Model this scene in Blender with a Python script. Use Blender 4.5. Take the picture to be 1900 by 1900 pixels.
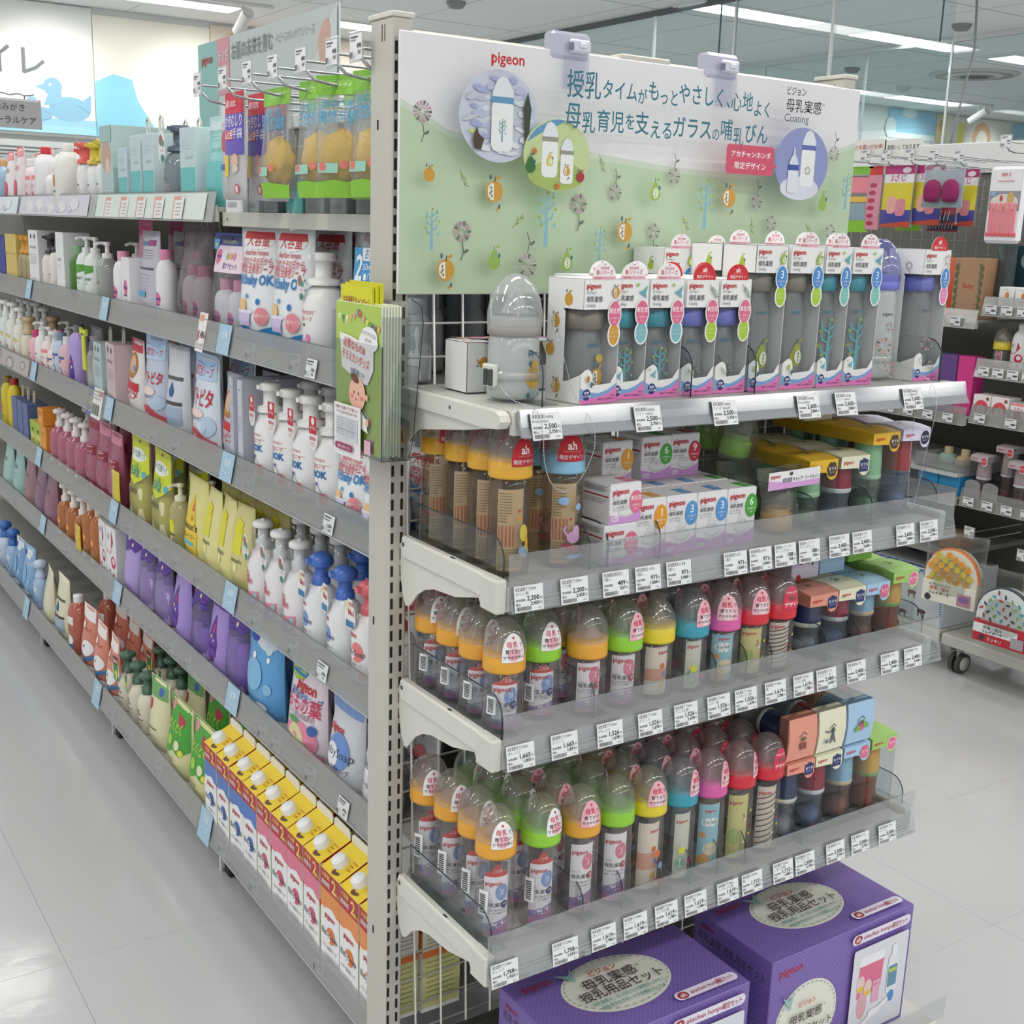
import bpy, math, random
import numpy as np
from mathutils import Matrix, Vector
from mathutils.geometry import tessellate_polygon
random.seed(7)
PI = math.pi
SC = bpy.context.scene
for o in list(bpy.data.objects): bpy.data.objects.remove(o)
COL = SC.collection
# ---------------------------------------------------------------- camera
cy_, sy_ = math.cos(-0.59), math.sin(-0.59); cp_, sp_ = math.cos(-0.2305), math.sin(-0.2305)
F = Vector((-sy_*cp_, cy_*cp_, sp_)); Rv = Vector((cy_, sy_, 0)); U = Rv.cross(F)
c_, s_ = math.cos(0.0323), math.sin(0.0323)
R2 = c_*Rv + s_*U; U2 = -s_*Rv + c_*U
cam = bpy.data.cameras.new('camera'); cam.sensor_width = 36; cam.lens = 2233.25/1900*36; cam.clip_start = .05; cam.clip_end = 60
camo = bpy.data.objects.new('camera', cam); COL.objects.link(camo)
camo.matrix_world = Matrix(((R2.x, U2.x, -F.x, -0.8106), (R2.y, U2.y, -F.y, -1.5374), (R2.z, U2.z, -F.z, 1.49), (0, 0, 0, 1)))
SC.camera = camo
# ---------------------------------------------------------------- world, exposure, lights
SC.view_settings.view_transform = 'Standard'; SC.view_settings.look = 'None'
SC.view_settings.exposure = -0.12; SC.view_settings.gamma = 1.0; SC.view_settings.use_curve_mapping = False
w = bpy.data.worlds.new('store'); SC.world = w; w.use_nodes = True
w.node_tree.nodes['Background'].inputs[0].default_value = (.93, .96, 1, 1); w.node_tree.nodes['Background'].inputs[1].default_value = .7
try:
    SC.cycles.transparent_max_bounces = 40; SC.cycles.max_bounces = 8; SC.cycles.diffuse_bounces = 4; SC.cycles.glossy_bounces = 4
    SC.cycles.caustics_reflective = False; SC.cycles.caustics_refractive = False; SC.cycles.sample_clamp_indirect = 4
except Exception: pass
CEIL = 3.1
LAMP_W = 14.0; LAMP_L = 12.0
def area(x, y, sx, sy, p, z=CEIL-.01):
    l = bpy.data.lights.new('ceiling_lamp', 'AREA'); l.shape = 'RECTANGLE'; l.size = sx; l.size_y = sy; l.energy = p; l.color = (1, .985, .95)
    o = bpy.data.objects.new('ceiling_lamp', l); COL.objects.link(o); o.location = (x, y, z)
SEEN = []
for y in (8.1, 5.45, 2.8, .15, -2.5, -5.15):
    for k in range(-3, 6):
        x = 2.27 + 1.8*k + (0 if y > 5 else -.2)
        if y == 8.1 and x > 1.5 or (y == 5.45 and x > 5): SEEN.append((x, y)); continue
        area(x, y, 1.22, .28, LAMP_W*(1.3 if y < 1 else 1))
# spotlights that wash the back wall (only some have a housing, built with the ceiling)
for x, y in ((.4, 7.8), (1.6, 7.8), (2.8, 7.76), (4.2, 7.8), (11.86, 7.85), (10.4, 7.8), (13.4, 7.8)):
    l = bpy.data.lights.new('wall_spot', 'SPOT'); l.energy = 22; l.spot_size = 1.3; l.spot_blend = .8; l.shadow_soft_size = .05; l.color = (1, .99, .95)
    o = bpy.data.objects.new('wall_spot', l); COL.objects.link(o); o.location = (x, y+.16, 2.86)
    o.rotation_euler = (math.radians(66), 0, 0)
# ---------------------------------------------------------------- materials
def lin(h):
    h = h.lstrip('#'); v = [int(h[i:i+2], 16)/255 for i in (0, 2, 4)]
    return tuple(c/12.92 if c <= .04045 else ((c+.055)/1.055)**2.4 for c in v)
MATS = {}
def M(h, rough=.45, metal=0.0, emit=0.0, grain=0.0, trans=0.0):
    k = (h, rough, metal, emit, grain, trans)
    if k in MATS: return MATS[k]
    m = bpy.data.materials.new('paint_'+h.strip('#')); m.use_nodes = True; nt = m.node_tree; b = nt.nodes['Principled BSDF']
    b.inputs['Base Color'].default_value = (*lin(h), 1); b.inputs['Roughness'].default_value = rough; b.inputs['Metallic'].default_value = metal
    if emit: b.inputs['Emission Color'].default_value = (*lin(h), 1); b.inputs['Emission Strength'].default_value = emit
    if trans: b.inputs['Subsurface Weight'].default_value = 0
    if grain:
        n = nt.nodes.new('ShaderNodeTexNoise'); n.inputs['Scale'].default_value = 35; n.inputs['Detail'].default_value = 4
        bp = nt.nodes.new('ShaderNodeBump'); bp.inputs['Strength'].default_value = grain; bp.inputs['Distance'].default_value = .004
        nt.links.new(n.outputs['Fac'], bp.inputs['Height']); nt.links.new(bp.outputs['Normal'], b.inputs['Normal'])
    MATS[k] = m; return m
def CL(tint='#ffffff', g=.05, rough=.06, bump=0.0, haze=0.0, hazec='#ffffff', scale=45, kf=1.0):
    """thin clear plastic: lets light through, mirrors at grazing angles, optionally hazed or crinkled"""
    k = ('clear', tint, g, rough, bump, haze, hazec, scale, kf)
    if k in MATS: return MATS[k]
    m = bpy.data.materials.new('clear_plastic'); m.use_nodes = True; nt = m.node_tree; nt.nodes.clear(); L = nt.links.new
    out = nt.nodes.new('ShaderNodeOutputMaterial'); t = nt.nodes.new('ShaderNodeBsdfTransparent'); t.inputs[0].default_value = (*lin(tint), 1)
    gl = nt.nodes.new('ShaderNodeBsdfGlossy'); gl.inputs['Roughness'].default_value = rough
    lw = nt.nodes.new('ShaderNodeLayerWeight'); lw.inputs[0].default_value = .5; fr = nt.nodes.new('ShaderNodeMath'); fr.operation = 'POWER'; fr.inputs[1].default_value = 4.0; L(lw.outputs['Facing'], fr.inputs[0])
    mu = nt.nodes.new('ShaderNodeMath'); mu.operation = 'MULTIPLY_ADD'; mu.inputs[1].default_value = kf*.75; mu.inputs[2].default_value = g; mu.use_clamp = True
    L(fr.outputs[0], mu.inputs[0]); base = t.outputs[0]
    if haze:
        d = nt.nodes.new('ShaderNodeBsdfDiffuse'); d.inputs[0].default_value = (*lin(hazec), 1)
        tr = nt.nodes.new('ShaderNodeBsdfTranslucent'); tr.inputs[0].default_value = (*lin(hazec), 1)
        m0 = nt.nodes.new('ShaderNodeMixShader'); m0.inputs[0].default_value = .35; L(d.outputs[0], m0.inputs[1]); L(tr.outputs[0], m0.inputs[2])
        m1 = nt.nodes.new('ShaderNodeMixShader'); m1.inputs[0].default_value = haze; L(base, m1.inputs[1]); L(m0.outputs[0], m1.inputs[2]); base = m1.outputs[0]
    if bump:
        n = nt.nodes.new('ShaderNodeTexNoise'); n.inputs['Scale'].default_value = scale; n.inputs['Detail'].default_value = 2; n.inputs['Distortion'].default_value = 1.0
        bp = nt.nodes.new('ShaderNodeBump'); bp.inputs['Strength'].default_value = bump; bp.inputs['Distance'].default_value = .02
        L(n.outputs['Fac'], bp.inputs['Height']); L(bp.outputs['Normal'], gl.inputs['Normal']); L(bp.outputs['Normal'], lw.inputs['Normal'])
    mx = nt.nodes.new('ShaderNodeMixShader'); L(mu.outputs[0], mx.inputs[0]); L(base, mx.inputs[1]); L(gl.outputs[0], mx.inputs[2]); L(mx.outputs[0], out.inputs[0])
    MATS[k] = m; return m
# ---------------------------------------------------------------- geometry builders
class MB:
    def __init__(s): s.v = []; s.f = []; s.m = []; s.sm = []; s.mats = []
    def mi(s, m):
        if m not in s.mats: s.mats.append(m)
        return s.mats.index(m)
    def add(s, v, f, m, smooth=False):
        b = len(s.v); i = s.mi(m); s.v += [tuple(p) for p in v]
        for q in f: s.f.append([b+j for j in q]); s.m.append(i); s.sm.append(smooth)
    def box(s, x0, y0, z0, x1, y1, z1, m, b=0.0):
        lo = (min(x0, x1), min(y0, y1), min(z0, z1)); hi = (max(x0, x1), max(y0, y1), max(z0, z1))
        if b <= 0:
            v = [(x, y, z) for x in (lo[0], hi[0]) for y in (lo[1], hi[1]) for z in (lo[2], hi[2])]
            s.add(v, [(0, 1, 3, 2), (4, 6, 7, 5), (0, 4, 5, 1), (2, 3, 7, 6), (0, 2, 6, 4), (1, 5, 7, 3)], m); return
        b = min(b, *[(hi[i]-lo[i])*.45 for i in range(3)])
        V = []; ix = {}
        for cx in (0, 1):
            for cy in (0, 1):
                for cz in (0, 1):
                    c = (cx, cy, cz)
                    for a in range(3):
                        p = [(hi[i] if c[i] else lo[i]) + (0 if i == a else (-b if c[i] else b)) for i in range(3)]
                        ix[c, a] = len(V); V.append(p)
        fs = []
        for a in range(3):
            o = [i for i in range(3) if i != a]
            for sgn in (0, 1):
                q = []
                for p, r in ((0, 0), (1, 0), (1, 1), (0, 1)):
                    c = [0]*3; c[a] = sgn; c[o[0]] = p; c[o[1]] = r; q.append(ix[tuple(c), a])
                fs.append(q)
        for a, bb, k in ((0, 1, 2), (0, 2, 1), (1, 2, 0)):
            for p in (0, 1):
                for r in (0, 1):
                    c0 = [0]*3; c0[a] = p; c0[bb] = r; c1 = list(c0); c1[k] = 1; c0 = tuple(c0); c1 = tuple(c1)
                    fs.append([ix[c0, a], ix[c1, a], ix[c1, bb], ix[c0, bb]])
        for cx in (0, 1):
            for cy in (0, 1):
                for cz in (0, 1): fs.append([ix[(cx, cy, cz), a] for a in range(3)])
        s.add(V, fs, m)
    def lathe(s, prof, m, n=20, sx=1, sy=1, cx=0, cy=0, smooth=True):
        V = []; fs = []
        for r, z in prof:
            for i in range(n):
                a = 2*PI*i/n; V.append((cx+r*sx*math.sin(a), cy-r*sy*math.cos(a), z))
        for j in range(len(prof)-1):
            for i in range(n):
                k = (i+1) % n; fs.append([j*n+i, j*n+k, (j+1)*n+k, (j+1)*n+i])
        s.add(V, fs, m, smooth)
    def tube(s, pts, r, m, n=6, smooth=True, cap=True):
        pts = [Vector(p) for p in pts]; V = []; fs = []
        for i, p in enumerate(pts):
            t = (pts[min(i+1, len(pts)-1)]-pts[max(i-1, 0)]).normalized()
            a = Vector((0, 0, 1)) if abs(t.z) < .9 else Vector((1, 0, 0))
            u = t.cross(a).normalized(); q = t.cross(u)
            for k in range(n): an = 2*PI*k/n; V.append(p+r*(math.cos(an)*u+math.sin(an)*q))
        for i in range(len(pts)-1):
            for k in range(n): fs.append([i*n+k, i*n+(k+1) % n, (i+1)*n+(k+1) % n, (i+1)*n+k])
        if cap: fs += [list(range(n)), list(range((len(pts)-1)*n, len(pts)*n))]
        s.add(V, fs, m, smooth)
    def prism(s, poly, ax, t0, t1, m):
        """extrude a 2-D outline along axis ax (0 x: (y,z) outline, 1 y: (x,z), 2 z: (x,y))"""
        n = len(poly)
        def P(p, t): return (t, p[0], p[1]) if ax == 0 else ((p[0], t, p[1]) if ax == 1 else (p[0], p[1], t))
        V = [P(p, t0) for p in poly]+[P(p, t1) for p in poly]
        fs = [[i, (i+1) % n, n+(i+1) % n, n+i] for i in range(n)]
        tri = tessellate_polygon([[Vector((p[0], p[1], 0)) for p in poly]])
        fs += [list(t) for t in tri]+[[n+i for i in t] for t in tri]
        s.add(V, fs, m)
    def quad(s, pts, m): s.add(pts, [list(range(len(pts)))], m)
    def mesh(s, name):
        me = bpy.data.meshes.new(name); me.from_pydata(s.v, [], s.f)
        for m in s.mats: me.materials.append(m)
        me.polygons.foreach_set('material_index', s.m); me.polygons.foreach_set('use_smooth', s.sm); me.update(); return me
TXT = {}; _cu = None
def text(t, bold=0.0):
    """outline of a word as flat triangles, one unit high, origin at the left of the baseline"""
    if any('\u4e00' <= ch <= '\u9fff' for ch in t): bold = min(bold, .009)
    elif any('\u3040' <= ch <= '\u30ff' for ch in t): bold = min(bold, .016)
    k = (t, bold)
    if k in TXT: return TXT[k]
    global _cu
    if _cu is None:
        c = bpy.data.curves.new('lettering', 'FONT'); _cu = bpy.data.objects.new('lettering', c); COL.objects.link(_cu)
        c.resolution_u = 2; c.fill_mode = 'FRONT'
    _cu.data.body = t; _cu.data.offset = bold
    bpy.context.view_layer.update()
    e = _cu.evaluated_get(bpy.context.evaluated_depsgraph_get()); me = e.to_mesh()
    v = [(p.co.x, p.co.y) for p in me.vertices]; f = [list(p.vertices) for p in me.polygons]; e.to_mesh_clear()
    wd = max([p[0] for p in v], default=0); TXT[k] = (v, f, wd); return TXT[k]
class SH:
    """flat print: coloured shapes and lettering in (u, v), laid on a surface by a mapping (u, v, lift) -> xyz"""
    def __init__(s, fn, me=0, eps=.00012, rough=.5): s.fn = fn; s.me = me; s.eps = eps; s.k = 0; s.v = []; s.f = []; s.m = []; s.mats = []; s.rough = rough
    def add(s, v, f, c):
        s.k += 1; m = c if not isinstance(c, str) else M(c, s.rough)
        if m not in s.mats: s.mats.append(m)
        i = s.mats.index(m)
        if s.me:
            tr = []
            for q in f:
                for j in range(1, len(q)-1): tr.append((v[q[0]], v[q[j]], v[q[j+1]]))
            nv = []; nf = []
            while tr:
                a, b, c3 = tr.pop()
                if max(abs(a[0]-b[0]), abs(b[0]-c3[0]), abs(a[0]-c3[0]), abs(a[1]-b[1])*.5, abs(b[1]-c3[1])*.5, abs(a[1]-c3[1])*.5) > s.me:
                    ab = ((a[0]+b[0])/2, (a[1]+b[1])/2); bc = ((c3[0]+b[0])/2, (c3[1]+b[1])/2); ca = ((a[0]+c3[0])/2, (a[1]+c3[1])/2)
                    tr += [(a, ab, ca), (ab, b, bc), (ca, bc, c3), (ab, bc, ca)]
                else: nf.append([len(nv), len(nv)+1, len(nv)+2]); nv += [a, b, c3]
            v, f = nv, nf
        b0 = len(s.v); h = s.k*s.eps
        s.v += [s.fn(p[0], p[1], h) for p in v]
        for q in f: s.f.append([b0+j for j in q]); s.m.append(i)
        return s
    def rect(s, x0, y0, x1, y1, c): return s.add([(x0, y0), (x1, y0), (x1, y1), (x0, y1)], [[0, 1, 2, 3]], c)
    def poly(s, p, c): return s.add(p, [list(t) for t in tessellate_polygon([[Vector((a, b, 0)) for a, b in p]])], c)
    def ell(s, x, y, rx, ry, c, n=18, rot=0):
        ca, sa = math.cos(rot), math.sin(rot); P = []
        for i in range(n):
            a = 2*PI*i/n; dx, dy = rx*math.cos(a), ry*math.sin(a); P.append((x+dx*ca-dy*sa, y+dx*sa+dy*ca))
        return s.add([(x, y)]+P, [[0, 1+i, 1+(i+1) % n] for i in range(n)], c)
    def rr(s, x0, y0, x1, y1, r, c):
        P = []
        for cx, cy, a0 in ((x1-r, y1-r, 0), (x0+r, y1-r, 90), (x0+r, y0+r, 180), (x1-r, y0+r, 270)):
            for k in range(5): a = math.radians(a0+k*22.5); P.append((cx+r*math.cos(a), cy+r*math.sin(a)))
        return s.add(P, [[0, i, i+1] for i in range(1, len(P)-1)], c)
    def line(s, pts, wd, c):
        v = []; f = []
        for (x0, y0), (x1, y1) in zip(pts[:-1], pts[1:]):
            d = math.hypot(x1-x0, y1-y0) or 1; nx, ny = -(y1-y0)/d*wd/2, (x1-x0)/d*wd/2; b = len(v)
            v += [(x0+nx, y0+ny), (x0-nx, y0-ny), (x1-nx, y1-ny), (x1+nx, y1+ny)]; f.append([b, b+1, b+2, b+3])
        return s.add(v, f, c)
    def txt(s, t, x, y, h, c, al='l', b=0.0, w=None, rot=0.0, sh=0.0):
        v, f, wd = text(t, b)
        if not v: return s
        k = h; kx = h if w is None else w/max(wd, 1e-6); ox = {'l': 0, 'c': -wd*kx/2, 'r': -wd*kx}[al]; ca, sa = math.cos(rot), math.sin(rot); P = []
        for a, bb in v: dx, dy = ox+a*kx, bb*k+sh*a*kx; P.append((x+dx*ca-dy*sa, y+dx*sa+dy*ca))
        return s.add(P, f, c)
    def mesh(s, name):
        me = bpy.data.meshes.new(name); me.from_pydata(s.v, [], s.f)
        for m in s.mats: me.materials.append(m)
        me.polygons.foreach_set('material_index', s.m); me.update(); return me
# mappings
def front(y): return lambda u, v, h: (u, y-h, v)
def left(x): return lambda u, v, h: (x-h, -u, v)
def top(z): return lambda u, v, h: (u, v, z+h)
def cyl(rf, r0, a0=0.0, sx=1, sy=1):
    def f(u, v, h):
        r = rf(v) if callable(rf) else rf; a = u/r0+a0
        return ((r*sx+h)*math.sin(a), -(r*sy+h)*math.cos(a), v)
    return f
def interp(prof):
    zs = [p[1] for p in prof]; rs = [p[0] for p in prof]
    return lambda z: float(np.interp(z, zs, rs))
# ---------------------------------------------------------------- objects
USED = {}
def obj(name, me, parent=None, loc=(0, 0, 0), rot=0.0, label=None, kind=None):
    o = bpy.data.objects.new(name, me); COL.objects.link(o); o.location = loc; o.rotation_euler = (0, 0, rot)
    if parent is not None: o.parent = parent
    if label: o['label'] = label
    if kind: o['kind'] = kind
    return o
def tag(o, label, cat, group=None):
    o['label'] = label; o['category'] = cat
    if group: o['group'] = group
    n = len(label.split()); USED.setdefault(label, []).append(o.name)
    if not 4 <= n <= 16: print('LABEL LENGTH', n, label)
    return o
def thing(name, label, cat, group=None, loc=(0, 0, 0), rot=0.0, scale=None):
    o = obj(name, None, None, loc, rot); o.empty_display_size = .02
    if scale: o.scale = scale
    return tag(o, label, cat, group)
def put(proto, name, label, cat, group, x, y, z, rot=0.0, scale=None):
    """place one thing from a list of parts: (part name, mesh, own label or None, [sub-parts])"""
    if len(proto) == 1 and not proto[0][3]:
        o = obj(name, proto[0][1], None, (x, y, z), rot)
        if scale: o.scale = scale
        return tag(o, label, cat, group)
    r = thing(name, label, cat, group, (x, y, z), rot, scale)
    for pn, me, pl, subs in proto:
        p = obj(pn, me, r, label=pl)
        for sn, sm, sl, _ in subs: obj(sn, sm, p, label=sl)
    return r
def P(n, me, label=None, subs=()): return (n, me, label, list(subs))
def struct(name, mb, parent=None):
    o = obj(name, mb.mesh(name) if isinstance(mb, MB) else mb, parent)
    if parent is None: o['kind'] = 'structure'
    return o
ORD = ['zeroth', 'first', 'second', 'third', 'fourth', 'fifth', 'sixth', 'seventh', 'eighth', 'ninth', 'tenth', 'eleventh', 'twelfth', 'thirteenth', 'fourteenth',
       'fifteenth', 'sixteenth', 'seventeenth', 'eighteenth', 'nineteenth', 'twentieth']
ORD += ['twenty-'+q for q in ORD[1:10]]+['thirtieth']+['thirty-'+q for q in ORD[1:10]]+['fortieth']
CACHE = {}
def memo(fn):
    def g(*a, **k):
        key = (fn.__name__, a, tuple(sorted(k.items())))
        if key not in CACHE: CACHE[key] = fn(*a, **k)
        return CACHE[key]
    return g
# ================================================================ the room
FLOOR = M('#c9cacb', .16)
fm = FLOOR.node_tree; b_ = fm.nodes['Principled BSDF']
n_ = fm.nodes.new('ShaderNodeTexNoise'); n_.inputs['Scale'].default_value = 3.0; n_.inputs['Detail'].default_value = 6
r_ = fm.nodes.new('ShaderNodeMapRange'); r_.inputs[3].default_value = .05; r_.inputs[4].default_value = .2
fm.links.new(n_.outputs['Fac'], r_.inputs[0]); fm.links.new(r_.outputs[0], b_.inputs['Roughness'])
bp_ = fm.nodes.new('ShaderNodeBump'); bp_.inputs['Strength'].default_value = .06; bp_.inputs['Distance'].default_value = .02
fm.links.new(n_.outputs['Fac'], bp_.inputs['Height']); fm.links.new(bp_.outputs['Normal'], b_.inputs['Normal'])
mb = MB(); mb.box(-6, -7, -.05, 17, 9, -.002, M('#b6b7b7', .4)); fl = struct('floor', mb)
mb = MB(); g = .0003
mb.box(g, g, -.002, .45-g, .45-g, 0, FLOOR, .0004); tile = mb.mesh('floor_tile')
for i in range(-4, 14):
    for j in range(-4, 16):
        x, y = -.33+.45*i, .767+.45*j
        if -.1 < x < .85 and y > .2 or x > 2.75 and y > 1.2: continue
        obj('tile', tile, fl, (x, y, 0))
WALL = M('#d8d9d8', .6); CEILM = M('#ecefef', .7)
mb = MB(); mb.box(-6, 9.0, 0, 17, 9.1, CEIL, WALL); wb = struct('wall_back', mb)
mb = MB(); mb.box(16.9, -7, 0, 17, 9, CEIL, WALL); struct('wall_right', mb)
mb = MB(); mb.box(-6, -7, CEIL, 17, 9, CEIL+.05, CEILM); ce = struct('ceiling', mb)
mb = MB()
for k in range(10): mb.box(-6, 9-k*1.6-.004, CEIL-.0012, 17, 9-k*1.6+.004, CEIL-.0001, M('#9aa0a0', .8))
for k in range(24): mb.box(-5.2+k*.93, -7, CEIL-.0012, -5.196+k*.93, 9, CEIL-.0002, M('#aab0b0', .8))
o = struct('ceiling_seams', mb, ce)
# soffit (bulkhead) that carries the murals
mb = MB(); mb.box(-6, 8.86, 2.1, 4.6, 8.999, CEIL-.0005, M('#e4e6e4', .5)); struct('trim_1', mb)
mb = MB(); mb.box(10.6, 8.86, 2.5, 16.9, 8.999, CEIL-.0005, M('#e4e6e4', .5)); struct('trim_2', mb)
# murals on the back wall
def mural(label, x0, x1, z0, z1, base, draw):
    t = thing('wall_mural', label, 'mural', None, (x0, 8.855, z0)); W_, H_ = x1-x0, z1-z0
    mb = MB(); mb.box(0, -.012, 0, W_, 0, H_, M(base, .5), .003); obj('panel', mb.mesh('mural_panel'), t)
    s = SH(front(-.012), eps=.0006); draw(s, W_, H_); obj('print', s.mesh('mural_print'), t)
def duck(s, x, y, k, c):
    s.ell(x, y, .17*k, .1*k, c, 24); s.ell(x-.13*k, y+.17*k, .075*k, .075*k, c, 20); s.poly([(x-.05*k, y+.05*k), (x-.21*k, y+.02*k), (x-.16*k, y+.13*k), (x-.07*k, y+.15*k)], c)
    s.poly([(x-.19*k, y+.19*k), (x-.27*k, y+.165*k), (x-.19*k, y+.135*k)], c); s.poly([(x+.06*k, y+.04*k), (x+.18*k, y+.13*k), (x+.17*k, y-.02*k)], c); s.ell(x-.15*k, y+.185*k, .012*k, .012*k, '#ffffff')
def mu1(s, W_, H_):
    s.rect(0, 0, W_, .115, '#a3d2e4'); duck(s, W_-.2, .19, .95, '#8fbdd6'); duck(s, W_-.42, .145, .5, '#8fbdd6'); s.rect(0, 0, W_, .06, '#a9dcea')
    s.txt('トイレ', W_-1.09, .44, .245, '#6f7478', b=.008)
def mu2(s, W_, H_):
    s.poly([(0, 0), (.55, 0), (.46, .12), (.34, .3), (.3, .46), (.15, .49), (0, .42)], '#93d3ea'); s.poly([(0, .1), (.35, 0), (0, 0)], '#84c8e6')
mural('white mural panel with grey kana and two pale blue ducks', -.6, 1.97, 2.12, 3.09, '#f2f2ee', mu1)
mural('cream mural panel with a pale blue tub shape', 1.975, 2.94, 2.12, 3.05, '#f4f0e2', mu2)
mural('mural panel of orange and yellow watercolour strokes behind the signboard', 2.945, 4.4, 2.12, 3.08, '#f0e2d2',
      lambda s, W_, H_: (s.ell(.3, .7, .22, .25, '#e9a982', 24), s.ell(.3, .66, .15, .17, '#f4e6dc', 24), s.rect(0, .35, .06, .62, '#f3d75c')))
mural('pale blue mural panel with white cloud shapes', 11.5, 12.4, 2.74, 3.08, '#9fd2ea',
      lambda s, W_, H_: (s.ell(.38, .31, .14, .06, '#e6f2f6', 20), s.ell(.05, .12, .1, .12, '#e6f2f6', 20), s.rect(0, 0, W_, .07, '#e6f4f4')))
mural('cream mural panel with peach arch and yellow stripe', 12.42, 13.9, 2.74, 3.08, '#f0eee4',
      lambda s, W_, H_: (s.rect(.0, .0, .2, .34, '#efd9a0'), s.ell(.09, .2, .06, .07, '#e2b36a'), s.rect(.42, 0, .55, .26, '#f4e36a'), s.ell(.92, .1, .19, .2, '#e6b592', 24), s.ell(.92, .06, .12, .14, '#f6efe6', 24)))
mural('blue and white mural panel at the right frame edge', 14.0, 14.9, 2.74, 3.08, '#a9d8ee', lambda s, W_, H_: s.ell(.2, .05, .2, .12, '#eef6f8', 24))
# white band of wall fixtures under the right murals
mb = MB(); mb.box(10.6, 8.6, 2.2, 16.9, 8.86, 2.5, M('#e8e9ea', .4)); struct('trim_3', mb)
# ceiling fittings
nL = 0
for x, y in SEEN:
    nL += 1
    t = thing('ceiling_light', f'long white recessed ceiling light, {ORD[nL]} of those in view', 'ceiling light', 'recessed ceiling lights', (x, y, CEIL))
    mb = MB()
    for q in ((-.64, -.17, -.61, .17), (.61, -.17, .64, .17), (-.61, -.17, .61, -.14), (-.61, .14, .61, .17)): mb.box(q[0], q[1], -.012, q[2], q[3], -.001, M('#e8eaea', .5))
    obj('frame', mb.mesh('lamp_frame'), t)
    mb = MB(); mb.box(-.61, -.14, -.006, .61, .14, -.002, M('#ffffff', .5, 0, LAMP_L)); obj('diffuser', mb.mesh('lamp_diffuser'), t)
def spot(x, y, label):
    t = thing('spotlight', label, 'spotlight', None, (x, y, CEIL))
    mb = MB(); mb.box(-.25, -.02, -.025, .25, .02, -.001, M('#e4e4e2')); obj('track', mb.mesh('track'), t)
    mb = MB(); mb.tube([(0, 0, -.02), (0, 0, -.1)], .008, M('#d8d8d6')); obj('stem', mb.mesh('stem'), t)
    mb = MB(); mb.tube([(0, -.12, -.09), (0, .1, -.2)], .045, M('#e6e6e4', .35), 14); obj('head', mb.mesh('head'), t)
spot(2.806, 7.756, 'white spotlight on track above the cream mural'); spot(11.864, 7.846, 'white spotlight on track above the right murals')
t = thing('air_diffuser', 'round white ceiling air diffuser with concentric rings', 'air vent', None, (9.69, 6.33, CEIL))
for i, (r0, r1, c) in enumerate(((.42, .36, '#d0cfca'), (.36, .27, '#b4aca4'), (.27, .2, '#e0e0de'), (.2, .13, '#a8a39d'), (.13, .0, '#5f6263'))):
    mb = MB(); mb.lathe([(r0, -.001), (r0, -.012-.006*i), (max(r1, .001), -.02-.004*i)], M(c, .5), 32); obj('ring', mb.mesh('vent_ring'), t)
for x, y, l in ((10.1, 7.52, 'small white smoke detector on the right of the ceiling'), (8.6, 6.9, 'small dark sprinkler head on the ceiling'), (7.3, 4.7, 'small sprinkler head nearer the camera, right of the ceiling'), (4.0, 6.6, 'small dark sprinkler head above the left end post')):
    mb = MB(); mb.lathe([(0, -.05), (.05, -.045), (.07, -.02), (.075, -.001)], M('#d9dadb' if 'white' in l else '#8b8d8e', .4), 16)
    tag(obj('smoke_detector' if 'smoke' in l else 'sprinkler', mb.mesh('detector'), None, (x, y, CEIL)), l, 'ceiling fitting')
# glass smoke barriers hanging from the ceiling
GL = CL('#f4fafa', .03, .02)
for x, y0, y1, l, ys in ((5.28, 3.2, 8.7, 'hanging glass smoke barrier nearer the end panel', (4.11, 4.995, 5.86, 7.0)), (7.74, 2.6, 8.7, 'hanging glass smoke barrier farther from the end panel', (5.1, 5.97, 7.19))):
    t = thing('smoke_barrier', l, 'glass barrier', None, (x, 0, 0))
    mb = MB(); mb.box(-.006, y0, 2.15, .006, y1, 3.06, GL); obj('pane', mb.mesh('pane'), t)
    mb = MB(); mb.box(-.014, y0, 3.06, .014, y1, CEIL-.001, M('#5d6668' if x < 6 else '#dfe3e3')); obj('top_rail', mb.mesh('top_rail'), t)
    for k, yy in enumerate(ys):
        mb = MB(); mb.box(-.009, yy-.009, 2.14, .009, yy+.009, 3.06, M('#e3e6e6' if k % 2 == 0 else '#c9cfcf')); obj('joint_strip', mb.mesh('joint_strip'), t)
for pts, l, r, c in (([(6.577, 4.042, CEIL-.001), (6.62, 4.05, 2.8), (6.55, 4.05, 2.5), (6.4, 4.0, 2.1)], 'grey cable hanging in a curve from the ceiling', .009, '#8f9496'), ([(6.423, 4.189, CEIL-.001), (6.423, 4.189, 2.83)], 'dark thin rod hanging from ceiling, right', .006, '#4f5557'), ([(5.345, 5.219, CEIL-.001), (5.345, 5.219, 2.6)], 'dark thin rod hanging from ceiling above right clip', .006, '#59605f')):
    mb = MB(); mb.tube(pts, r, M(c)); tag(obj('hanging_cable' if 'cable' in l else 'hanging_rod', mb.mesh('rod')), l, 'cable' if 'cable' in l else 'rod')
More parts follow.
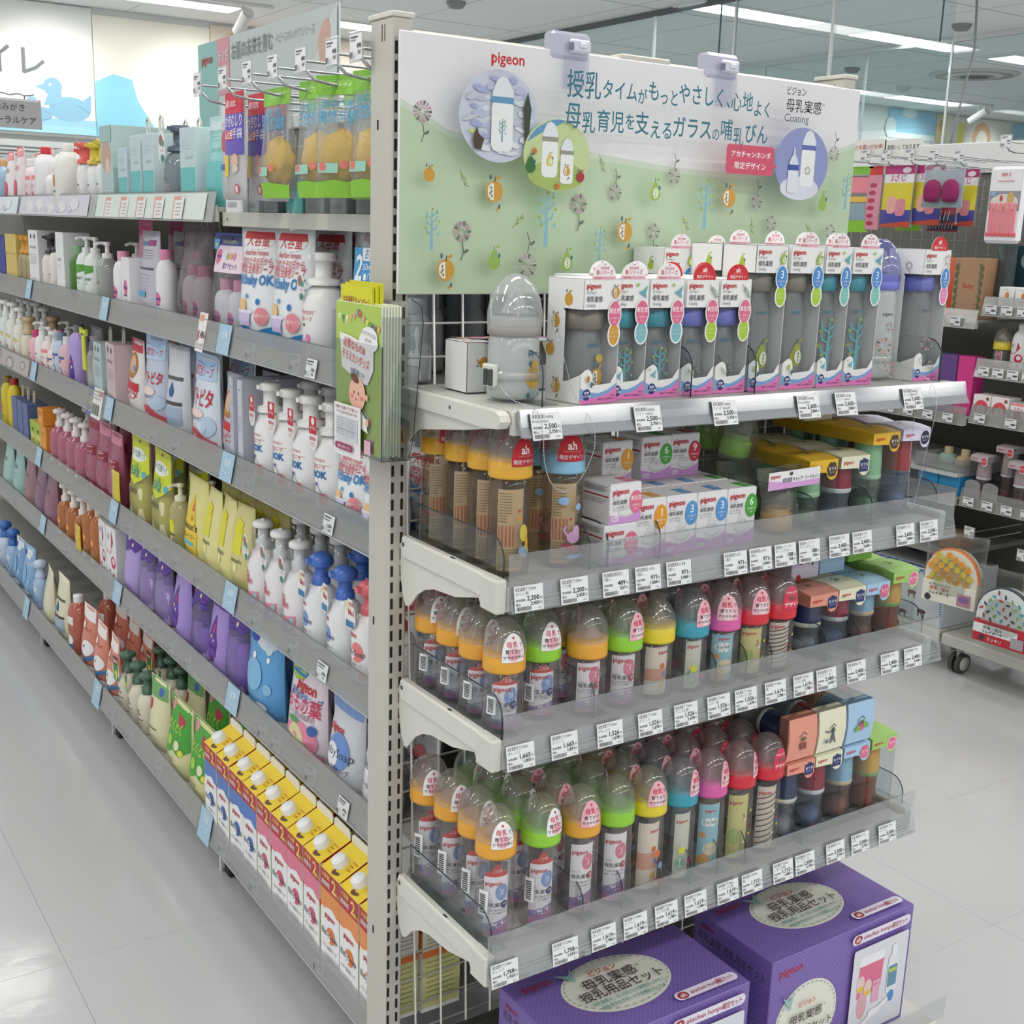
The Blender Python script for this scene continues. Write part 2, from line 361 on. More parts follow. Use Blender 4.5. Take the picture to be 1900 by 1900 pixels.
# ================================================================ gondola frame
BEI = M('#c6c3b8', .42); BEI2 = M('#c4c1b6', .45); OFF = M('#dad9cf', .38); DARK = M('#1c1c1c', .7); STEEL = M('#b9bbbd', .25, .9); GREYM = M('#8d8d89', .5)
def post(x, y0, label):
    t = thing('gondola_upright', label, 'shelf upright', None, (x, y0, 0))
    mb = MB(); mb.box(0, 0, .012, .03, .066, 1.765, BEI, .002); obj('column', mb.mesh('column'), t)
    mb = MB(); mb.box(-.002, -.002, 1.765, .033, .07, 1.772, M('#d8d4c8', .4), .001)
    for q in (.022, .03): mb.box(-.0006, q, 1.735, .0004, q+.0012, 1.757, DARK)
    obj('end_cap', mb.mesh('end_cap'), t)
    mb = MB()
    for k in range(66):
        z = .06+k*.0255
        for xx in (.0035, .019): mb.box(xx, -.0006, z, xx+.0042, .003, z+.0165, DARK)
    for z, yy in ((.36, .04), (.89, .045), (1.62, .04)): mb.box(-.0006, yy, z, .002, yy+.004, z+.013, DARK)
    obj('slots', mb.mesh('slots'), t, kind='stuff')
    mb = MB(); mb.lathe([(.016, 0), (.016, .012)], M('#3b3b3b'), 10, cx=.015, cy=.033); obj('foot', mb.mesh('foot'), t)
post(0.0, 0.0, 'beige slotted gondola post at the left edge of end panel')
post(0.888, 0.0, 'beige slotted gondola post at the right edge of end panel')
t = thing('end_panel_frame', 'beige top beam and white wire mesh closing the gondola end', 'panel', None, (0, 0, 0))
mb = MB(); mb.box(.031, .004, 1.712, .887, .03, 1.752, BEI, .003); obj('top_beam', mb.mesh('top_beam'), t)
mb = MB(); mb.box(.395, .001, 1.738, .492, .034, 1.757, M('#d6d2c6', .42), .002); obj('beam_cover', mb.mesh('beam_cover'), t)
mb = MB(); WIRE = M('#dcdcd6', .35)
for k in range(17): mb.tube([(.08+k*.05, .034, .08), (.03+k*.05, .034, 1.71)], .0018, WIRE, 5)
for k in range(33): mb.tube([(.032, .038, .1+k*.05), (.885, .038, .1+k*.05)], .0018, WIRE, 5)
obj('wire_mesh', mb.mesh('wire_mesh'), t, kind='stuff')
mb = MB(); mb.box(.47, .05, .08, .885, .056, 1.7, M('#6f6d68', .6)); obj('added_light_blocker', mb.mesh('added_light_blocker'), t)  # added board, stops right-aisle light shining through behind the mesh
mb = MB()
for z in (.02, .09): mb.box(.031, .01, z, .884, .03, z+.05, M('#55554f', .5), .002)
obj('kick_rail', mb.mesh('kick_rail'), t)
# ================================================================ the printed banner
def petal(s, x, y, r, c1='#b7a3b0', c2='#6d6a66', n=14, r0=.55):
    for i in range(n):
        a = 2*PI*i/n; b = .62*PI/n
        s.poly([(x+r*r0*math.cos(a-b*.6), y+r*r0*math.sin(a-b*.6)), (x+r*math.cos(a-b), y+r*math.sin(a-b)), (x+r*math.cos(a+b), y+r*math.sin(a+b)), (x+r*r0*math.cos(a+b*.6), y+r*r0*math.sin(a+b*.6))], c1 if i % 3 else c2)
def flower(s, x, y, r, d=-1, c1='#b7a3b0'):
    s.line([(x, y+d*r), (x+.2*r, y+d*2.0*r), (x-.1*r, y+d*2.8*r)], r*.1, '#6b6c66')
    s.ell(x+.5*r, y+d*1.9*r, r*.32, r*.14, '#6b6c66', 8, .6); petal(s, x, y, r, c1); petal(s, x, y, r*.5, '#cdb9bf', '#97a08c', 7, .4)
def leafp(s, x, y, L, rot, c='#a9c04f'):
    ca, sa = math.cos(rot), math.sin(rot)
    R_ = lambda a, b: (x+a*ca-b*sa, y+a*sa+b*ca)
    s.line([R_(-L*.7, 0), R_(L*.5, 0)], L*.045, '#5f665a')
    for i in range(6):
        t_ = -.4+.17*i
        for sg in (-1, 1): p = R_(L*(t_+.08), sg*L*.15*(1-abs(t_))); s.ell(p[0], p[1], L*.12, L*.04, c if (i+sg) % 3 else '#6d7566', 8, rot+sg*.7)
def tree(s, x, y, h, c='#86b9c6'):
    s.poly([(x-h*.05, y-h*.5), (x+h*.05, y-h*.5), (x+h*.03, y+h*.45), (x-h*.01, y+h*.45)], c)
    for t_, sg in ((-.1, -1), (-.02, 1), (.1, -1), (.18, 1), (.28, -1), (.34, 1)):
        s.line([(x, y+h*t_), (x+sg*h*.13, y+h*(t_+.06)), (x+sg*h*.15, y+h*(t_+.16))], h*.035, c)
    for dx, dy in ((-.16, .3), (.15, .42), (.02, .5), (.2, .2), (-.18, .05), (-.12, -.1)): s.ell(x+dx*h, y+dy*h, h*.035, h*.035, '#9db25f', 8)
    s.poly([(x+h*.12, y-h*.1), (x+h*.22, y-h*.05), (x+h*.2, y-h*.15)], c)
def apple(s, x, y, r, cut=True, c='#cf9c3c'):
    s.ell(x, y, r, r*1.05, c, 18); s.line([(x, y+r*.9), (x+.1*r, y+1.4*r)], r*.14, '#5a5a48'); s.ell(x+.45*r, y+1.3*r, r*.35, r*.16, c, 8, .5)
    s.ell(x-.5*r, y+1.35*r, r*.15, r*.28, '#3f6d80', 8)
    if cut:
        s.poly([(x-.05*r, y-.85*r), (x-.05*r, y+.8*r), (x-.5*r, y+.75*r), (x-.8*r, y+.3*r), (x-.75*r, y-.4*r), (x-.4*r, y-.8*r)], '#efe9d8')
        for dx, dy in ((-.4, .35), (-.35, 0), (-.5, -.2), (-.3, -.45)): s.ell(x+dx*r, y+dy*r, r*.09, r*.14, '#4b5b58', 7)
        s.ell(x+.6*r, y-1.45*r, r*.14, r*.26, '#3f6d80', 8); s.ell(x+.35*r, y-1.7*r, r*.14, r*.26, c, 8)
def pear(s, x, y, r, c='#9abb58', cut=False):
    s.ell(x, y, r, r*1.0, c, 16); s.poly([(x-.85*r, y+.4*r), (x-.4*r, y+1.5*r), (x, y+1.75*r), (x+.4*r, y+1.5*r), (x+.85*r, y+.4*r)], c)
    s.line([(x, y+1.7*r), (x-.1*r, y+2.2*r)], r*.12, '#4f5b40'); s.ell(x+.5*r, y+2.1*r, r*.4, r*.15, c, 8, .4); s.ell(x+.8*r, y+.9*r, r*.2, r*.34, '#35708a', 8)
    if cut:
        s.ell(x+.1*r, y+.1*r, r*.55, r*.8, '#e8edd2', 12)
        for dy in (-.3, .1, .5): s.ell(x+.1*r, y+dy*r, r*.08, r*.15, '#55635a', 6)
def pbottle(s, x, y, h, ring='#8f8f80', deco=None, wd=.36):
    w_ = h*wd/2; s.rr(x-w_, y, x+w_, y+h*.68, w_*.5, '#eceeec'); s.poly([(x-w_, y+h*.66), (x+w_, y+h*.66), (x+w_*.95, y+h*.8), (x+w_*.5, y+h*.96), (x, y+h), (x-w_*.5, y+h*.96), (x-w_*.95, y+h*.8)], '#dfe6ea')
    s.rect(x-w_*1.02, y+h*.645, x+w_*1.02, y+h*.73, ring)
    if deco: deco(s, x, y+h*.28, h*.09)
def logo(s, x, y, h, c='#c4202b', al='l'):
    """the red brand word, its p with a heart cut in the stem"""
    w_ = text('pigeon', .022)[2]*h
    x0 = x if al == 'l' else (x-w_/2 if al == 'c' else x-w_)
    s.txt('pigeon', x0, y, h, c, b=.022); s.rr(x0+h*.02, y-h*.17, x0+h*.2, y+h*.5, h*.05, c); return s
BW, BH = .911, .35
t = thing('banner_board', 'large green and white printed banner board clipped to the end panel', 'banner', None, (.002, -.012, 1.396))
mb = MB(); mb.box(0, -.005, 0, BW, 0, BH, M('#ecebec', .5), .0012); obj('board', mb.mesh('board'), t)
s = SH(front(-.005), eps=.00007, rough=.45)
G1 = '#c0d4b4'
s.poly([(.0012, .0012), (BW-.0012, .0012), (BW-.0012, .262), (.86, .247), (.795, .231), (.73, .21), (.671, .199), (.58, .196), (.494, .198), (.39, .206), (.292, .215), (.2, .216), (.12, .22), (.077, .227), (.03, .25), (.0012, .263)], '#d0dcc8')
s.poly([(.0012, .0012), (BW-.0012, .0012), (BW-.0012, .254), (.86, .238), (.795, .222), (.73, .201), (.671, .19), (.58, .187), (.494, .189), (.39, .197), (.292, .206), (.2, .207), (.12, .211), (.077, .218), (.03, .24), (.0012, .254)], G1)
for x, y in ((.036, .248), (.103, .089), (.307, .135)): flower(s, x, y, .0145, -1, '#c49bb4')
for x, y in ((.374, .154), (.454, .098), (.488, .184), (.67, .152), (.705, .118), (.843, .239), (.848, .108)): flower(s, x, y, .0125, -1 if y < .12 else 1)
flower(s, .207, .043, .017, 1)
for x, y, c in ((.038, .164, 0), (.145, .146, 1), (.386, .096, 1), (.066, .035, 1), (.597, .155, 1)): apple(s, x, y, .009 if not c else .0145, bool(c))
for x, y, c in ((.146, .047, 0), (.44, .155, 1), (.275, .046, 1), (.814, .152, 0)): pear(s, x, y, .0105, cut=bool(c))
for x, y, h in ((.04, .09, .056), (.233, .109, .078), (.333, .073, .056), (.542, .142, .078), (.866, .176, .06), (.44, .03, .05), (.62, .05, .07)): tree(s, x, y, h)
for x, y, r in ((.086, .16, -1.1), (.179, .106, .8), (.325, .193, -1.2), (.496, .112, -1.0), (.64, .111, -1.4), (.773, .11, -.8)): leafp(s, x, y, .02, r)
# three round photographs of the bottles
s.ell(.139, .247, .066, .062, '#c9cede', 40)
for i in range(46):
    a, q = i*2.4, ((i+.5)/46)**.5; s.ell(.139+.054*q*math.cos(a), .247+.053*q*math.sin(a), .007+.003*(i % 3), .003+.0015*(i % 2), ('#a2acd0', '#dcdfe6', '#b6bfd8', '#c3c6d2', '#d6d9e2')[i % 5], 9, .3*math.sin(i*5))
pbottle(s, .142, .2, .1, '#5f97bd', lambda s, x, y, r: tree(s, x, y, r*3.3, '#6fa7b8'))
s.poly([(.18, .212), (.186, .212), (.1895, .26), (.183, .283), (.1765, .26)], '#35402f'); s.poly([(.096, .202), (.107, .2), (.112, .215), (.103, .222), (.1, .232), (.094, .215)], '#4d3c30'); s.ell(.092, .225, .003, .003, '#cfdc4f', 8)
s.ell(.237, .2, .059, .05, '#c3d29a', 40); s.poly([(.19, .226), (.2, .236), (.222, .247), (.236, .25), (.25, .249), (.24, .243), (.205, .228), (.184, .216)], '#5e96bf'); s.ell(.237, .172, .05, .021, '#a4b864', 24)
pbottle(s, .224, .169, .077, '#97958a', lambda s, x, y, r: pear(s, x, y, r*.9, '#d6c34d', True)); pbottle(s, .254, .161, .064, '#97958a', lambda s, x, y, r: apple(s, x, y, r*1.1))
pear(s, .19, .182, .0085, '#2f6a33'); apple(s, .279, .172, .007, False, '#a8333a'); s.ell(.196, .204, .004, .004, '#cf6d3a', 10); s.ell(.238, .157, .004, .004, '#cf6d3a', 10)
s.ell(.735, .216, .062, .057, '#8d95c6', 40); s.ell(.733, .176, .045, .019, '#d9dae6', 24)
pbottle(s, .749, .18, .09, '#5b68b0', lambda s, x, y, r: petal(s, x, y, r*.8)); s.rr(.703, .168, .727, .208, .006, '#dfe1ea'); s.rect(.703, .204, .727, .214, '#3c4f9c')
s.poly([(.704, .213), (.726, .213), (.722, .223), (.717, .229), (.716, .24), (.713, .24), (.712, .229), (.707, .223)], '#d7dde9')
logo(s, .117, .316, .021)
TEAL = '#2f7183'
def run(s, parts, x, y, c, x1, b=.012):
    tot = sum(text(tt, b)[2]*h+h*.05 for tt, h, dy in parts); k = (x1-x)/tot
    for tt, h, dy in parts: s.txt(tt, x, y+dy, h, c, b=b, w=text(tt, b)[2]*h*k); x += (text(tt, b)[2]*h+h*.05)*k
run(s, (('授乳', .041, -.005), ('タイム', .029, -.003), ('が', .024, -.006), ('も', .031, .001), ('っと', .026, -.004), ('やさしく、', .032, .002), ('心', .031, -.001), ('地', .031, .001), ('よく', .027, -.006)), .246, .29, TEAL, .65)
run(s, (('母', .038, 0), ('乳', .032, -.006), ('育児', .033, -.002), ('を', .025, .003), ('支', .035, -.001), ('える', .029, -.006), ('ガラス', .034, -.001), ('の', .022, -.002), ('哺', .034, .002), ('乳', .03, -.006), ('びん', .033, 0)), .244, .243, TEAL, .65)
s.txt('ピジョン', .683, .322, .0145, '#33353a', b=.012, w=.046); s.txt('母乳実感', .684, .297, .022, '#33353a', b=.012, w=.083); s.txt('®', .769, .308, .008, '#77797c'); s.txt('Coating', .682, .28, .017, '#4d4f54', w=.057)
s.rr(.561, .192, .666, .237, .006, '#cf4f6b'); s.poly([(.664, .212), (.676, .207), (.664, .203)], '#cf4f6b')
s.txt('アカチャンホンポ', .614, .219, .0105, '#ffffff', 'c', .012, .088); s.txt('限定デザイン', .614, .201, .0115, '#ffffff', 'c', .012, .07)
obj('print', s.mesh('banner_print'), t)
for i, (x, tx) in enumerate(((.284, 'left'), (.582, 'right'))):
    t = thing('banner_clip', f'translucent white plastic clip holding banner top, {tx} of two', 'clip', 'banner clips', (x, -.008, 1.735))
    mb = MB(); mb.box(-.036, -.014, 0, .034, .012, .038, CL('#e9e8f6', .12, .2, 0, .55, '#e4e2f2'), .005); obj('body', mb.mesh('clip_body'), t)
    mb = MB(); mb.box(-.008, -.0215, .009, .03, -.0142, .028, M('#d9d8e8', .3), .003); mb.lathe([(.004, .012), (.004, .022)], M('#77778a'), 10, cx=-.006, cy=-.02); mb.box(.008, -.025, .016, .02, -.021, .023, M('#e6e5f0'), .001); obj('latch', mb.mesh('latch'), t)
    mb = MB(); mb.box(-.016, -.0164, -.042, .03, -.0152, .004, CL('#f6f6fb', .05)); obj('clear_tongue', mb.mesh('tongue'), t)
# ================================================================ shelves on the gondola end
DECK = M('#bdbcb6', .45); RAILC = CL('#f4f5f6', .1, .1, 0, .12, '#f2f4f6', 14); CHAN = M('#d6d6d2', .3)
EDGE = M('#3a3f42', .4); SHN = {1: 'top', 2: 'second', 3: 'third', 4: 'lowest'}
ZB = {1: 1.234, 2: .998, 3: .773, 4: .444}; ZD = {1: 1.265, 2: 1.032, 3: .807, 4: .478}
BR = [(0, .03), (-.018, .046), (-.265, .044), (-.274, .04), (-.274, .0), (-.262, .001), (-.227, .0), (-.222, .007), (-.162, -.009), (-.102, -.014), (-.075, -.022), (-.052, -.036), (-.029, -.06), (-.018, -.062), (-.008, -.047), (0, -.01)]
for k in (1, 2, 3, 4):
    zb = ZB[k]; t = thing('end_shelf', f'off-white steel shelf with clear price rail, {SHN[k]} shelf on the gondola end', 'shelf', 'shelves on the gondola end', (0, 0, zb))
    mb = MB(); mb.box(.03, -.27, .024, .912, -.004, .034 if k > 1 else .031, DECK, .001); obj('deck', mb.mesh('deck'), t)
    if k == 1:
        for x in (.012, .914):
            mb = MB()
            mb.prism([(.0, .02), (-.25, .021), (-.265, .014), (-.262, .008), (-.182, -.006), (-.053, -.025), (-.035, -.035), (-.019, -.05), (-.008, -.045), (0, 0)], 0, x+.006, x+.009, OFF)
            mb.prism([(-.003, .03), (-.262, .03), (-.272, .026), (-.276, .018), (-.268, .008), (-.23, .005), (-.15, .007), (-.003, .008)], 0, x, x+.016, OFF)
            for yy, zz in ((-.035, .021), (-.15, .02)): mb.tube([(x-.0006, yy, zz), (x+.002, yy, zz)], .0028, M('#77776f'), 8)
            obj('bracket', mb.mesh('bracket'), t)
        mb = MB(); mb.prism([(-.279, .031), (-.284, .033), (-.286, .022), (-.29, .012), (-.297, .0), (-.293, -.001), (-.285, .012), (-.279, .024)], 0, .033, .925, M('#aeb0b5', .32, .7)); mb.box(.03, -.279, .0, .915, -.27, .03, OFF)
        mb.prism([(-.2845, .034), (-.2855, .034), (-.2915, .012), (-.299, -.001), (-.298, -.0015), (-.2905, .012)], 0, .034, .928, RAILC); obj('price_rail', mb.mesh('price_rail'), t)
    else:
        for x in (.014, .914):
            mb = MB(); mb.prism(BR, 0, x+.006, x+.009, OFF); mb.box(x, -.266, .012, x+.014, -.012, .046, OFF, .003); mb.box(x-.002, -.278, -.002, x+.016, -.236, .0455, M('#d5d4ca', .35), .003)
            for yy in (-.02, ): mb.tube([(x-.0006, yy, .034), (x+.002, yy, .034)], .0035, M('#55554f'), 8)
            mb.box(x+.003, -.16, .0455, x+.006, -.15, .0466, DARK)
            obj('bracket', mb.mesh('bracket'), t)
        mb = MB(); mb.box(.03, -.277, .0, .928, -.271, .034, CHAN); obj('shelf_edge', mb.mesh('shelf_edge'), t)
        dx = .0 if k < 4 else -.015
        mb = MB(); mb.prism([(-.2795, .036), (-.2775, .078), (-.2765, .078), (-.2785, .036), (-.2875, .001), (-.279, .0), (-.279, -.0012), (-.2885, -.0002)], 0, .031+dx, .948+dx, RAILC)
        mb.box(.031+dx, -.2785, .0776, .948+dx, -.276, .0786, CL('#dfe5ea', .35, .1))
        for q in (.0035, .012, .018): mb.box(.031+dx, -.2882+.21*q-.0006, q, .948+dx, -.2882+.21*q, q+.0012, CL('#e8ecef', .45, .12, 0, .2))
        obj('price_rail', mb.mesh('price_rail'), t)
# price tags
def barcode(s, x, y, w_, h, seed=1, c='#3c3c3c'):
    r = random.Random(seed); u = x
    while u < x+w_:
        q = w_*(.012+.022*r.random()); s.rect(u, y, min(u+q, x+w_), y+h, c); u += q*1.1+w_*(.012+.02*r.random())
@memo
def price_tag(l1, l2, a, b, W_=.046, H_=.035):
    s = SH(front(0), eps=.00006); s.rect(0, 0, W_, H_, '#eeeff0'); I = '#26282b'
    s.txt(l1, .002, H_-.0068, .0058, I, b=.01, w=min(W_*.72, text(l1, .01)[2]*.0058)); s.txt(l2, .002, H_-.0125, .0052, I, w=min(W_*.7, text(l2)[2]*.0052))
    s.txt('本体価格', .002, H_-.0205, .0038, I, b=.02); s.txt('税込', .002, H_-.026, .0038, I, b=.02)
    s.txt(a, W_*.85, H_-.0205, .0088, I, 'r', .02); s.txt('円', W_*.87, H_-.0205, .0045, I); s.txt(b, W_*.85, H_-.0268, .0062, I, 'r', .02); s.txt('円', W_*.87, H_-.0268, .0042, I)
    barcode(s, .003, .002, W_*.48, .0052, hash(l2) % 97 if False else len(l1)+len(l2)*3); s.rect(W_*.78, .003, W_*.9, .0042, '#9a9a9a')
    return s.mesh('price_tag')
KB = '母乳実感'
TAGS = {1: [(.07, KB+'Coating', 'Fruits160ml', '2,500', '2,750'), (.238, KB+'Coating', 'ツリー 160ml', '2,500', '2,750'), (.379, KB+'Coating', 'ウィング 160mlAH', '2,500', '2,750'), (.548, KB+'Coating', 'Fruits240ml', '2,600', '2,860'), (.63, KB+'Coating', 'ツリー 240ml', '2,600', '2,860'), (.786, KB+'Coating', 'ウィング 240ml AH', '2,600', '2,860')],
 2: [(.058, KB+'プラ330ml', 'キリン柄', '2,200', '2,420'), (.133, KB+'プラ330ml', 'ゾウ柄', '2,200', '2,420'), (.204, KB+'乳首 新生児-SS', '1個入', '489', '537'), (.262, KB+'乳首 1ヵ月-S', '1個入', '971', '1,068'), (.319, KB+'乳首 3ヵ月-M', '2個入', '971', '1,068'), (.43, KB+'乳首 4ヵ月-L', '1個入', '971', '1,068'), (.482, KB+'乳首 6ヵ月-LL', '1個入', '971', '1,068'), (.535, KB+'キャップ・フード', 'オレンジイエロー', '188', '206'), (.587, KB+'キャップ・フード', 'ライトグリーン', '188', '206'), (.655, KB+'おうち', 'かいじゅう', '2,400', '2,640'), (.709, KB+'おうち', 'おでかけ パリ', '2,400', '2,640'), (.815, KB+'おうち', 'パリ', '2,600', '2,860'), (.875, KB+'おうち', 'おでかけ かさ', '2,500', '2,750')],
 3: [(.054, KB+'ガラス160ml', 'オレンジ', '1,665', '1,831'), (.128, KB+'ガラス160ml', 'グリーン', '1,665', '1,831'), (.208, KB+'プラ160ml', 'オレンジ', '1,526', '1,678'), (.283, KB+'プラ160ml', 'グリーン', '1,526', '1,678'), (.352, KB+'プラ160ml', 'アニマル柄', '1,526', '1,678'), (.418, KB+'プラ160ml', 'スター柄', '1,526', '1,678'), (.475, KB+'プラ160ml', 'トイボックス柄', '1,526', '1,678'), (.539, KB+'プラ160ml', '柄', '1,619', '1,780'), (.602, KB+'プラ160ml', 'しましま柄', '1,619', '1,780'), (.655, KB+'おうち', 'カップケーキ', '2,400', '2,640'), (.727, KB+'おうち', 'パリ', '2,400', '2,640'), (.811, KB+'おうち', 'お花', '2,400', '2,640'), (.871, KB+'おうち', 'グリーン', '2,400', '2,640')],
 4: [(.04, KB+'ガラス240ml', 'オレンジ', '1,758', '1,933'), (.146, KB+'ガラス240ml', 'グリーン', '1,758', '1,933'), (.217, KB+'プラ240ml', 'オレンジ', '1,619', '1,780'), (.278, KB+'プラ240ml', 'グリーン', '1,619', '1,780'), (.34, KB+'プラ240ml', 'アニマル柄', '1,619', '1,780'), (.4, KB+'プラ240ml', 'スター柄', '1,619', '1,780'), (.469, KB+'プラ240ml', 'トイボックス柄', '1,619', '1,780'), (.523, KB+'プラ240ml', '柄', '1,712', '1,883'), (.594, KB+'プラ240ml', 'しましま柄', '1,712', '1,883'), (.646, KB+'おうち', 'カップケーキ', '2,500', '2,750'), (.721, KB+'おうち', 'パリ', '2,500', '2,750'), (.784, KB+'おうち', 'お花', '2,500', '2,750'), (.855, KB+'おうち', 'グリーン', '2,500', '2,750')]}
for k, l in TAGS.items():
    for i, (x, a, b, c, d) in enumerate(l):
        o = obj('price_tag', price_tag(a, b, c, d), None, (x-.023, -.2895 if k > 1 else -.3, ZB[k]+(.0015 if k > 1 else -.004)))
        o.rotation_euler = (-.16 if k > 1 else -.3, 0, (random.random()-.5)*.02)
        tag(o, f'white price tag reading {c} and {d} yen, {ORD[i+1]} on {SHN[k]} end shelf', 'price tag', f'price tags on the {SHN[k]} end shelf')
# clear dividers
@memo
def divider(h=.06, d=.24):
    pts = [(0, 0), (0, h)]+[(-d+.03-.03*math.sin(a), h-.03+.03*math.cos(a)) for a in (0, .4, .8, 1.2, PI/2)]+[(-d, 0)]
    mb = MB(); mb.prism(pts, 0, -.0006, .0006, CL('#f2f5f6', .03, .04)); b = MB(); b.tube([(0, y, z) for y, z in pts[1:]], .0011, EDGE, 5)
    f = MB(); f.box(-.001, -d, .0005, .03, -.02, .0012, CL('#f2f5f6', .03))
    return [P('plate', mb.mesh('divider_plate')), P('edge', b.mesh('divider_edge')), P('foot', f.mesh('divider_foot'))]
for k, l in {1: (.088, .345, .47, .955-.06), 2: (.036, .178, .21, .305, .63, .76, .925), 3: (.041, .199, .435, .5, .555, .68, .76, .925), 4: (.034, .197, .272, .347, .411, .471, .531, .665, .925)}.items():
    for i, x in enumerate(l): put(divider(.06 if k > 1 else .07, .24), 'shelf_divider', f'clear plastic shelf divider, {ORD[i+1]} from left on {SHN[k]} end shelf', 'divider', f'dividers on the {SHN[k]} end shelf', x, -.018, ZD[k]+.0005)
# ================================================================ nursing bottles
HEART = lambda s, x, y, r, c: s.poly([(x, y-r), (x+r*.9, y+.1*r), (x+r*.85, y+.6*r), (x+r*.45, y+.8*r), (x, y+.4*r), (x-r*.45, y+.8*r), (x-r*.85, y+.6*r), (x-r*.9, y+.1*r)], c)
def egg(x, y0, w_, h):
    P_ = [(x-w_*.5, y0), (x+w_*.5, y0)]
    for i in range(13): a = PI*i/12; P_.append((x+w_*.5*math.cos(a)*(1 if i else 1), y0+h*.3+(h*.7)*math.sin(a)**.9))
    return P_
def sticker_art(s, kind, x, y0):
    if kind == 'ah':
        s.poly(egg(x, y0, .04, .037), '#c9202c'); s.txt('ah', x, y0+.0165, .0155, '#ffffff', 'c', .02); s.txt('アカチャンホンポ', x, y0+.0125, .0032, '#f3c9c9', 'c'); s.txt('限定デザイン', x, y0+.0035, .0066, '#ffffff', 'c', .005, .036)
    elif kind == 'rose':
        s.poly(egg(x, y0, .034, .037), '#d73a56'); s.txt('アカチャンホンポ', x, y0+.025, .0042, '#ffffff', 'c', .01, .026); s.txt('限定', x, y0+.0145, .009, '#ffffff', 'c', .03); s.txt('限定', x, y0+.0145, .009, '#4a4550', 'c', .005); s.txt('デザイン', x, y0+.005, .0076, '#ffffff', 'c', .03)
    else:
        bg = '#f2f0f1' if kind == 'white' else '#f0b4c0'
        s.poly(egg(x, y0, .034, .04), bg); s.ell(x, y0+.011, .0095, .0095, '#f1b3bf' if kind == 'white' else '#f6dde0', 14); HEART(s, x, y0+.034, .0024, '#c9283c')
        s.txt('母乳', x-.0025, y0+.0215, .0092, '#cc2b45', 'c', .02); s.txt('で', x+.0075, y0+.0215, .0072, '#3a3438', 'l'); s.txt('育てたい', x, y0+.013, .0066, '#3a3438', 'c', .008); s.txt('ママのために', x, y0+.0055, .0054, '#3a3438', 'c', .006)
def wave(s, W_, h0, h1, c, n=8, ph=0, amp=.2):
    s.poly([(-W_/2, 0), (W_/2, 0)]+[(W_/2-W_*i/n, h0+(h1-h0)*(.5+.5*math.cos(PI*i/n+ph))) for i in range(n+1)], c)
def leaflet_art(s, kind, H_):
    W_ = .04
    if kind in ('glass', 'plain'):
        if kind == 'glass':
            s.poly([(-.018, H_*.5), (.018, H_*.5), (.018, H_*1.06), (.007, H_*1.1), (.003, H_*1.2), (-.003, H_*1.2), (-.007, H_*1.1), (-.018, H_*1.06)], '#c2362f'); s.txt('ご注意', 0, H_*1.075, .0055, '#f4d8d2', 'c')
        s.rect(-.02, 0, .02, H_, '#e9e7ec'); wave(s, W_, H_*.22, H_*.3, '#8f82b4'); wave(s, W_, H_*.1, H_*.24, '#c07ea6', ph=.4)
        s.ell(.008, H_*.74, .0105, .0135, '#7d9ccf' if kind == 'glass' else '#d97a92', 16); s.txt('3' if kind == 'plain' else '0', .008, H_*.7, .011, '#f2f4f8', 'c'); s.ell(.0125, H_*.53, .0062, .0062, '#39478b' if kind == 'glass' else '#d0566f', 12); s.txt('耐熱', .0125, H_*.525, .0036, '#ffffff', 'c')
        logo(s, -.018, H_*.86, .0095); s.txt('ピジョン', -.018, H_*.6, .0032, '#444'+'444'); s.txt('母乳実感', -.018, H_*.51, .0074, '#44454c', b=.008); s.txt('おっぱい育児を大切に', -.018, H_*.44, .0035, '#55565c'); s.txt('サポートする哺乳びんです', -.018, H_*.39, .0033, '#55565c')
    elif kind == 'text':
        s.rect(-.02, 0, .02, H_, '#e2d5bd'); s.rect(-.018, H_*.3, .004, H_*.56, '#cf8672')
        for i in range(11):
            y = H_*(.95-.034*i); s.line([(-.018, y), (.0 if i < 8 else -.006, y)], .0011, '#8d8270')
        for i in range(8): s.line([(-.018, H_*(.26-.03*i)), (.016, H_*(.26-.03*i))], .001, '#948a78')
    elif kind == 'toy':
        s.rect(-.02, 0, .02, H_, '#8fc2cf'); s.ell(0, H_*.72, .015, .008, '#eef0ec', 14); s.ell(.004, H_*.3, .014, .012, '#ecdcb4', 14); s.ell(-.008, H_*.12, .012, .012, '#d9a24d', 14); s.ell(-.012, H_*.52, .006, .005, '#d99045', 10); logo(s, 0, H_*.88, .007, al='c'); s.txt('3ヵ月頃', 0, H_*.7, .006, '#9a8f80', 'c')
    elif kind == 'lime':
        s.rect(-.02, 0, .02, H_, '#cfcb83'); s.ell(-.008, H_*.35, .011, .014, '#9db86a', 14); s.txt('3', .008, H_*.6, .014, '#b9433f', 'c', .02); logo(s, -.018, H_*.86, .0085)
    elif kind == 'stripe':
        s.rect(-.02, 0, .02, H_, '#d9cdbd')
        for i in range(9): s.line([(-.019, H_*(.08+.09*i)), (.019, H_*(.17+.09*i))], .0022, '#5c4a45')
        logo(s, -.018, H_*.88, .0085)
    elif kind == 'anim':
        s.rect(-.02, 0, .02, H_, '#e2d8c8'); s.rect(-.02, H_*.3, .02, H_*.55, '#d8a189'); s.ell(.008, H_*.6, .005, .005, '#d9702f', 9); s.ell(.012, H_*.42, .005, .005, '#7f96c9', 9); s.ell(.008, H_*.2, .006, .006, '#d9b24b', 9); logo(s, .0, H_*.86, .007)
    elif kind == 'star':
        s.rect(-.012, 0, .02, H_, '#cfd3c2'); s.ell(.0, H_*.24, .009, .012, '#5fae9a', 14); s.ell(.0, H_*.24, .007, .01, '#cfd3c2', 12); logo(s, -.01, H_*.86, .0078)
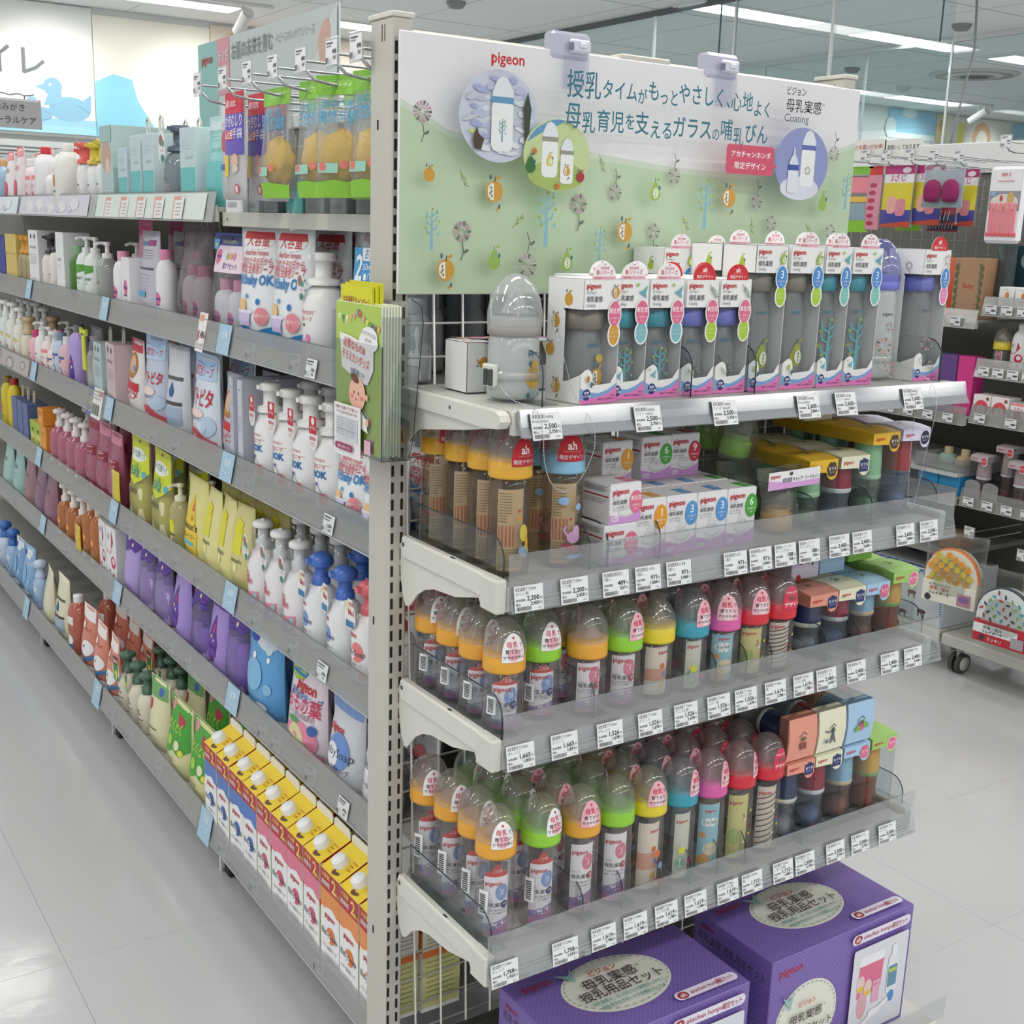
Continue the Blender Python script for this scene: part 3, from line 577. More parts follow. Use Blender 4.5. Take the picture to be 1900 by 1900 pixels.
def star(s, x, y, r, c): s.poly([(x+(r if i % 2 == 0 else r*.45)*math.sin(PI*i/5), y+(r if i % 2 == 0 else r*.45)*math.cos(PI*i/5)) for i in range(10)], c)
@memo
def nursing(h=.208, ring='#e3a63c', sticker='white', leaf='glass', tint='#faf9f9', cap='#f4f4f3', sang=.35, deco=None, flat=False, lang=-.3, haze=.07):
    zb = h-.0735; body = [(0, 0), (.024, 0), (.0292, .003), (.0305, .011), (.0297, .3*zb), (.0283, .55*zb), (.0282, .8*zb), (.0268, .93*zb), (.0225, zb)]
    parts = []
    mb = MB(); mb.lathe(body, CL(tint, .05, .04, 0, haze, '#e6e2e2', 45, .9), 22); parts.append(P('bottle_body', mb.mesh('bottle_body')))
    mb = MB(); mb.lathe([(.022, zb-.001), (.0302, zb), (.0306, zb+.004), (.0303, zb+.008), (.0299, zb+.026), (.024, zb+.0285), (0, zb+.0285)], M(ring, .3), 24); parts.append(P('ring', mb.mesh('ring')))
    mb = MB(); mb.lathe([(.0215, zb+.028), (.019, zb+.033), (.011, zb+.044), (.0075, zb+.052), (.006, zb+.06), (0, zb+.0625)], CL('#f3efe8', .05, .2, 0, .22, '#e9e4dc'), 16); parts.append(P('nipple', mb.mesh('nipple')))
    dome = [(.0312, zb+.0235), (.0312, zb+.029), (.0302, zb+.038), (.0275, zb+.05), (.0225, zb+.0605), (.0145, zb+.069), (.006, zb+.073), (0, zb+.0735)]
    if flat: dome = [(.0312, zb+.0235), (.0311, zb+.029), (.0292, zb+.038), (.021, zb+.054), (.0125, zb+.063), (.0115, zb+.0725), (0, zb+.0735)]
    mb = MB(); mb.lathe(dome, CL(cap, .06, .05, 0, .16, '#ecebe8', 45, 1.0), 24); st = []
    if sticker:
        s = SH(cyl(interp(dome), .0305, sang-.5), .007, .00012); sticker_art(s, sticker, 0, zb+.018); st = [P('sticker', s.mesh('cap_sticker'))]
    parts.append(P('cap', mb.mesh('cap'), None, st))
    if leaf:
        s = SH(cyl(.0235, .0235, lang), .008, .00006, .6); leaflet_art(s, leaf, zb*(.72 if leaf == 'glass' else .84)); me = s.mesh('leaflet')
        for v in me.vertices: v.co.z += .006; v.co.y += .004
        parts.append(P('leaflet', me))
    if leaf == 'glass':
        s = SH(cyl(interp(body), .029, -1.15), .006, .00015); s.rect(-.008, zb*.33, .008, zb*.62, '#efeff0')
        for i in range(9): s.rect(-.0055, zb*(.36+.026*i), .004, zb*(.374+.026*i), '#3b3b3b')
        parts.append(P('barcode_label', s.mesh('barcode_label')))
    if deco:
        s = SH(cyl(interp(body), .0285, -.12), .006, .0002)
        if deco == 'star': star(s, -.009, zb*.45, .0085, '#d8d63f'); star(s, .006, zb*.3, .007, '#c43b76')
        if deco == 'animals': s.ell(.004, zb*.52, .006, .006, '#d9702f', 9); s.ell(.011, zb*.36, .0055, .006, '#8a9ccf', 10); s.ell(.005, zb*.16, .006, .007, '#d9b24b', 9); s.ell(.005, zb*.2, .009, .004, '#b0582f', 9)
        if deco == 'elephant':
            s.ell(-.012, zb*.72, .008, .0055, '#8fb6dc', 12); s.ell(.012, zb*.65, .006, .005, '#8fb6dc', 12); s.ell(.004, zb*.34, .011, .009, '#c99bc6', 14); s.ell(.008, zb*.4, .006, .008, '#d3a6cc', 12); s.poly([(-.014, zb*.28), (.016, zb*.22), (.01, zb*.18), (-.008, zb*.21)], '#b02a4e'); s.line([(-.006, zb*.36), (-.011, zb*.42), (-.008, zb*.46)], .003, '#c99bc6'); s.ell(.005, zb*.13, .014, .003, '#88a9d6', 10); HEART(s, -.002, zb*.53, .0025, '#b02a3a')
        if deco == 'giraffe': HEART(s, .002, zb*.68, .003, '#b0402a'); s.ell(.003, zb*.6, .004, .003, '#d28a2e', 8); s.ell(.01, zb*.45, .007, .012, '#d2bf4a', 12); s.ell(.01, zb*.26, .009, .008, '#88a4c9', 12); s.ell(.014, zb*.34, .003, .012, '#d9a838', 8)
        if deco == 'dots':
            for i in range(7): star(s, .004+.006*math.sin(i*2.3), zb*(.1+.1*i), .0035, ('#d8c83f', '#b0343c', '#ddd8d0')[i % 3])
        parts.append(P('body_print', s.mesh('body_print')))
    return parts
# (shelf, column, list of depth rows) measured positions of the caps
def column(k, ci, spec, xs, desc, cat='baby bottle', rows=('front', 'second', 'third', 'fourth', 'fifth')):
    for r, (x, y) in enumerate(xs):
        sp = dict(spec)
        if r and 'rest' in sp: sp.update(sp['rest'])
        sp.pop('rest', None); sp['sang'] = sp.get('sang', .35)+(.0 if r == 0 else (-.25, .3, .1, -.1)[r % 4])
        put(nursing(**sp), 'nursing_bottle', f'{desc}, {ORD[ci]} column, {rows[r]} row, {SHN[k]} end shelf', cat, f'nursing bottles on the {SHN[k]} end shelf', x, y, ZD[k]+.0003, (ci*.37+r*.5) % .16-.08)
YS = (-.224, -.16, -.097, -.034)
def ys(x, n=4, y0=-.224, dx=0): return [(x+dx*i, y0+.0645*i) for i in range(n)]
OR, GRN, YEL, TEA, PNK, RED = '#e5a53a', '#93cf3c', '#e6cf35', '#3d9db4', '#dd62a8', '#d4323f'
column(4, 1, dict(ring=OR, sticker='white', leaf='glass', sang=.3), [(.066, -.214), (.083-.008, -.1495), (.071, -.085), (.065, -.0205)], 'orange ringed glass bottle')
column(4, 2, dict(ring=GRN, sticker='white', leaf='glass', cap='#e4efe0', sang=.7), ys(.143, 4, -.217), 'green ringed glass bottle')
column(4, 3, dict(ring=OR, sticker='pink', leaf='plain', sang=.35), ys(.2115, 4, -.224, -.0025), 'orange ringed plastic bottle')
column(4, 4, dict(ring=GRN, sticker=None, leaf='plain', cap='#e4efe0', rest=dict(sticker='pink', sang=1.2)), ys(.2775, 4, -.224, -.002), 'green ringed plastic bottle')
column(4, 5, dict(ring=YEL, sticker='pink', leaf='anim', deco='animals', cap='#eee9dd'), ys(.3425, 4), 'yellow ringed bottle with animal print')
column(4, 6, dict(ring=TEA, sticker='pink', leaf='star', deco='star', cap='#dfe6ea', sang=.85, rest=dict(sang=.35)), ys(.4065, 4), 'teal ringed bottle with star print')
column(4, 7, dict(ring=PNK, sticker='pink', leaf='toy', cap='#eee4ea', sang=1.0, rest=dict(sang=.35)), ys(.4705, 4), 'pink ringed bottle with sky leaflet')
column(4, 8, dict(ring=RED, sticker='pink', leaf='lime', deco='dots', cap='#eadfe0', sang=1.15, rest=dict(sticker='rose', sang=.4)), ys(.5345, 4), 'red ringed bottle with lime leaflet')
column(4, 9, dict(ring=RED, sticker='rose', leaf='stripe', deco='dots', cap='#eadfe0', sang=.6), ys(.5985, 4), 'red ringed bottle with striped leaflet')
h16 = .163
column(3, 1, dict(h=h16, ring=OR, sticker='white', leaf='glass', sang=.4), ys(.065, 4, -.222), 'orange ringed glass bottle')
column(3, 2, dict(h=h16, ring=GRN, sticker='white', leaf='glass', cap='#e4efe0', sang=.45), ys(.137, 4, -.207), 'green ringed glass bottle')
column(3, 3, dict(h=h16, ring=OR, sticker=None, leaf='plain', rest=dict(sticker='pink', sang=1.1)), ys(.2025, 4, -.23), 'orange ringed plastic bottle')
column(3, 4, dict(h=h16, ring=GRN, sticker='pink', leaf='plain', cap='#e4efe0', sang=.75), ys(.268, 4, -.23), 'green ringed plastic bottle')
column(3, 5, dict(h=h16, ring=YEL, sticker=None, leaf='anim', flat=True, cap='#eee9dd', rest=dict(sticker='pink', flat=False)), ys(.334, 4, -.226), 'yellow ringed bottle with animal print')
column(3, 6, dict(h=h16, ring=TEA, sticker='pink', leaf='star', deco='star', cap='#dfe6ea', sang=.6), ys(.399, 4, -.23), 'teal ringed bottle with star print')
column(3, 7, dict(h=h16, ring=PNK, sticker='pink', leaf='toy', cap='#eee4ea', sang=.1), ys(.4655, 4, -.23), 'pink ringed bottle with sky leaflet')
column(3, 8, dict(h=h16, ring=RED, sticker='pink', leaf='lime', deco='dots', cap='#eadfe0', sang=.35), ys(.527, 4, -.23), 'red ringed bottle with lime leaflet')
column(3, 9, dict(h=h16, ring=RED, sticker='rose', leaf='stripe', deco='dots', cap='#eadfe0', sang=.45), ys(.588, 4, -.23), 'red ringed bottle with striped leaflet')
AMB = '#e8decb'
column(2, 1, dict(ring='#e6ad3a', sticker='ah', leaf='text', tint=AMB, deco='giraffe', sang=.65, haze=.05), [(.072, -.212), (.079, -.147), (.08, -.082), (.076, -.0175)], 'amber bottle with orange ring and red sticker')
column(2, 2, dict(ring='#8cc0de', sticker='ah', leaf='text', tint=AMB, deco='elephant', sang=.25, haze=.05), ys(.16, 3, -.212, .004), 'amber bottle with blue ring and red sticker')
# ================================================================ window boxes on the top end shelf
def fmap(W_, D_):  # front face mapping with u measured from the box centre
    return front(-D_/2)
@memo
def window_box(H=.165, motif='apple', ring='#8a857c', tab='white', num='新生児', numc='#e0708f', coat='#cf9c3c', frost='#d9dcdc', W_=.062, D_=.07):
    hw, hd = W_/2, D_/2; CARD = M('#eeeeec', .45); parts = []
    wt = H-.04; wb = .028  # window top / bottom
    # card: back, right, floor, lid, plus front and left panels with the window cut away
    mb = MB(); th = .0007
    mb.box(-hw, hd-th, 0, hw, hd, H, CARD); mb.box(-hw, -hd, 0, hw, hd, th, CARD); mb.box(-hw, -hd, H-th, hw, hd, H, CARD)
    mb.box(-hw, -hd, wt, hw, -hd+th, H, CARD); mb.box(-hw, -hd, wt, -hw+th, hd, H, CARD); mb.box(hw-th, -hd, wt, hw, hd, H, CARD)
    mb.prism([(hd, 0), (hd, wt), (.004, wt), (.0, wt-.004), (.0, wb+.0), (-.008, wb+.001), (-hd, wb+.012), (-hd, 0)], 0, -hw, -hw+th, CARD)
    mb.box(hw-th, -hd, 0, hw, hd, wt, CARD)
    P_ = [(-hw, 0), (hw, 0), (hw, wb+.014), (hw-.012, wb-.002), (-hw+.0225, wb-.004), (-hw+.0215, wb+.008), (-hw+.019, wb+.015), (-hw+.0135, wb+.0185), (-hw+.008, wb+.017), (-hw, wb+.012)]
    mb.prism(P_, 1, -hd, -hd+th, CARD); parts.append(P('carton', mb.mesh('window_carton')))
    mb = MB(); mb.quad([(-hw+.0002, -hd+.001, wb-.006), (hw-.0002, -hd+.001, wb-.006), (hw-.0002, -hd+.001, wt+.002), (-hw+.0002, -hd+.001, wt+.002)], CL('#f4f5f5', .04, .06)); mb.quad([(-hw+.001, -hd, wb), (-hw+.001, .004, wb), (-hw+.001, .004, wt), (-hw+.001, -hd, wt)], CL('#f4f5f5', .04, .06)); parts.append(P('window', mb.mesh('window_film')))
    s = SH(front(-hd), eps=.0001)
    s.poly([(-hw, 0), (hw, 0), (hw, .026), (hw-.018, .017), (0, .0135), (-hw+.012, .016), (-hw, .022)], '#7fa8dc'); s.poly([(-hw, 0), (hw, 0), (hw, .0225), (hw-.014, .013), (.002, .0085), (-hw+.008, .007), (-hw, .006)], '#e57fbf')
    s.ell(-hw+.012, .0125, .0072, .0078, '#2a3377', 16); s.txt('耐熱', -hw+.012, .0135, .0042, '#ffffff', 'c', .01); s.txt('ガラス製', -hw+.012, .009, .0036, '#ffffff', 'c', .01); s.txt('160ml' if H < .2 else '240ml', hw-.003, .0085, .0035, '#77446a', 'r'); s.txt('耐熱ガラス製哺乳びん', hw-.003, .0042, .0032, '#5d3454', 'r')
    y = H
    logo(s, -hw+.004, y-.0125, .0098); s.txt('ピジョン', -hw+.004, y-.0195, .0045, '#45464a', b=.01); s.txt('母乳実感', -hw+.004, y-.0295, .0082, '#45464a', b=.014, w=.029); s.txt('Coating', -hw+.004, y-.0362, .0058, '#6d6e72', w=.016)
    s.ell(hw-.0115, y-0.0460, .0128, .0185, '#f6f6f4', 20); s.ell(hw-.0115, y-0.0735, .0118, .0165, '#f6f6f4', 20); s.ell(hw-.0115, y-0.0735, .0095, .0145, coat, 20); s.ell(hw-.0115, y-0.0460, .0108, .0165, numc, 22)
    if num == '3': s.txt('3', hw-.0115, y-0.0475, .0165, '#ffffff', 'c')
    else: s.txt(num, hw-.0115, y-0.0450, .0078, '#ffffff', 'c', .012, .019)
    s.txt('3ヵ月頃から' if num == '3' else '0ヵ月頃から', hw-.0115, y-0.0530, .0032, '#fbe6ea', 'c'); s.txt('丸穴', hw-.0115, y-0.0580, .0032, '#fbe6ea', 'c'); s.txt('シリコーン', hw-.0115, y-0.0720, .0038, '#f4f4e4', 'c'); s.txt('コーティング', hw-.0115, y-0.0773, .0034, '#f4f4e4', 'c')
    mx, my = hw-.011, y-.018; bx, by = -hw+.0125, wb+.0055
    def mot(s, x, y, r):
        if motif == 'apple': apple(s, x, y, r*.8)
        elif motif == 'pear': pear(s, x, y-r*.4, r*.72, '#a8c23e', True)
        elif motif == 'bird': s.poly([(x-r, y-.1*r), (x-.1*r, y-.5*r), (x+.7*r, y-1.1*r), (x+.45*r, y-.2*r), (x+.9*r, y+1.1*r), (x, y+.25*r)], '#63a9b4'); s.ell(x-1.2*r, y+1.1*r, r*.3, r*.3, '#9fbe6a', 8)
        elif motif == 'leaf': leafp(s, x, y, r*2.2, -.9, '#8f9f62')
        else: petal(s, x, y+.2*r, r, '#c9a0a0'); s.line([(x, y-.8*r), (x+.6*r, y-1.6*r)], r*.1, '#777')if False else s.line([(x, y-.8*r), (x+.6*r, y-1.6*r)], r*.12, '#70706a')
    mot(s, mx, my, .0085)
    if motif in ('apple', 'pear'): s.ell(-hw+.0115, wb+.0055, .0026, .005, '#b98232' if motif == 'apple' else '#a8c23e', 10); s.ell(-hw+.0175, wb-.002, .0022, .0042, '#2e6f86', 10)
    else: mot(s, bx, by, .0058)
    parts.append(P('front_print', s.mesh('front_print')))
    s = SH(left(-hw), eps=.0001); q = lambda y_: y_  # side face: u = -y
    spots = ((-.004+.01, H-.022), (-.02, wt-.018), (-.024, wb+.045), (-.006, .016), (-.018, H-.03))
    for i, (u, v) in enumerate(((.006, H-.028), (-.018, wt-.018), (-.026, H*.42), (-.012, .02))):
        if motif == 'apple': apple(s, u, v, .0082, i % 2 == 1)
        elif motif == 'pear': pear(s, u, v, .0065, '#a8c23e', i % 2 == 1)
        else: mot(s, u, v, .0065)
    parts.append(P('side_print', s.mesh('side_print')))
    if tab:
        s = SH(lambda u, v, h: (u, -hd-.0004-h+.0, H+v), eps=.00012); mb = MB()
        pts = [(-.02, -.0015), (.022, -.0015)]+[(.001+.021*math.cos(PI*i/12), .003+.018*math.sin(PI*i/12)) for i in range(13)]
        mb.prism([(a, H+b) for a, b in pts], 1, -hd, -hd+.0005, CARD)
        if tab == 'white':
            s.poly(pts, '#f4f2f2'); s.rect(-.0198, -.001, .0218, .0032, '#f0b8c6'); s.txt('抵抗低減シリコーンコート', .001, -.0002, .0032, '#c23350', 'c', .005, .036); s.txt('新シリーズ', .001, .0055, .0072, '#d8405c', 'c', .008, .03); s.txt('母乳実感', .001, .0122, .0042, '#d8405c', 'c'); HEART(s, .001, .0185, .0013, '#c9283c')
        else: s.poly(pts, '#d22630'); s.txt('ah', .001, .0095, .0092, '#ffffff', 'c', .02); s.txt('アカチャンホンポ', .001, .0068, .0023, '#f3d0d0', 'c'); s.txt('限定デザイン', .001, .001, .0052, '#ffffff', 'c', .004, .031)
        parts.append(P('top_tab', mb.mesh('top_tab'), None, [P('tab_print', s.mesh('tab_print'))]))
    zb = H-.068; body = [(0, .002), (.024, .002), (.0275, .006), (.0285, .016), (.0275, .4*zb), (.0265, .8*zb), (.021, zb)]
    mb = MB(); mb.lathe(body, CL('#e9ebeb', .05, .2, 0, .42, frost), 18); mb.lathe([(.0205, zb), (.0285, zb+.001), (.0285, zb+.024), (0, zb+.026)], M(ring, .35), 18)
    mb.lathe([(.0288, zb+.022), (.0288, zb+.028), (.0265, zb+.04), (.02, zb+.054), (.01, zb+.0615), (0, zb+.063)], CL('#eef0f0', .08, .05, 0, .1, ring), 18); parts.append(P('bottle', mb.mesh('boxed_bottle')))
    s = SH(cyl(.0285, .0285, -.15), .007, .0003); s.txt('pigeon', .0, zb*.78, .0075, '#3e7f93' if motif != 'flower' else '#6d6d72', 'c', .02)
    if motif == 'apple': apple(s, .006, zb*.35, .012, True, '#d2a02c'); s.ell(.006, zb*.62, .006, .006, '#d2b23c', 10)
    elif motif == 'pear': pear(s, .004, zb*.32, .013, '#a9ad34', True)
    elif motif == 'bird': tree(s, .002, zb*.4, zb*.62, '#63b3be')
    elif motif == 'leaf': leafp(s, .0, zb*.4, .03, -.9, '#8f958a'); s.ell(.011, zb*.6, .0015, .002, '#6a6f70', 6)
    else:
        for dx, dy, r in ((.006, .66, .006), (.0, .42, .011), (.007, .18, .007)): petal(s, dx, zb*dy, r, '#cf9a96'); s.line([(dx, zb*dy-r), (dx+r*.8, zb*dy-2*r)], .0007, '#70706a')
    parts.append(P('bottle_print', s.mesh('boxed_bottle_print')))
    return parts
TQ = '#3f9fb2'; VIO = '#7a7fd6'; GB = '#8f877c'
WB = [(.176, .165, 'apple', GB, 'white', '新生児', '#dd6f90', '#cf9c3c', .068), (.243, .165, 'bird', TQ, 'white', '新生児', '#dd6f90', '#7fb9c4', .06), (.306, .165, 'bird', TQ, 'white', '新生児', '#dd6f90', '#7fb9c4', .0615), (.372, .165, 'leaf', VIO, 'ah', '新生児', '#dd6f90', '#a9cc38', .0605), (.436, .165, 'leaf', VIO, 'ah', '新生児', '#dd6f90', '#a9cc38', .0605),
      (.504, .214, 'pear', GB, None, '3', '#4f8fd0', '#a9cc38', .065), (.578, .214, 'pear', GB, 'white', '3', '#4f8fd0', '#a9cc38', .07), (.645, .214, 'bird', TQ, 'white', '3', '#4f8fd0', '#7fc4b8', .06), (.713, .214, 'bird', TQ, 'white', '3', '#4f8fd0', '#7fc4b8', .067), (.88, .214, 'flower', VIO, 'ah', '3', '#4f8fd0', '#e08cc0', .07)]
DW = {'apple': 'orange apple', 'bird': 'blue bird', 'leaf': 'leaf', 'pear': 'green pear', 'flower': 'flower'}
for i, (x, H, mo, ri, tb, nu, nc, co, W_) in enumerate(WB):
    y = -.205 if i else -.222
    put(window_box(H, mo, ri, tb, nu, nc, co, '#d9dcdc', W_), 'window_box', f'white window box with {DW[mo]} print, {ORD[i+1]} from left, front of top end shelf', 'boxed bottle', 'boxed bottles on the top end shelf', x, y, ZD[1]+.0005, .12 if i == 0 else (.05 if i in (7, 9) else .0))
    if i not in (0, 9):
        put(window_box(H, mo, ri, 'white' if i in (5, 6, 7) else tb, nu, nc, co, '#d9dcdc', W_), 'window_box', f'white window box with {DW[mo]} print behind box {ORD[i+1]} from left, top end shelf', 'boxed bottle', 'boxed bottles on the top end shelf', x+.002, y+.074, ZD[1]+.0005)
# two pear boxes peep out behind, stacked on the second row
for j, x in enumerate((.45, .524)):
    put(window_box(.205, 'pear', GB, 'white', '3', '#4f8fd0', '#a9cc38', '#d9dcdc', .066), 'window_box', f'white pear print box at back under banner, {("left", "right")[j]} one', 'boxed bottle', 'boxed bottles on the top end shelf', x, -.06, ZD[1]+.0005, .04)
# box lying on its back and the demonstration bottles on chains
r = put(window_box(.165, 'apple', GB, None, '新生児', '#dd6f90', '#cf9c3c', '#d9dcdc', .06), 'window_box', 'white apple print box lying on its side behind the sample bottle', 'boxed bottle', None, .222, -.085, ZD[1]+.031, 0)
r.matrix_world = Matrix(((0, 0, -1, .224), (1, 0, 0, -.085), (0, -1, 0, ZD[1]+.0365), (0, 0, 0, 1)))
def demo(x, y, h, ring, body, motif, label, rr=.034):
    t = thing('sample_bottle', label, 'baby bottle', 'sample bottles on chains', (x, y, ZD[1]+.001), .1)
    zb = h-.078; pr_ = [(0, .004), (.029, .004), (.0335, .008), (.0338, .018), (.0332, .5*zb), (.0325, .92*zb), (.029, zb)]
    mb = MB(); mb.lathe([(a*rr/.034, b) for a, b in pr_], CL('#eef1f1', .05, .15, 0, .72, '#e8ecec'), 24); obj('bottle_body', mb.mesh('sample_body'), t)
    mb = MB(); mb.lathe([(.027, zb-.001), (rr*1.01, zb), (rr*1.01, zb+.013), (rr*.95, zb+.0145), (rr*.9, zb+.022), (0, zb+.024)], M(ring, .4), 24); obj('ring', mb.mesh('sample_ring'), t)
    mb = MB(); mb.lathe([(rr*1.04, zb+.0125), (rr*1.03, zb+.03), (rr*.93, zb+.048), (rr*.72, zb+.065), (rr*.4, zb+.076), (rr*.12, zb+.08), (0, zb+.0802)], CL('#f1f3f5', .08, .06, 0, .3, ring if ring == VIO else '#eef2f4'), 24); obj('cap', mb.mesh('sample_cap'), t)
    mb = MB(); mb.lathe([(.02, zb+.028), (.012, zb+.045), (.007, zb+.06), (0, zb+.063)], CL('#f4f4f2', .08, .15, 0, .4, '#eceae6'), 14); obj('nipple', mb.mesh('sample_nipple'), t)
    s = SH(cyl(interp([(a*rr/.034, b) for a, b in pr_]), rr, .2 if motif == 'apple' else -.3), .007, .0003)
    s.txt('pigeon', 0, zb*.72, .008, '#3e7f93' if motif == 'apple' else '#66666c', 'c', .02)
    if motif == 'apple': apple(s, .0, zb*.38, .014, False, '#dba52a'); s.ell(0, zb*.58, .006, .006, '#dba52a', 10); s.ell(-.011, zb*.12, .0025, .004, '#3c7387', 8)
    else:
        for dx, dy, q in ((.004, .6, .007), (-.006, .4, .0125), (.002, .16, .008)): petal(s, dx, zb*dy, q, '#cf9a96'); s.line([(dx, zb*dy-q), (dx+q*.8, zb*dy-2*q)], .0008, '#70706a')
    obj('body_print', s.mesh('sample_print'), t)
    mb = MB(); mb.lathe([(rr*1.01, .03), (rr*1.06, .03), (rr*1.06, .042), (rr*1.01, .042)], CL('#f2f2f0', .1, .1, 0, .35), 24); mb.box(-.043, -.012, .02, -.034, .014, .05, M('#dfe0d4', .35), .002); mb.box(-.046, -.011, .022, -.0425, -.003, .044, M('#55585a', .4, .6), .001); mb.box(-.046, .0, .022, -.0425, .008, .044, M('#55585a', .4, .6), .001); obj('security_clamp', mb.mesh('security_clamp'), t)
    return t
demo(.086, -.19, .166, '#a5a09a', 0, 'apple', 'frosted sample bottle with orange apple and grey ring, chained to top shelf', .036)
demo(.802, -.19, .226, VIO, 0, 'flower', 'tall frosted sample bottle with violet ring and flowers, chained to top shelf', .033)
def chain(pts, label):
    mb = MB(); path = [Vector(p) for p in pts]; fine = []
    for i in range(len(path)-1):
        p0 = path[max(i-1, 0)]; p1 = path[i]; p2 = path[i+1]; p3 = path[min(i+2, len(path)-1)]
        for k in range(10):
            u = k/10; fine.append(.5*((2*p1)+(p2-p0)*u+(2*p0-5*p1+4*p2-p3)*u*u+(3*p1-p0-3*p2+p3)*u**3))
    fine.append(path[-1]); acc = 0; last = fine[0]; BALL = M('#d4d6d8', .2, .9)
    mb.tube(fine, .0003, BALL, 4)
    for p in fine:
        n = max(1, int((p-last).length/.0034))
        for k in range(n):
            c = last.lerp(p, (k+1)/n); r = .00125
            mb.add([c+Vector(v)*r for v in ((1, 0, 0), (-1, 0, 0), (0, 1, 0), (0, -1, 0), (0, 0, 1), (0, 0, -1))], [(0, 2, 4), (2, 1, 4), (1, 3, 4), (3, 0, 4), (2, 0, 5), (1, 2, 5), (3, 1, 5), (0, 3, 5)], BALL, True)
        last = p
    tag(obj('ball_chain', mb.mesh('ball_chain')), label, 'chain', 'ball chains')
chain([(.132, -.205, 1.383), (.138, -.225, 1.34), (.138, -.26, 1.28), (.14, -.297, 1.25), (.143, -.303, 1.22), (.135, -.3, 1.19), (.118, -.3, 1.168), (.098, -.3, 1.16), (.078, -.3, 1.172), (.066, -.3, 1.2), (.06, -.302, 1.235), (.058, -.29, 1.266), (.052, -.24, 1.275), (.051, -.205, 1.294)], 'ball chain looping down from the left sample bottle over the top rail')
chain([(.838, -.2, 1.3), (.842, -.24, 1.285), (.842, -.285, 1.268), (.836, -.303, 1.23), (.823, -.303, 1.16), (.809, -.303, 1.085), (.8, -.303, 1.068), (.789, -.303, 1.09), (.784, -.303, 1.16), (.781, -.303, 1.23), (.784, -.28, 1.268), (.79, -.235, 1.278), (.785, -.215, 1.296)], 'ball chain looping down from the right sample bottle over the top rail')
# ================================================================ small teat cartons on the second end shelf
def carton_mesh(W_, D_, H, col, bev=.0012, lid=True):
    mb = MB(); mb.box(-W_/2, -D_/2, 0, W_/2, D_/2, H, M(col, .45), bev)
    if lid: mb.box(-W_/2+.0015, -D_/2+.001, H-.0004, W_/2-.0015, D_/2-.0015, H+.0009, M(col, .42), .0006)
    return mb.mesh('carton')
@memo
def teat_carton(num, c, H=.087, W_=.059):
    D_ = .06; hd = D_/2; hw = W_/2; s = SH(front(-hd), eps=.0001); s.poly([(-hw, .0), (hw, .0), (hw, H*.3), (hw*.5, H*.2), (0, H*.15), (-hw, H*.24)], '#d39ad6'); s.rr(-hw+.004, .004, -hw+.017, .0105, .003, '#eee4f2'); s.txt('2個入' if H > .07 else '1個入', -hw+.0105, .0055, .0046, '#9a5fa0', 'c')
    # teat
    s.ell(.002, H*.3, .0165, .0085, '#cfcfcf', 20); s.ell(.002, H*.34, .0155, .008, '#e6e6e5', 20); s.poly([(-.0125, H*.36), (.0165, H*.36), (.008, H*.5), (.0055, H*.63), (.002, H*.67), (-.0015, H*.63), (-.004, H*.5)], '#e2e2e1'); s.ell(.002, H*.4, .009, .004, '#d2d2d1', 14)
    s.ell(hw-.0105, H-.028, .0125, .0185 if H > .07 else .0165, c, 20)
    if len(num) > 1: s.txt(num, hw-.0105, H-.025, .0075, '#ffffff', 'c', .012, .0195)
    else: s.txt(num, hw-.0105, H-.0275, .017, '#ffffff', 'c', .008)
    s.txt('ヵ月頃から', hw-.0105, H-.034, .0036, '#ffffff', 'c'); s.txt('丸穴', hw-.0105, H-.039, .0036, '#ffffff', 'c')
    logo(s, -hw+.004, H-.0145, .0115); s.txt('ピジョン', -hw+.004, H-.0215, .0036, '#55565a'); s.txt('母乳実感', -hw+.004, H-.0285, .0068, '#3f4044', b=.012); s.txt('おっぱい育児を', -hw+.004, H-.034, .0031, '#55565a'); s.txt('サポートします', -hw+.004, H-.038, .0031, '#55565a')
    t_ = SH(top(H+.0009), eps=.0001); t_.rect(.006, -hd+.006, hw-.005, .006, c); t_.txt(num if len(num) == 1 else '新', .0155, -hd+.012, .014, '#e6e6ea', 'c')
    l_ = SH(left(-hw), eps=.0001); l_.rect(-hd+.003, H*.66, hd-.004, H*.7, '#b0303c')
    for i in range(9): l_.line([(-hd+.004, H*(.92-.025*i) if i < 6 else H*(.6-.05*(i-6))), (hd-.006-.004*(i % 3), H*(.92-.025*i) if i < 6 else H*(.6-.05*(i-6)))], .0008, '#9b9b9b')
    return [P('carton', carton_mesh(W_, D_, H, '#eceaec')), P('front_print', s.mesh('front_print')), P('top_print', t_.mesh('top_print')), P('side_print', l_.mesh('side_print'))]
NC = {'新生児': '#e0708f', '1': '#e8a02a', '3': '#5a9bd4', '6': '#4aa83a', '9': '#cc3348'}; NW = {'新生児': 'pink newborn badge', '1': 'orange 1', '3': 'blue 3', '6': 'green 6', '9': 'red 9'}
def tc(n, x, y, z, H, l, rot=0): put(teat_carton(n, NC[n], H), 'teat_carton', l, 'carton', 'teat cartons on the second end shelf', x, y, z, rot)
zz = ZD[2]+.0004
tc('新生児', .236, -.222, zz, .057, 'white teat carton, pink newborn badge, bottom of the front stack'); tc('新生児', .242, -.22, zz+.0585, .057, 'white teat carton, pink newborn badge, top of the front stack', .06)
tc('1', .295, -.215, zz, .087, 'white teat carton with orange 1, front row of second end shelf'); tc('3', .3545, -.215, zz, .087, 'white teat carton with blue 3, left of two in front row'); tc('3', .414, -.216, zz, .087, 'white teat carton with blue 3, right of two in front row'); tc('6', .4735, -.217, zz, .087, 'white teat carton with green 6 at front row end')
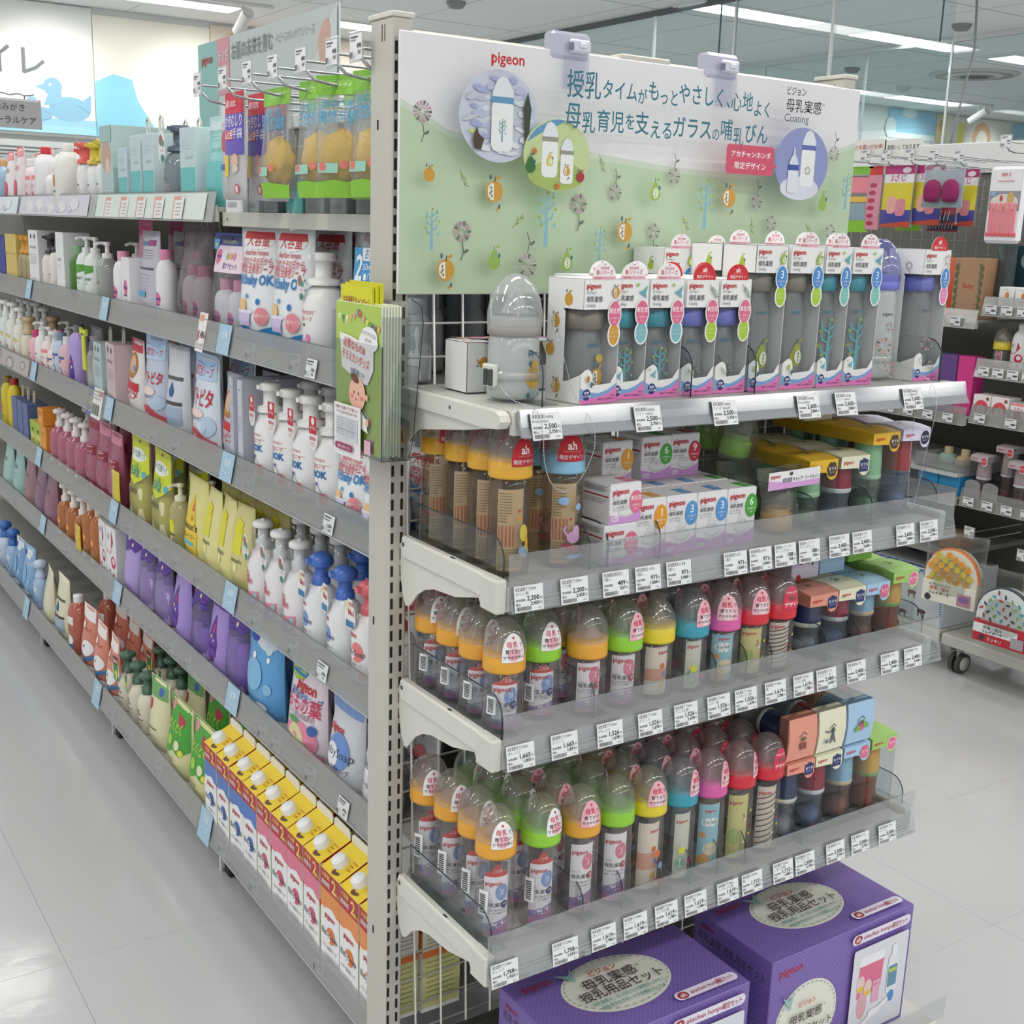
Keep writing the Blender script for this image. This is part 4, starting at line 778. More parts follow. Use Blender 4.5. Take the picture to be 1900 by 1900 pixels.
for r in range(1, 4):
    for q, x in enumerate((.236, .295, .3545, .414, .4735)):
        n = ('1', '1', '3', '3', '6')[q] if r < 3 else ('1', '3', '3', '6', '9')[q]
        tc(n, x, -.216+.0615*r, zz, .087, f'white teat carton with {NW[n]}, {ORD[q+1]} from left, {ORD[r+1]} row, second end shelf')
tc('1', .3, -.125, zz+.0885, .0665, 'white teat carton with orange 1 stacked on the second row', .05); tc('6', .388, -.112, zz+.0885, .0665, 'white teat carton with green 6 stacked behind, under the rail'); tc('9', .448, -.11, zz+.0885, .0665, 'white teat carton with red 9 stacked behind, under the rail')
# ---- hooded cap sets in clear bags
@memo
def hood_bag(c, head=True):
    parts = []
    mb = MB(); n = 7
    def th(u, v): return .028*(1-abs(u)**3)*(1-v**2.2)+.001
    V = []; fs = []
    for sg in (-1, 1):
        b = len(V)
        for j in range(n+1):
            for i in range(n+1):
                u = -1+2*i/n; v = j/n; V.append((u*(.04+.012*v), sg*th(u, v)+.004*math.sin(5*u+7*v), .002+v*.105))
        for j in range(n):
            for i in range(n): q = b+j*(n+1)+i; fs.append([q, q+1, q+n+2, q+n+1])
    mb.add(V, fs, CL('#f1f3ec', .06, .1, .35, .06, '#e9ebe4', 30), True); parts.append(P('clear_bag', mb.mesh('clear_bag')))
    mb = MB(); mb.lathe([(0, .004), (.022, .004), (.025, .007), (.0255, .03), (.02, .034), (.019, .04)], M(c, .3), 18); mb.lathe([(.025, .034), (.0235, .055), (.018, .072), (.008, .08), (0, .081)], CL('#eef0e6', .06, .06, 0, .1), 16); parts.append(P('ring_and_hood', mb.mesh('ring_and_hood')))
    if head:
        mb = MB(); mb.box(-.062, -.0305, .078, .062, -.0298, .106, M('#f0eff0', .45)); s = SH(front(-.0306), eps=.0001); s.poly([(-.062, .078), (.062, .078), (.062, .087), (.0, .0865), (-.062, .093)], '#dba6dc'); logo(s, -.058, .0965, .0085); s.txt('母乳実感 キャップ・フードセット', -.03, .0885, .0078, '#3a3a40', b=.012, w=.088); s.ell(-.01, .101, .0045, .003, '#5a5238', 10)
        parts.append(P('header_card', mb.mesh('header_card'), None, [P('card_print', s.mesh('card_print'))]))
    return parts
put(hood_bag('#e0ab58'), 'cap_set', 'orange cap and hood set in clear bag with white header card', 'cap set', 'cap and hood sets', .583, -.215, zz, .08)
for i, (x, y, z, rot) in enumerate(((.555, -.135, .109, .2), (.565, -.06, .109, -.1), (.565, -.145, .0, .05), (.568, -.085, 0, .0), (.568, -.03, 0, .0))):
    r = put(hood_bag('#8fc63c', i == 1), 'cap_set', ('green cap set in crinkled bag on top', 'green cap set with upright header card on top', 'green cap set in bag, second row', 'green cap set in bag, third row', 'green cap set in bag, back row')[i]+', second end shelf', 'cap set', 'cap and hood sets', x, y, zz+z, rot)
    if i == 0: r.rotation_euler = (.12, .1, rot)
# ================================================================ tall clear boxes with coloured lids
@memo
def lid_box(c, H, W_, cap, collar, badge='#2c3572', body='#dfe4e8', art=None, shape='tag', txt='おうち'):
    D_ = .075; hw, hd = W_/2, D_/2; parts = []
    mb = MB(); f = CL('#eef1f2', .05, .05)
    mb.quad([(-hw, -hd, .0005), (hw, -hd, .0005), (hw, -hd, H), (-hw, -hd, H)], f); mb.quad([(-hw, -hd, .0005), (-hw, hd, .0005), (-hw, hd, H), (-hw, -hd, H)], f); mb.quad([(hw, -hd, .0005), (hw, hd, .0005), (hw, hd, H), (hw, -hd, H)], f); mb.quad([(-hw, hd, .0005), (hw, hd, .0005), (hw, hd, H), (-hw, hd, H)], f); mb.quad([(-hw, -hd, .0005), (hw, -hd, .0005), (hw, hd, .0005), (-hw, hd, .0005)], f); parts.append(P('clear_box', mb.mesh('clear_box')))
    mb = MB(); m = M(c, .42)
    for k in range(4): y0, y1 = -hd+D_*k/4, -hd+D_*(k+1)/4; z0, z1 = [H+.0045*math.sin(PI*q/4) for q in (k, k+1)]; mb.quad([(-hw, y0, z0), (hw, y0, z0), (hw, y1, z1), (-hw, y1, z1)], m)
    for x in (-hw, hw): mb.quad([(x, -hd+D_*k/4, H+.0045*math.sin(PI*k/4)) for k in range(5)]+[(x, hd, H-.02), (x, -hd, H-.02)], m)
    mb.quad([(-hw, hd, H), (hw, hd, H), (hw, hd, H-.02), (-hw, hd, H-.02)], m)
    fl = [(-hw, H), (hw, H), (hw, H-.026), (hw-.006, H-.033), (hw-.014, H-.034), (hw-.021, H-.03), (hw-.026, H-.021), (-hw, H-.019)]
    mb.prism(fl, 1, -hd-.0006, -hd-.0001, m); parts.append(P('lid', mb.mesh('box_lid')))
    s = SH(front(-hd-.0007), eps=.00012); logo(s, -hw+.006, H-.0125, .0085); bx = hw-.0135
    if shape == 'round': s.ell(bx, H-.0165, .0125, .0135, '#f2f0f2', 18); s.ell(bx, H-.0165, .0113, .0123, badge, 18)
    elif shape == 'cloud':
        for a in range(6): s.ell(bx+.006*math.cos(a*PI/3), H-.0165+.0065*math.sin(a*PI/3), .0062, .0062, badge, 12)
    else: s.rr(bx-.0105, H-.0275, bx+.0105, H-.0075, .002, badge); s.rect(bx-.004, H-.0075, bx+.004, H-.005, badge)
    s.txt('おうち', bx, H-.0175, .0062, '#f4f4f6', 'c', .02); s.txt('マグマグ', bx, H-.0225, .0033, '#e0e2ea', 'c'); parts.append(P('front_print', s.mesh('lid_print')))
    mb = MB(); hh = H-.012; zc = hh*.5
    mb.lathe([(0, .003), (.022, .003), (.026, .008), (.0265, .02), (.0225, zc*.55), (.0245, zc*.9), (.025, zc)], CL(body, .08, .06, 0, .22, body), 20); mb.lathe([(.0252, zc-.002), (.0262, zc), (.026, zc+.005), (.0252, zc+.006)], M(collar, .35), 20)
    mb.lathe([(.0255, zc+.005), (.0252, zc+.02), (.0235, hh-.006), (.021, hh), (0, hh+.001)], M(cap, .3), 20); mb.lathe([(0, .005), (.019, .005), (.0195, zc*.4), (0, zc*.42)], M(body, .5), 14); parts.append(P('mug', mb.mesh('mug')))
    t_ = SH(top(H+.0047), eps=.0001); t_.ell(0, 0, .007, .004, '#6d7f52', 10); t_.line([(-.01, .004), (.002, .012), (.008, .006)], .0012, '#55505a'); parts.append(P('top_print', t_.mesh('lid_top_print')))
    return parts
LBX = dict(salmon=('#e59b86', '#2c3a63', '#e9e4d2', '#27336b', '#dfe0e4', 'tag'), cream=('#e9e6cb', '#a4213f', '#e9e9ea', '#27336b', '#b9c6dd', 'tag'), blue=('#a9cbe8', '#9cc6e4', '#e0c7a6', '#e0688a', '#d8b3a6', 'cloud'), green=('#a3cc6c', '#e2ad4f', '#8fae62', '#e26d92', '#cf8d66', 'round'), yellow=('#e9bb2f', '#9fd6a2', '#bfe4c0', '#4a3a2c', '#cfe2cd', 'cloud'), lilac=('#dcd8ef', '#b3353a', '#4a5675', '#1d2246', '#c9cfe0', 'round'))
def lb(c, H, W_, x, y, z, label, rot=0):
    q = LBX[c]; return put(lid_box(q[0], H, W_, q[1], q[2], q[3], q[4], None, q[5]), 'clear_mug_box', label, 'boxed mug', 'clear mug boxes on the gondola end', x, y, z, rot)
NM = dict(salmon='salmon', cream='cream', blue='pale blue', green='green', yellow='yellow', lilac='lilac')
for i, (c, x) in enumerate((('salmon', .664), ('cream', .733), ('blue', .8045), ('green', .877))):
    for r in range(3): lb(c, .1475, .066, x, -.205+.0775*r, ZD[4]+.0004, f'clear mug box with {NM[c]} lid, {("front", "middle", "back")[r]} row, lowest end shelf')
for i, (c, x, ty) in enumerate((('salmon', .659, 0), ('cream', .731, 1), ('blue', .803, 2))):
    r = lb(c, .147, .066, x, -.242+.147, ZD[4]+.1545+.038, f'clear mug box with {NM[c]} lid lying on top, lid end forward, lowest end shelf'); r.rotation_euler = (PI/2, 0, 0)
    z = ZD[4]+.1545; s = SH(front(0), eps=.0002)
    if ty == 0: s.rect(-.008, .02, .007, .032, '#8a4a44'); s.line([(-.009, .034), (-.004, .04), (0, .035), (.005, .041)], .001, '#7a4640')
    if ty == 1: s.poly([(-.0015, .046), (.0015, .046), (.003, .03), (.008, .016), (.004, .016), (0, .024), (-.004, .016), (-.008, .016), (-.003, .03)], '#5d6170'); s.line([(-.02, .04), (-.008, .037)], .002, '#5d6170'); s.line([(-.016, .042), (-.012, .034)], .0012, '#5d6170'); s.rect(-.019, .018, -.012, .025, '#7a7d86')
    if ty == 2: s.ell(0, .03, .006, .007, '#d8577c', 9); s.ell(-.01, .028, .008, .005, '#7fae54', 9, .5); s.ell(.011, .032, .008, .005, '#7fae54', 9, -.5); s.ell(-.008, .038, .003, .003, '#8f6fae', 8); s.line([(.004, .036), (.006, .048)], .0014, '#7fae54')
    me = s.mesh('end_print'); o = obj('end_print', me, r); o.rotation_euler = (-PI/2, 0, 0); o.location = (0, -.038, .147+.006)
for i, (c, x, H) in enumerate((('salmon', .694, .109), ('cream', .763, .11), ('blue', .828, .11), ('green', .899, .122))):
    for r in range(3): lb(c, H, .066 if c != 'blue' else .06, x, -.195+.0775*r, ZD[3]+.0004, f'clear mug box with {NM[c]} lid, {("front", "middle", "back")[r]} row, third end shelf')
@memo
def plain_carton(W_, D_, H, c, art): 
    hd, hw = D_/2, W_/2; s = SH(front(-hd), eps=.0001); l_ = SH(left(-hw), eps=.0001)
    if art == 'dots': s.ell(-.012, H*.55, .007, .009, '#b8372f', 12); s.ell(.006, H*.5, .005, .006, '#a9b3ba', 10); s.ell(.016, H*.4, .0022, .003, '#333'+'333', 8); s.ell(-.016, H*.05, .006, .006, '#b8372f', 10); [l_.line([(-hd, H*q), (hd*.6, H*(q-.15))], .002, '#3c3c48') for q in (.5, .7, .85)]; l_.ell(.0, H*.3, .005, .006, '#23232b', 10)
    elif art == 'paris':
        s.poly([(.008-.0012, .05), (.008+.0012, .05), (.0105, .034), (.015, .02), (.011, .02), (.008, .028), (.005, .02), (.001, .02), (.0055, .034)], '#6a6780'); s.line([(-.014, .042), (.0, .039)], .0018, '#6a6780'); s.line([(-.01, .045), (-.006, .035)], .0012, '#6a6780'); s.rect(-.012, .022, -.006, .03, '#77758a')
        for u, v, a in ((-.02, .02, .01), (.0, .03, .012), (.018, .018, .008), (-.005, .012, .007)): l_.poly([(u, v+a), (u+a*.5, v-a*.4), (u-a*.5, v-a*.4)], '#6a6780')
        l_.rect(-.012, .03, .012, .06, '#9a4650')
    elif art == 'leafy':
        for u, v in ((-.012, .3), (.01, .5), (-.006, .75), (.014, .85), (.0, .1)): s.ell(u, H*v, .006, .004, '#7ea25a', 8, u*90)
    elif art == 'cream': pass
    return [P('carton', carton_mesh(W_, D_, H, c))]+([P('front_print', s.mesh('carton_print'))] if s.f else [])+([P('side_print', l_.mesh('carton_side_print'))] if l_.f else [])
put(plain_carton(.066, .09, .062, '#dcd9ea', 'dots'), 'gift_carton', 'white carton with red dots on mug boxes, third end shelf', 'carton', None, .712, -.125, ZD[3]+.117, 0)
put(plain_carton(.062, .09, .07, '#a9cbe8', 'cream'), 'gift_carton', 'pale blue carton stacked beside white dotted carton, third end shelf', 'carton', None, .785, -.12, ZD[3]+.117, 0)
put(plain_carton(.062, .09, .066, '#8fc052', 'cream'), 'gift_carton', 'green carton stacked behind green lidded mug box, third end shelf', 'carton', None, .862, -.115, ZD[3]+.128, 0)
for i, (c, x, H, W_) in enumerate((('yellow', .663, .113, .066), ('cream', .738, .114, .068), ('yellow', .81, .148, .066), ('lilac', .886, .15, .07))):
    for r in range(3): lb(c, H, W_, x, -.195+.0775*r, zz, f'clear mug box with {("yellow", "cream", "tall yellow", "tall lilac")[i]} lid, {("front", "middle", "back")[r]} row, second end shelf')
put(plain_carton(.066, .12, .068, '#e6e3c6', 'paris'), 'gift_carton', 'cream carton with tower drawing stacked on yellow mug box, second end shelf', 'carton', None, .775, -.055, zz+.1535, -.05)
# ================================================================ purple gift boxes on the base
base = thing('end_base_shelf', 'low off-white base shelf with clear front rail under the purple boxes', 'shelf', None, (0, 0, 0))
mb = MB(); mb.box(.03, -.37, .075, .95, .0, .1, OFF, .004); obj('deck', mb.mesh('base_deck'), base)
mb = MB(); mb.box(.05, -.33, .0, .92, -.31, .075, M('#a5a49c', .5), .002); obj('plinth', mb.mesh('base_plinth'), base)
mb = MB(); mb.prism([(-.37, .1), (-.372, .145), (-.3708, .145), (-.3688, .1)], 0, .03, .965, RAILC); obj('price_rail', mb.mesh('base_rail'), base)
@memo
def gift_box():
    W_, D_, H = .355, .19, .232; hw, hd = W_/2, D_/2; PU = '#7861ab'
    mb = MB(); mb.box(-hw, -hd, 0, hw, hd, H, M(PU, .4), .0015); parts = [P('carton', mb.mesh('gift_box'))]
    def dots(s, u0, v0, u1, v1, st=.0085):
        V = []; fs = []; j = 0; v = v0+st*.5
        while v < v1-.002:
            u = u0+st*(.3 if j % 2 else .8)
            while u < u1-.002:
                b = len(V); r = .00085; V += [(u+r, v), (u, v+r), (u-r, v), (u, v-r)]; fs.append([b, b+1, b+2, b+3]); u += st
            v += st*.6; j += 1
        s.add(V, fs, '#b6a6d8')
    def oval(s, x, y, rx, ry):
        s.ell(x, y, rx, ry, '#e3e4d6', 40); n = 40
        for i in range(n):
            a = 2*PI*i/n; b = 2*PI*(i+.5)/n; s.line([(x+rx*.945*math.cos(a), y+ry*.93*math.sin(a)), (x+rx*.945*math.cos(b), y+ry*.93*math.sin(b))], .0022, '#a3b0a2')
        s.poly([(x-rx*.72, y+ry*.62), (x-rx*.86, y+ry*.86), (x-rx*.62, y+ry*.7), (x-rx*.5, y+ry*.95), (x-rx*.56, y+ry*.62), (x-rx*.6, y+ry*.42)], '#98c0bd')
        k = rx/.092; s.txt('ピジョン', x-.005*k, y+ry*.42, .0145*k, '#c5382f', 'c', .02, .052*k); s.txt('母乳実感', x-.006*k, y+ry*.02, .0245*k, '#4a3a38', 'c', .014, .098*k); s.txt('®', x+.047*k, y+ry*.2, .008*k, '#8a7a78'); s.txt('授乳用品セット', x, y-ry*.36, .024*k, '#4a3a38', 'c', .014, .15*k)
        s.txt('母乳実感は、おっぱいとの併用がしやすく、', x, y-ry*.58, .0095*k, '#5f9a96', 'c', .01, .135*k); s.txt('母乳育児をサポートする哺乳びんです。', x, y-ry*.78, .0095*k, '#5f9a96', 'c', .01, .118*k)
    def pill(s, x0, y0, x1, h):
        s.rr(x0, y0, x1, y0+h, h*.48, '#e6dff0'); s.ell(x0+h*.75, y0+h*.5, h*.52, h*.42, '#a83a44', 18); s.txt('ah', x0+h*.75, y0+h*.3, h*.62, '#f1e8ee', 'c', .02); s.txt('akachan honpo', x0+h*1.45, y0+h*.32, h*.62, '#a83a44', b=.008, w=(x1-x0)*.5); s.txt('限定セット', x1-h*.4, y0+h*.26, h*.62, '#a83a44', 'r', .016, (x1-x0)*.27)
    s = SH(top(H), eps=.0001, rough=.4); dots(s, -hw+.002, -hd+.002, hw-.002, hd-.002); oval(s, -.01, .012, .098, .066); pill(s, .04, -hd+.012, hw-.012, .02); logo(s, -hw+.02, hd-.04, .02, '#a02c48'); parts.append(P('top_print', s.mesh('gift_top_print')))
    s = SH(front(-hd), eps=.0001, rough=.4); dots(s, -hw+.002, .002, hw-.002, H-.002); logo(s, -hw+.018, H-.034, .021, '#a8203c'); oval(s, -.085, H*.42, .075, .072); pill(s, .012, H-.03, hw-.014, .0195)
    s.rr(.02, .014, hw-.014, H-.042, .005, '#dcdce4'); x0 = .036; s.poly([(x0, .09), (x0+.062, .098), (x0+.066, .165), (x0+.002, .155)], '#dd6d90'); s.rr(x0, .153, x0+.066, .171, .006, '#ececf0'); s.ell(x0+.016, .075, .013, .03, '#d8a9b0', 12); s.ell(x0+.008, .118, .0105, .017, '#e6c9c4', 12); s.ell(x0+.008, .108, .009, .006, '#e2bf4a', 10); s.ell(x0+.028, .106, .0105, .017, '#e6c9c4', 12); s.ell(x0+.028, .096, .009, .006, '#e2bf4a', 10); s.rect(x0+.04, .07, x0+.06, .115, '#e0a7bd'); s.txt('pigeon', x0+.05, .105, .006, '#b23048', 'c'); s.rr(x0+.078, .075, x0+.106, .152, .008, '#e4e5ea'); s.rect(x0+.085, .15, x0+.099, .172, '#e9eaee'); s.rr(x0+.08, .088, x0+.104, .13, .003, '#5f8ea8'); s.rect(x0+.082, .117, x0+.102, .124, '#c2cf4a'); s.ell(x0+.05, .05, .016, .008, '#f0f0f4', 12); s.line([(x0+.01, .03), (x0+.095, .07)], .008, '#f2f2f2'); s.ell(x0+.093, .068, .008, .012, '#4a8fd0', 10)
    parts.append(P('front_print', s.mesh('gift_front_print')))
    s = SH(left(-hw), eps=.0001, rough=.4); dots(s, -hd+.002, .002, hd-.002, H-.002); s.txt('母乳実感 授乳用品セット', 0, H-.045, .019, '#c9c3d8', 'c', .05, .165); s.txt('母乳実感 授乳用品セット', 0, H-.045, .019, '#4a3f5a', 'c', .01, .165); s.txt('おっぱい育児をサポート', -.01, H-.062, .007, '#b8aed0', 'c'); logo(s, -hd+.02, H-.022, .012, '#a02c48'); parts.append(P('side_print', s.mesh('gift_side_print')))
    return parts
put(gift_box(), 'gift_box', 'purple dotted gift box, right one, fully showing its front panel', 'gift box', 'purple gift boxes', .7175, -.236, .1005, 0)
put(gift_box(), 'gift_box', 'purple dotted gift box, left one under the lowest price tags', 'gift box', 'purple gift boxes', .298, -.25, .1005, -.012)
# ================================================================ the long left side of the gondola
ZL = {1: 1.486, 2: 1.218, 3: .948, 4: .659, 5: .422, 6: .138}; XL = {k: .075 for k in range(1, 6)}; XL[6] = .006
LN = {1: 'top', 2: 'second', 3: 'third', 4: 'fourth', 5: 'fifth', 6: 'bottom'}
ZS = {k: ZL[k]+.03 for k in ZL}
LR = CL('#eceeee', .12, .16, 0, .26, '#e9e8e6', 12)
t = thing('gondola_spine', 'grey spine board and light top beam of the long left gondola', 'panel', None, (0, 0, 0))
mb = MB(); mb.box(.452, .07, .1, .466, 5.55, 1.715, M('#77756f', .6)); obj('board', mb.mesh('spine_board'), t)
mb = MB(); mb.box(.44, .07, 1.715, .48, 5.55, 1.748, M('#dbdbd6', .45), .003); obj('top_beam', mb.mesh('spine_beam'), t)
mb = MB()
for k in range(40): mb.tube([(.446, .1+k*.05, 1.3), (.446, .1+k*.05, 1.7)], .0016, M('#a9a9a5', .4), 4)
for k in range(8): mb.tube([(.443, .07, 1.32+k*.05), (.443, 2.1, 1.32+k*.05)], .0016, M('#a9a9a5', .4), 4)
obj('wire_mesh', mb.mesh('spine_wire'), t, kind='stuff')
# uprights along the spine and feet
for b in range(1, 5):
    y = .03+.9*b
    t = thing('shelf_stand', f'black footed leg under the bottom left shelf, {ORD[b]} from the near post', 'stand', 'stands of the left gondola', (0, y, 0))
    mb = MB(); mb.box(.07, -.012, .035, .44, .012, .075, M('#9b9a94', .5), .002); obj('arm', mb.mesh('leg_arm'), t)
    mb = MB(); mb.box(.072, -.018, 0, .1, .016, .036, M('#222323', .6), .003); obj('foot', mb.mesh('leg_foot'), t)
    mb = MB(); mb.box(.066, .02, .0, .07, .032, .1, M('#d9d9d4', .4)); obj('hang_tab', mb.mesh('hang_tab'), t)
@memo
def lrail(x, L=.897, tagc=True):
    """one bay of shelf: deck, edge channel, clear price rail, blue category tag"""
    ps = []
    mb = MB(); mb.box(x+.012, 0, .02, .436, L, .03, M('#b1b0aa', .5), .0015); mb.box(x+.01, .0, .0, x+.016, L, .03, M('#b9b8b0', .45)); ps.append(P('deck', mb.mesh('left_deck')))
    mb = MB(); mb.prism([(x+.0095, .002), (x+.0125, .034), (x+.0145, .034), (x+.0115, .002)], 1, .002, L-.002, M('#b9b8b1', .45)); ps.append(P('shelf_edge', mb.mesh('left_edge')))
    mb = MB(); mb.prism([(x, 0), (x+.0045, .02), (x+.0125, .0615), (x+.0135, .0613), (x+.006, .02), (x+.0014, -.0004)], 1, .001, L-.001, LR); mb.tube([(x+.013, .001, .0618), (x+.013, L-.001, .0618)], .0011, CL('#e4eaee', .4, .1), 5); mb.tube([(x+.0002, .001, .0), (x+.0002, L-.001, .0)], .0016, M('#c9ccce', .3), 5); ps.append(P('price_rail', mb.mesh('left_rail')))
    if tagc:
        f = lambda u, v, h: (x-.002+.2*v-h, L-.006-u, v+.001)
        s = SH(f, eps=.0003); s.rect(0, -.0 if x > .05 else -.012, .072, .0605, '#a9c9df')
        if tagc == 2: s.txt('洗顔', .036, .034, .013, '#e9f2f8', 'c', .01)
        else: s.txt('全身', .036, .034, .0175, '#e9f2f8', 'c', .01)
        s.txt('ソープ', .036, .012, .016, '#e9f2f8', 'c', .01, .046); ps.append(P('category_tag', s.mesh('category_tag'), 'light blue category tag'))
    return ps
for k in range(1, 7):
    for b in range(0, 5):
        if k == 1 and b == 0: continue
        put(lrail(XL[k], .897 if b else .859, 1 if b < 4 and k > 1 else False), 'left_shelf', f'grey fronted left gondola shelf, {LN[k]} level, {ORD[b+1]} bay from the near post', 'shelf', 'shelves of the left gondola', 0, .031+.9*b+(0 if b else .038), ZL[k])
t = thing('left_shelf', 'beige steel shelf without a price rail under the hooks, near bay', 'shelf', 'shelves of the left gondola', (0, .07, 1.478))
mb = MB(); mb.box(.098, 0, .0, .104, .86, .028, M('#c9c8bc', .42), .001); mb.box(.104, 0, .018, .436, .86, .027, M('#b9b8ae', .45)); obj('deck', mb.mesh('near_top_deck'), t)
mb = MB(); mb.lathe([(0, 0), (.003, .0005), (.003, .0012)], M('#99978d'), 8); o = obj('bolt', mb.mesh('bolt'), t, (.0978, .83, .014)); o.rotation_euler = (0, -PI/2, 0)
# printed inserts in the top rails and price labels behind the clear strips
for i, (y, c1, c2) in enumerate(((.98, '#d9e4dc', '#e7e4dc'), (1.9, '#d5d2dc', '#e2dedd'), (2.78, '#d8e2e8', '#e6e7e8'))):
    s = SH(lambda u, v, h: (.0742+.2*v-h, -u, v), eps=.00012); s.rect(-.84, .003, 0, .058, c1)
    for j in range(5):
        u = -.76+.14*j
        if i == 0: s.rect(u, .004, u+.07, .05, '#e9e7e4'); s.rect(u, .004, u+.008, .05, '#e2a08c'); s.rect(u, .044, u+.05, .052, '#e2a08c'); [s.line([(u+.02, .012+.008*q), (u+.055, .012+.008*q)], .002, '#b0aaa8') for q in range(4)]
        else: s.ell(u+.05, .028+.006*math.sin(j*2), .05, .016, c2, 14); s.ell(u, .02, .03, .01, '#c7c9d6', 12)
    tag(obj('rail_poster', s.mesh('rail_poster'), None, (0, y, ZL[1])), ('pale strip poster with orange framed prices in the top left rail', 'pale mauve patterned strip poster in the top left rail', 'pale blue strip poster in the far top left rail')[i], 'poster')
s = SH(lambda u, v, h: (.0742+.2*v-h, -u, v), eps=.00012); s.rect(-.86, .003, 0, .058, '#b9b0ae')
for u, v, r in ((-.1, .03, .04), (-.3, .02, .06), (-.5, .035, .05), (-.75, .03, .05)): s.ell(u, v, r, r*.4, '#8f8a8c', 14); s.ell(u, v, r*.7, r*.26, '#c6bdba', 14)
tag(obj('rail_poster', s.mesh('rail_poster'), None, (0, 2.76, ZL[3])), 'grey marbled strip poster in the third left rail, far bay', 'poster')
@memo
def label2(k):
    s = SH(front(0), eps=.0003); s.rect(0, 0, .044, .034, '#e2e4e5'); I = '#55585b'; s.line([(.003, .029), (.03, .029)], .0028, I); s.line([(.003, .024), (.026, .024)], .0022, '#777b7e'); s.txt(('498', '598', '780', '1,280', '698')[k], .036, .012, .0085, I, 'r', .02); s.txt(('547', '657', '858', '1,408', '767')[k], .036, .005, .006, I, 'r', .02); s.txt('円', .037, .012, .005, I); barcode(s, .003, .004, .017, .008, k, I); return s.mesh('price_label')
LT = {2: [.749, .529, .446], 3: [.763, .376, 1.394, 1.229], 4: [.744, .551, .406, 1.644, 1.402, 1.263, 1.103, 2.27], 5: [.718, .645, .473, .317, 1.668, 1.475, 1.32, 1.193, 2.353], 6: [.785, .603, .285, 1.645, 1.467, 1.234]}
for k, l in LT.items():
    for i, y in enumerate(sorted(l)):
        o = obj('price_tag', label2((i*3+k) % 5), None, (XL[k]-(.0012 if y < .47 and k < 6 else -.0045), y+.022, ZL[k]+.003), -PI/2); o.rotation_euler = (-.2, 0, -PI/2)
        tag(o, f'small white price tag, {ORD[i+1]} from the near post on {LN[k]} left rail', 'price tag', 'price tags on the left rails')
s = SH(front(0), eps=.0003); s.rect(0, 0, .05, .085, '#f0e9e6'); s.rect(.006, .066, .03, .08, '#e9a083'); s.txt('1,480', .027, .03, .022, '#4a4240', 'c', .01, .036); s.txt('円', .045, .03, .01, '#4a4240', 'c'); s.rect(.004, .022, .01, .045, '#d9636a'); s.txt('税込1,628円', .027, .012, .008, '#6a5f5c', 'c')
o = obj('price_card', s.mesh('price_card'), None, (.0735, 1.055, ZL[2]-.008)); o.rotation_euler = (-.2, 0, -PI/2); tag(o, 'tall white price card reading 1,480 on the second left rail', 'price card')
s = SH(front(0), eps=.0003); s.rect(0, 0, .05, .085, '#65669c'); [s.rect(.012+.011*q, .03, .018+.011*q, .055, '#c9cc7c') for q in range(3)]; s.rect(.052, 0, .15, .085, '#e6e6e2'); [s.line([(.058, .074-.009*q), (.13, .074-.009*q)], .0035, '#9aa09c') for q in range(3)]; s.rect(.11, .066, .145, .08, '#c98a8c'); [s.rect(.06+.025*q, .01, .076+.025*q, .04, '#7f8480') for q in range(3)]
o = obj('price_card', s.mesh('price_card'), None, (.0735, 2.01, ZL[3]-.014)); o.rotation_euler = (-.2, 0, -PI/2); tag(o, 'wide violet and white price card on the third left rail', 'price card')
# ---------------------------------------------------------------- little picture language for pack prints
def draw(s, W_, H_, L):
    for a in L:
        k = a[0]
        if k == 'r': s.rect(a[1]*W_, a[2]*H_, a[3]*W_, a[4]*H_, a[5])
        elif k == 'e': s.ell(a[1]*W_, a[2]*H_, a[3]*W_, a[4]*H_, a[5], 16)
        elif k == 'c': s.ell(a[1]*W_, a[2]*H_, a[3]*W_, a[3]*W_, a[4], 16)
        elif k == 'p': s.poly([(x*W_, y*H_) for x, y in a[1]], a[2])
        elif k == 't': s.txt(a[1], a[2]*W_, a[3]*H_, a[4]*W_, a[5], 'c', a[6] if len(a) > 6 else .012, a[7]*W_ if len(a) > 7 else None)
        elif k == 'l':
            for q in range(a[5]): s.line([(a[1]*W_, (a[2]-q*a[4])*H_), (a[3]*W_, (a[2]-q*a[4])*H_)], .0011, a[6])
        elif k == 'logo': logo(s, a[1]*W_, a[2]*H_, a[3]*W_, al='c')
        elif k == 'h': HEART(s, a[1]*W_, a[2]*H_, a[3]*W_, a[4])
RD, BL, DK, WH = '#c8303a', '#2f7fbe', '#4a4a50', '#f2f2f2'
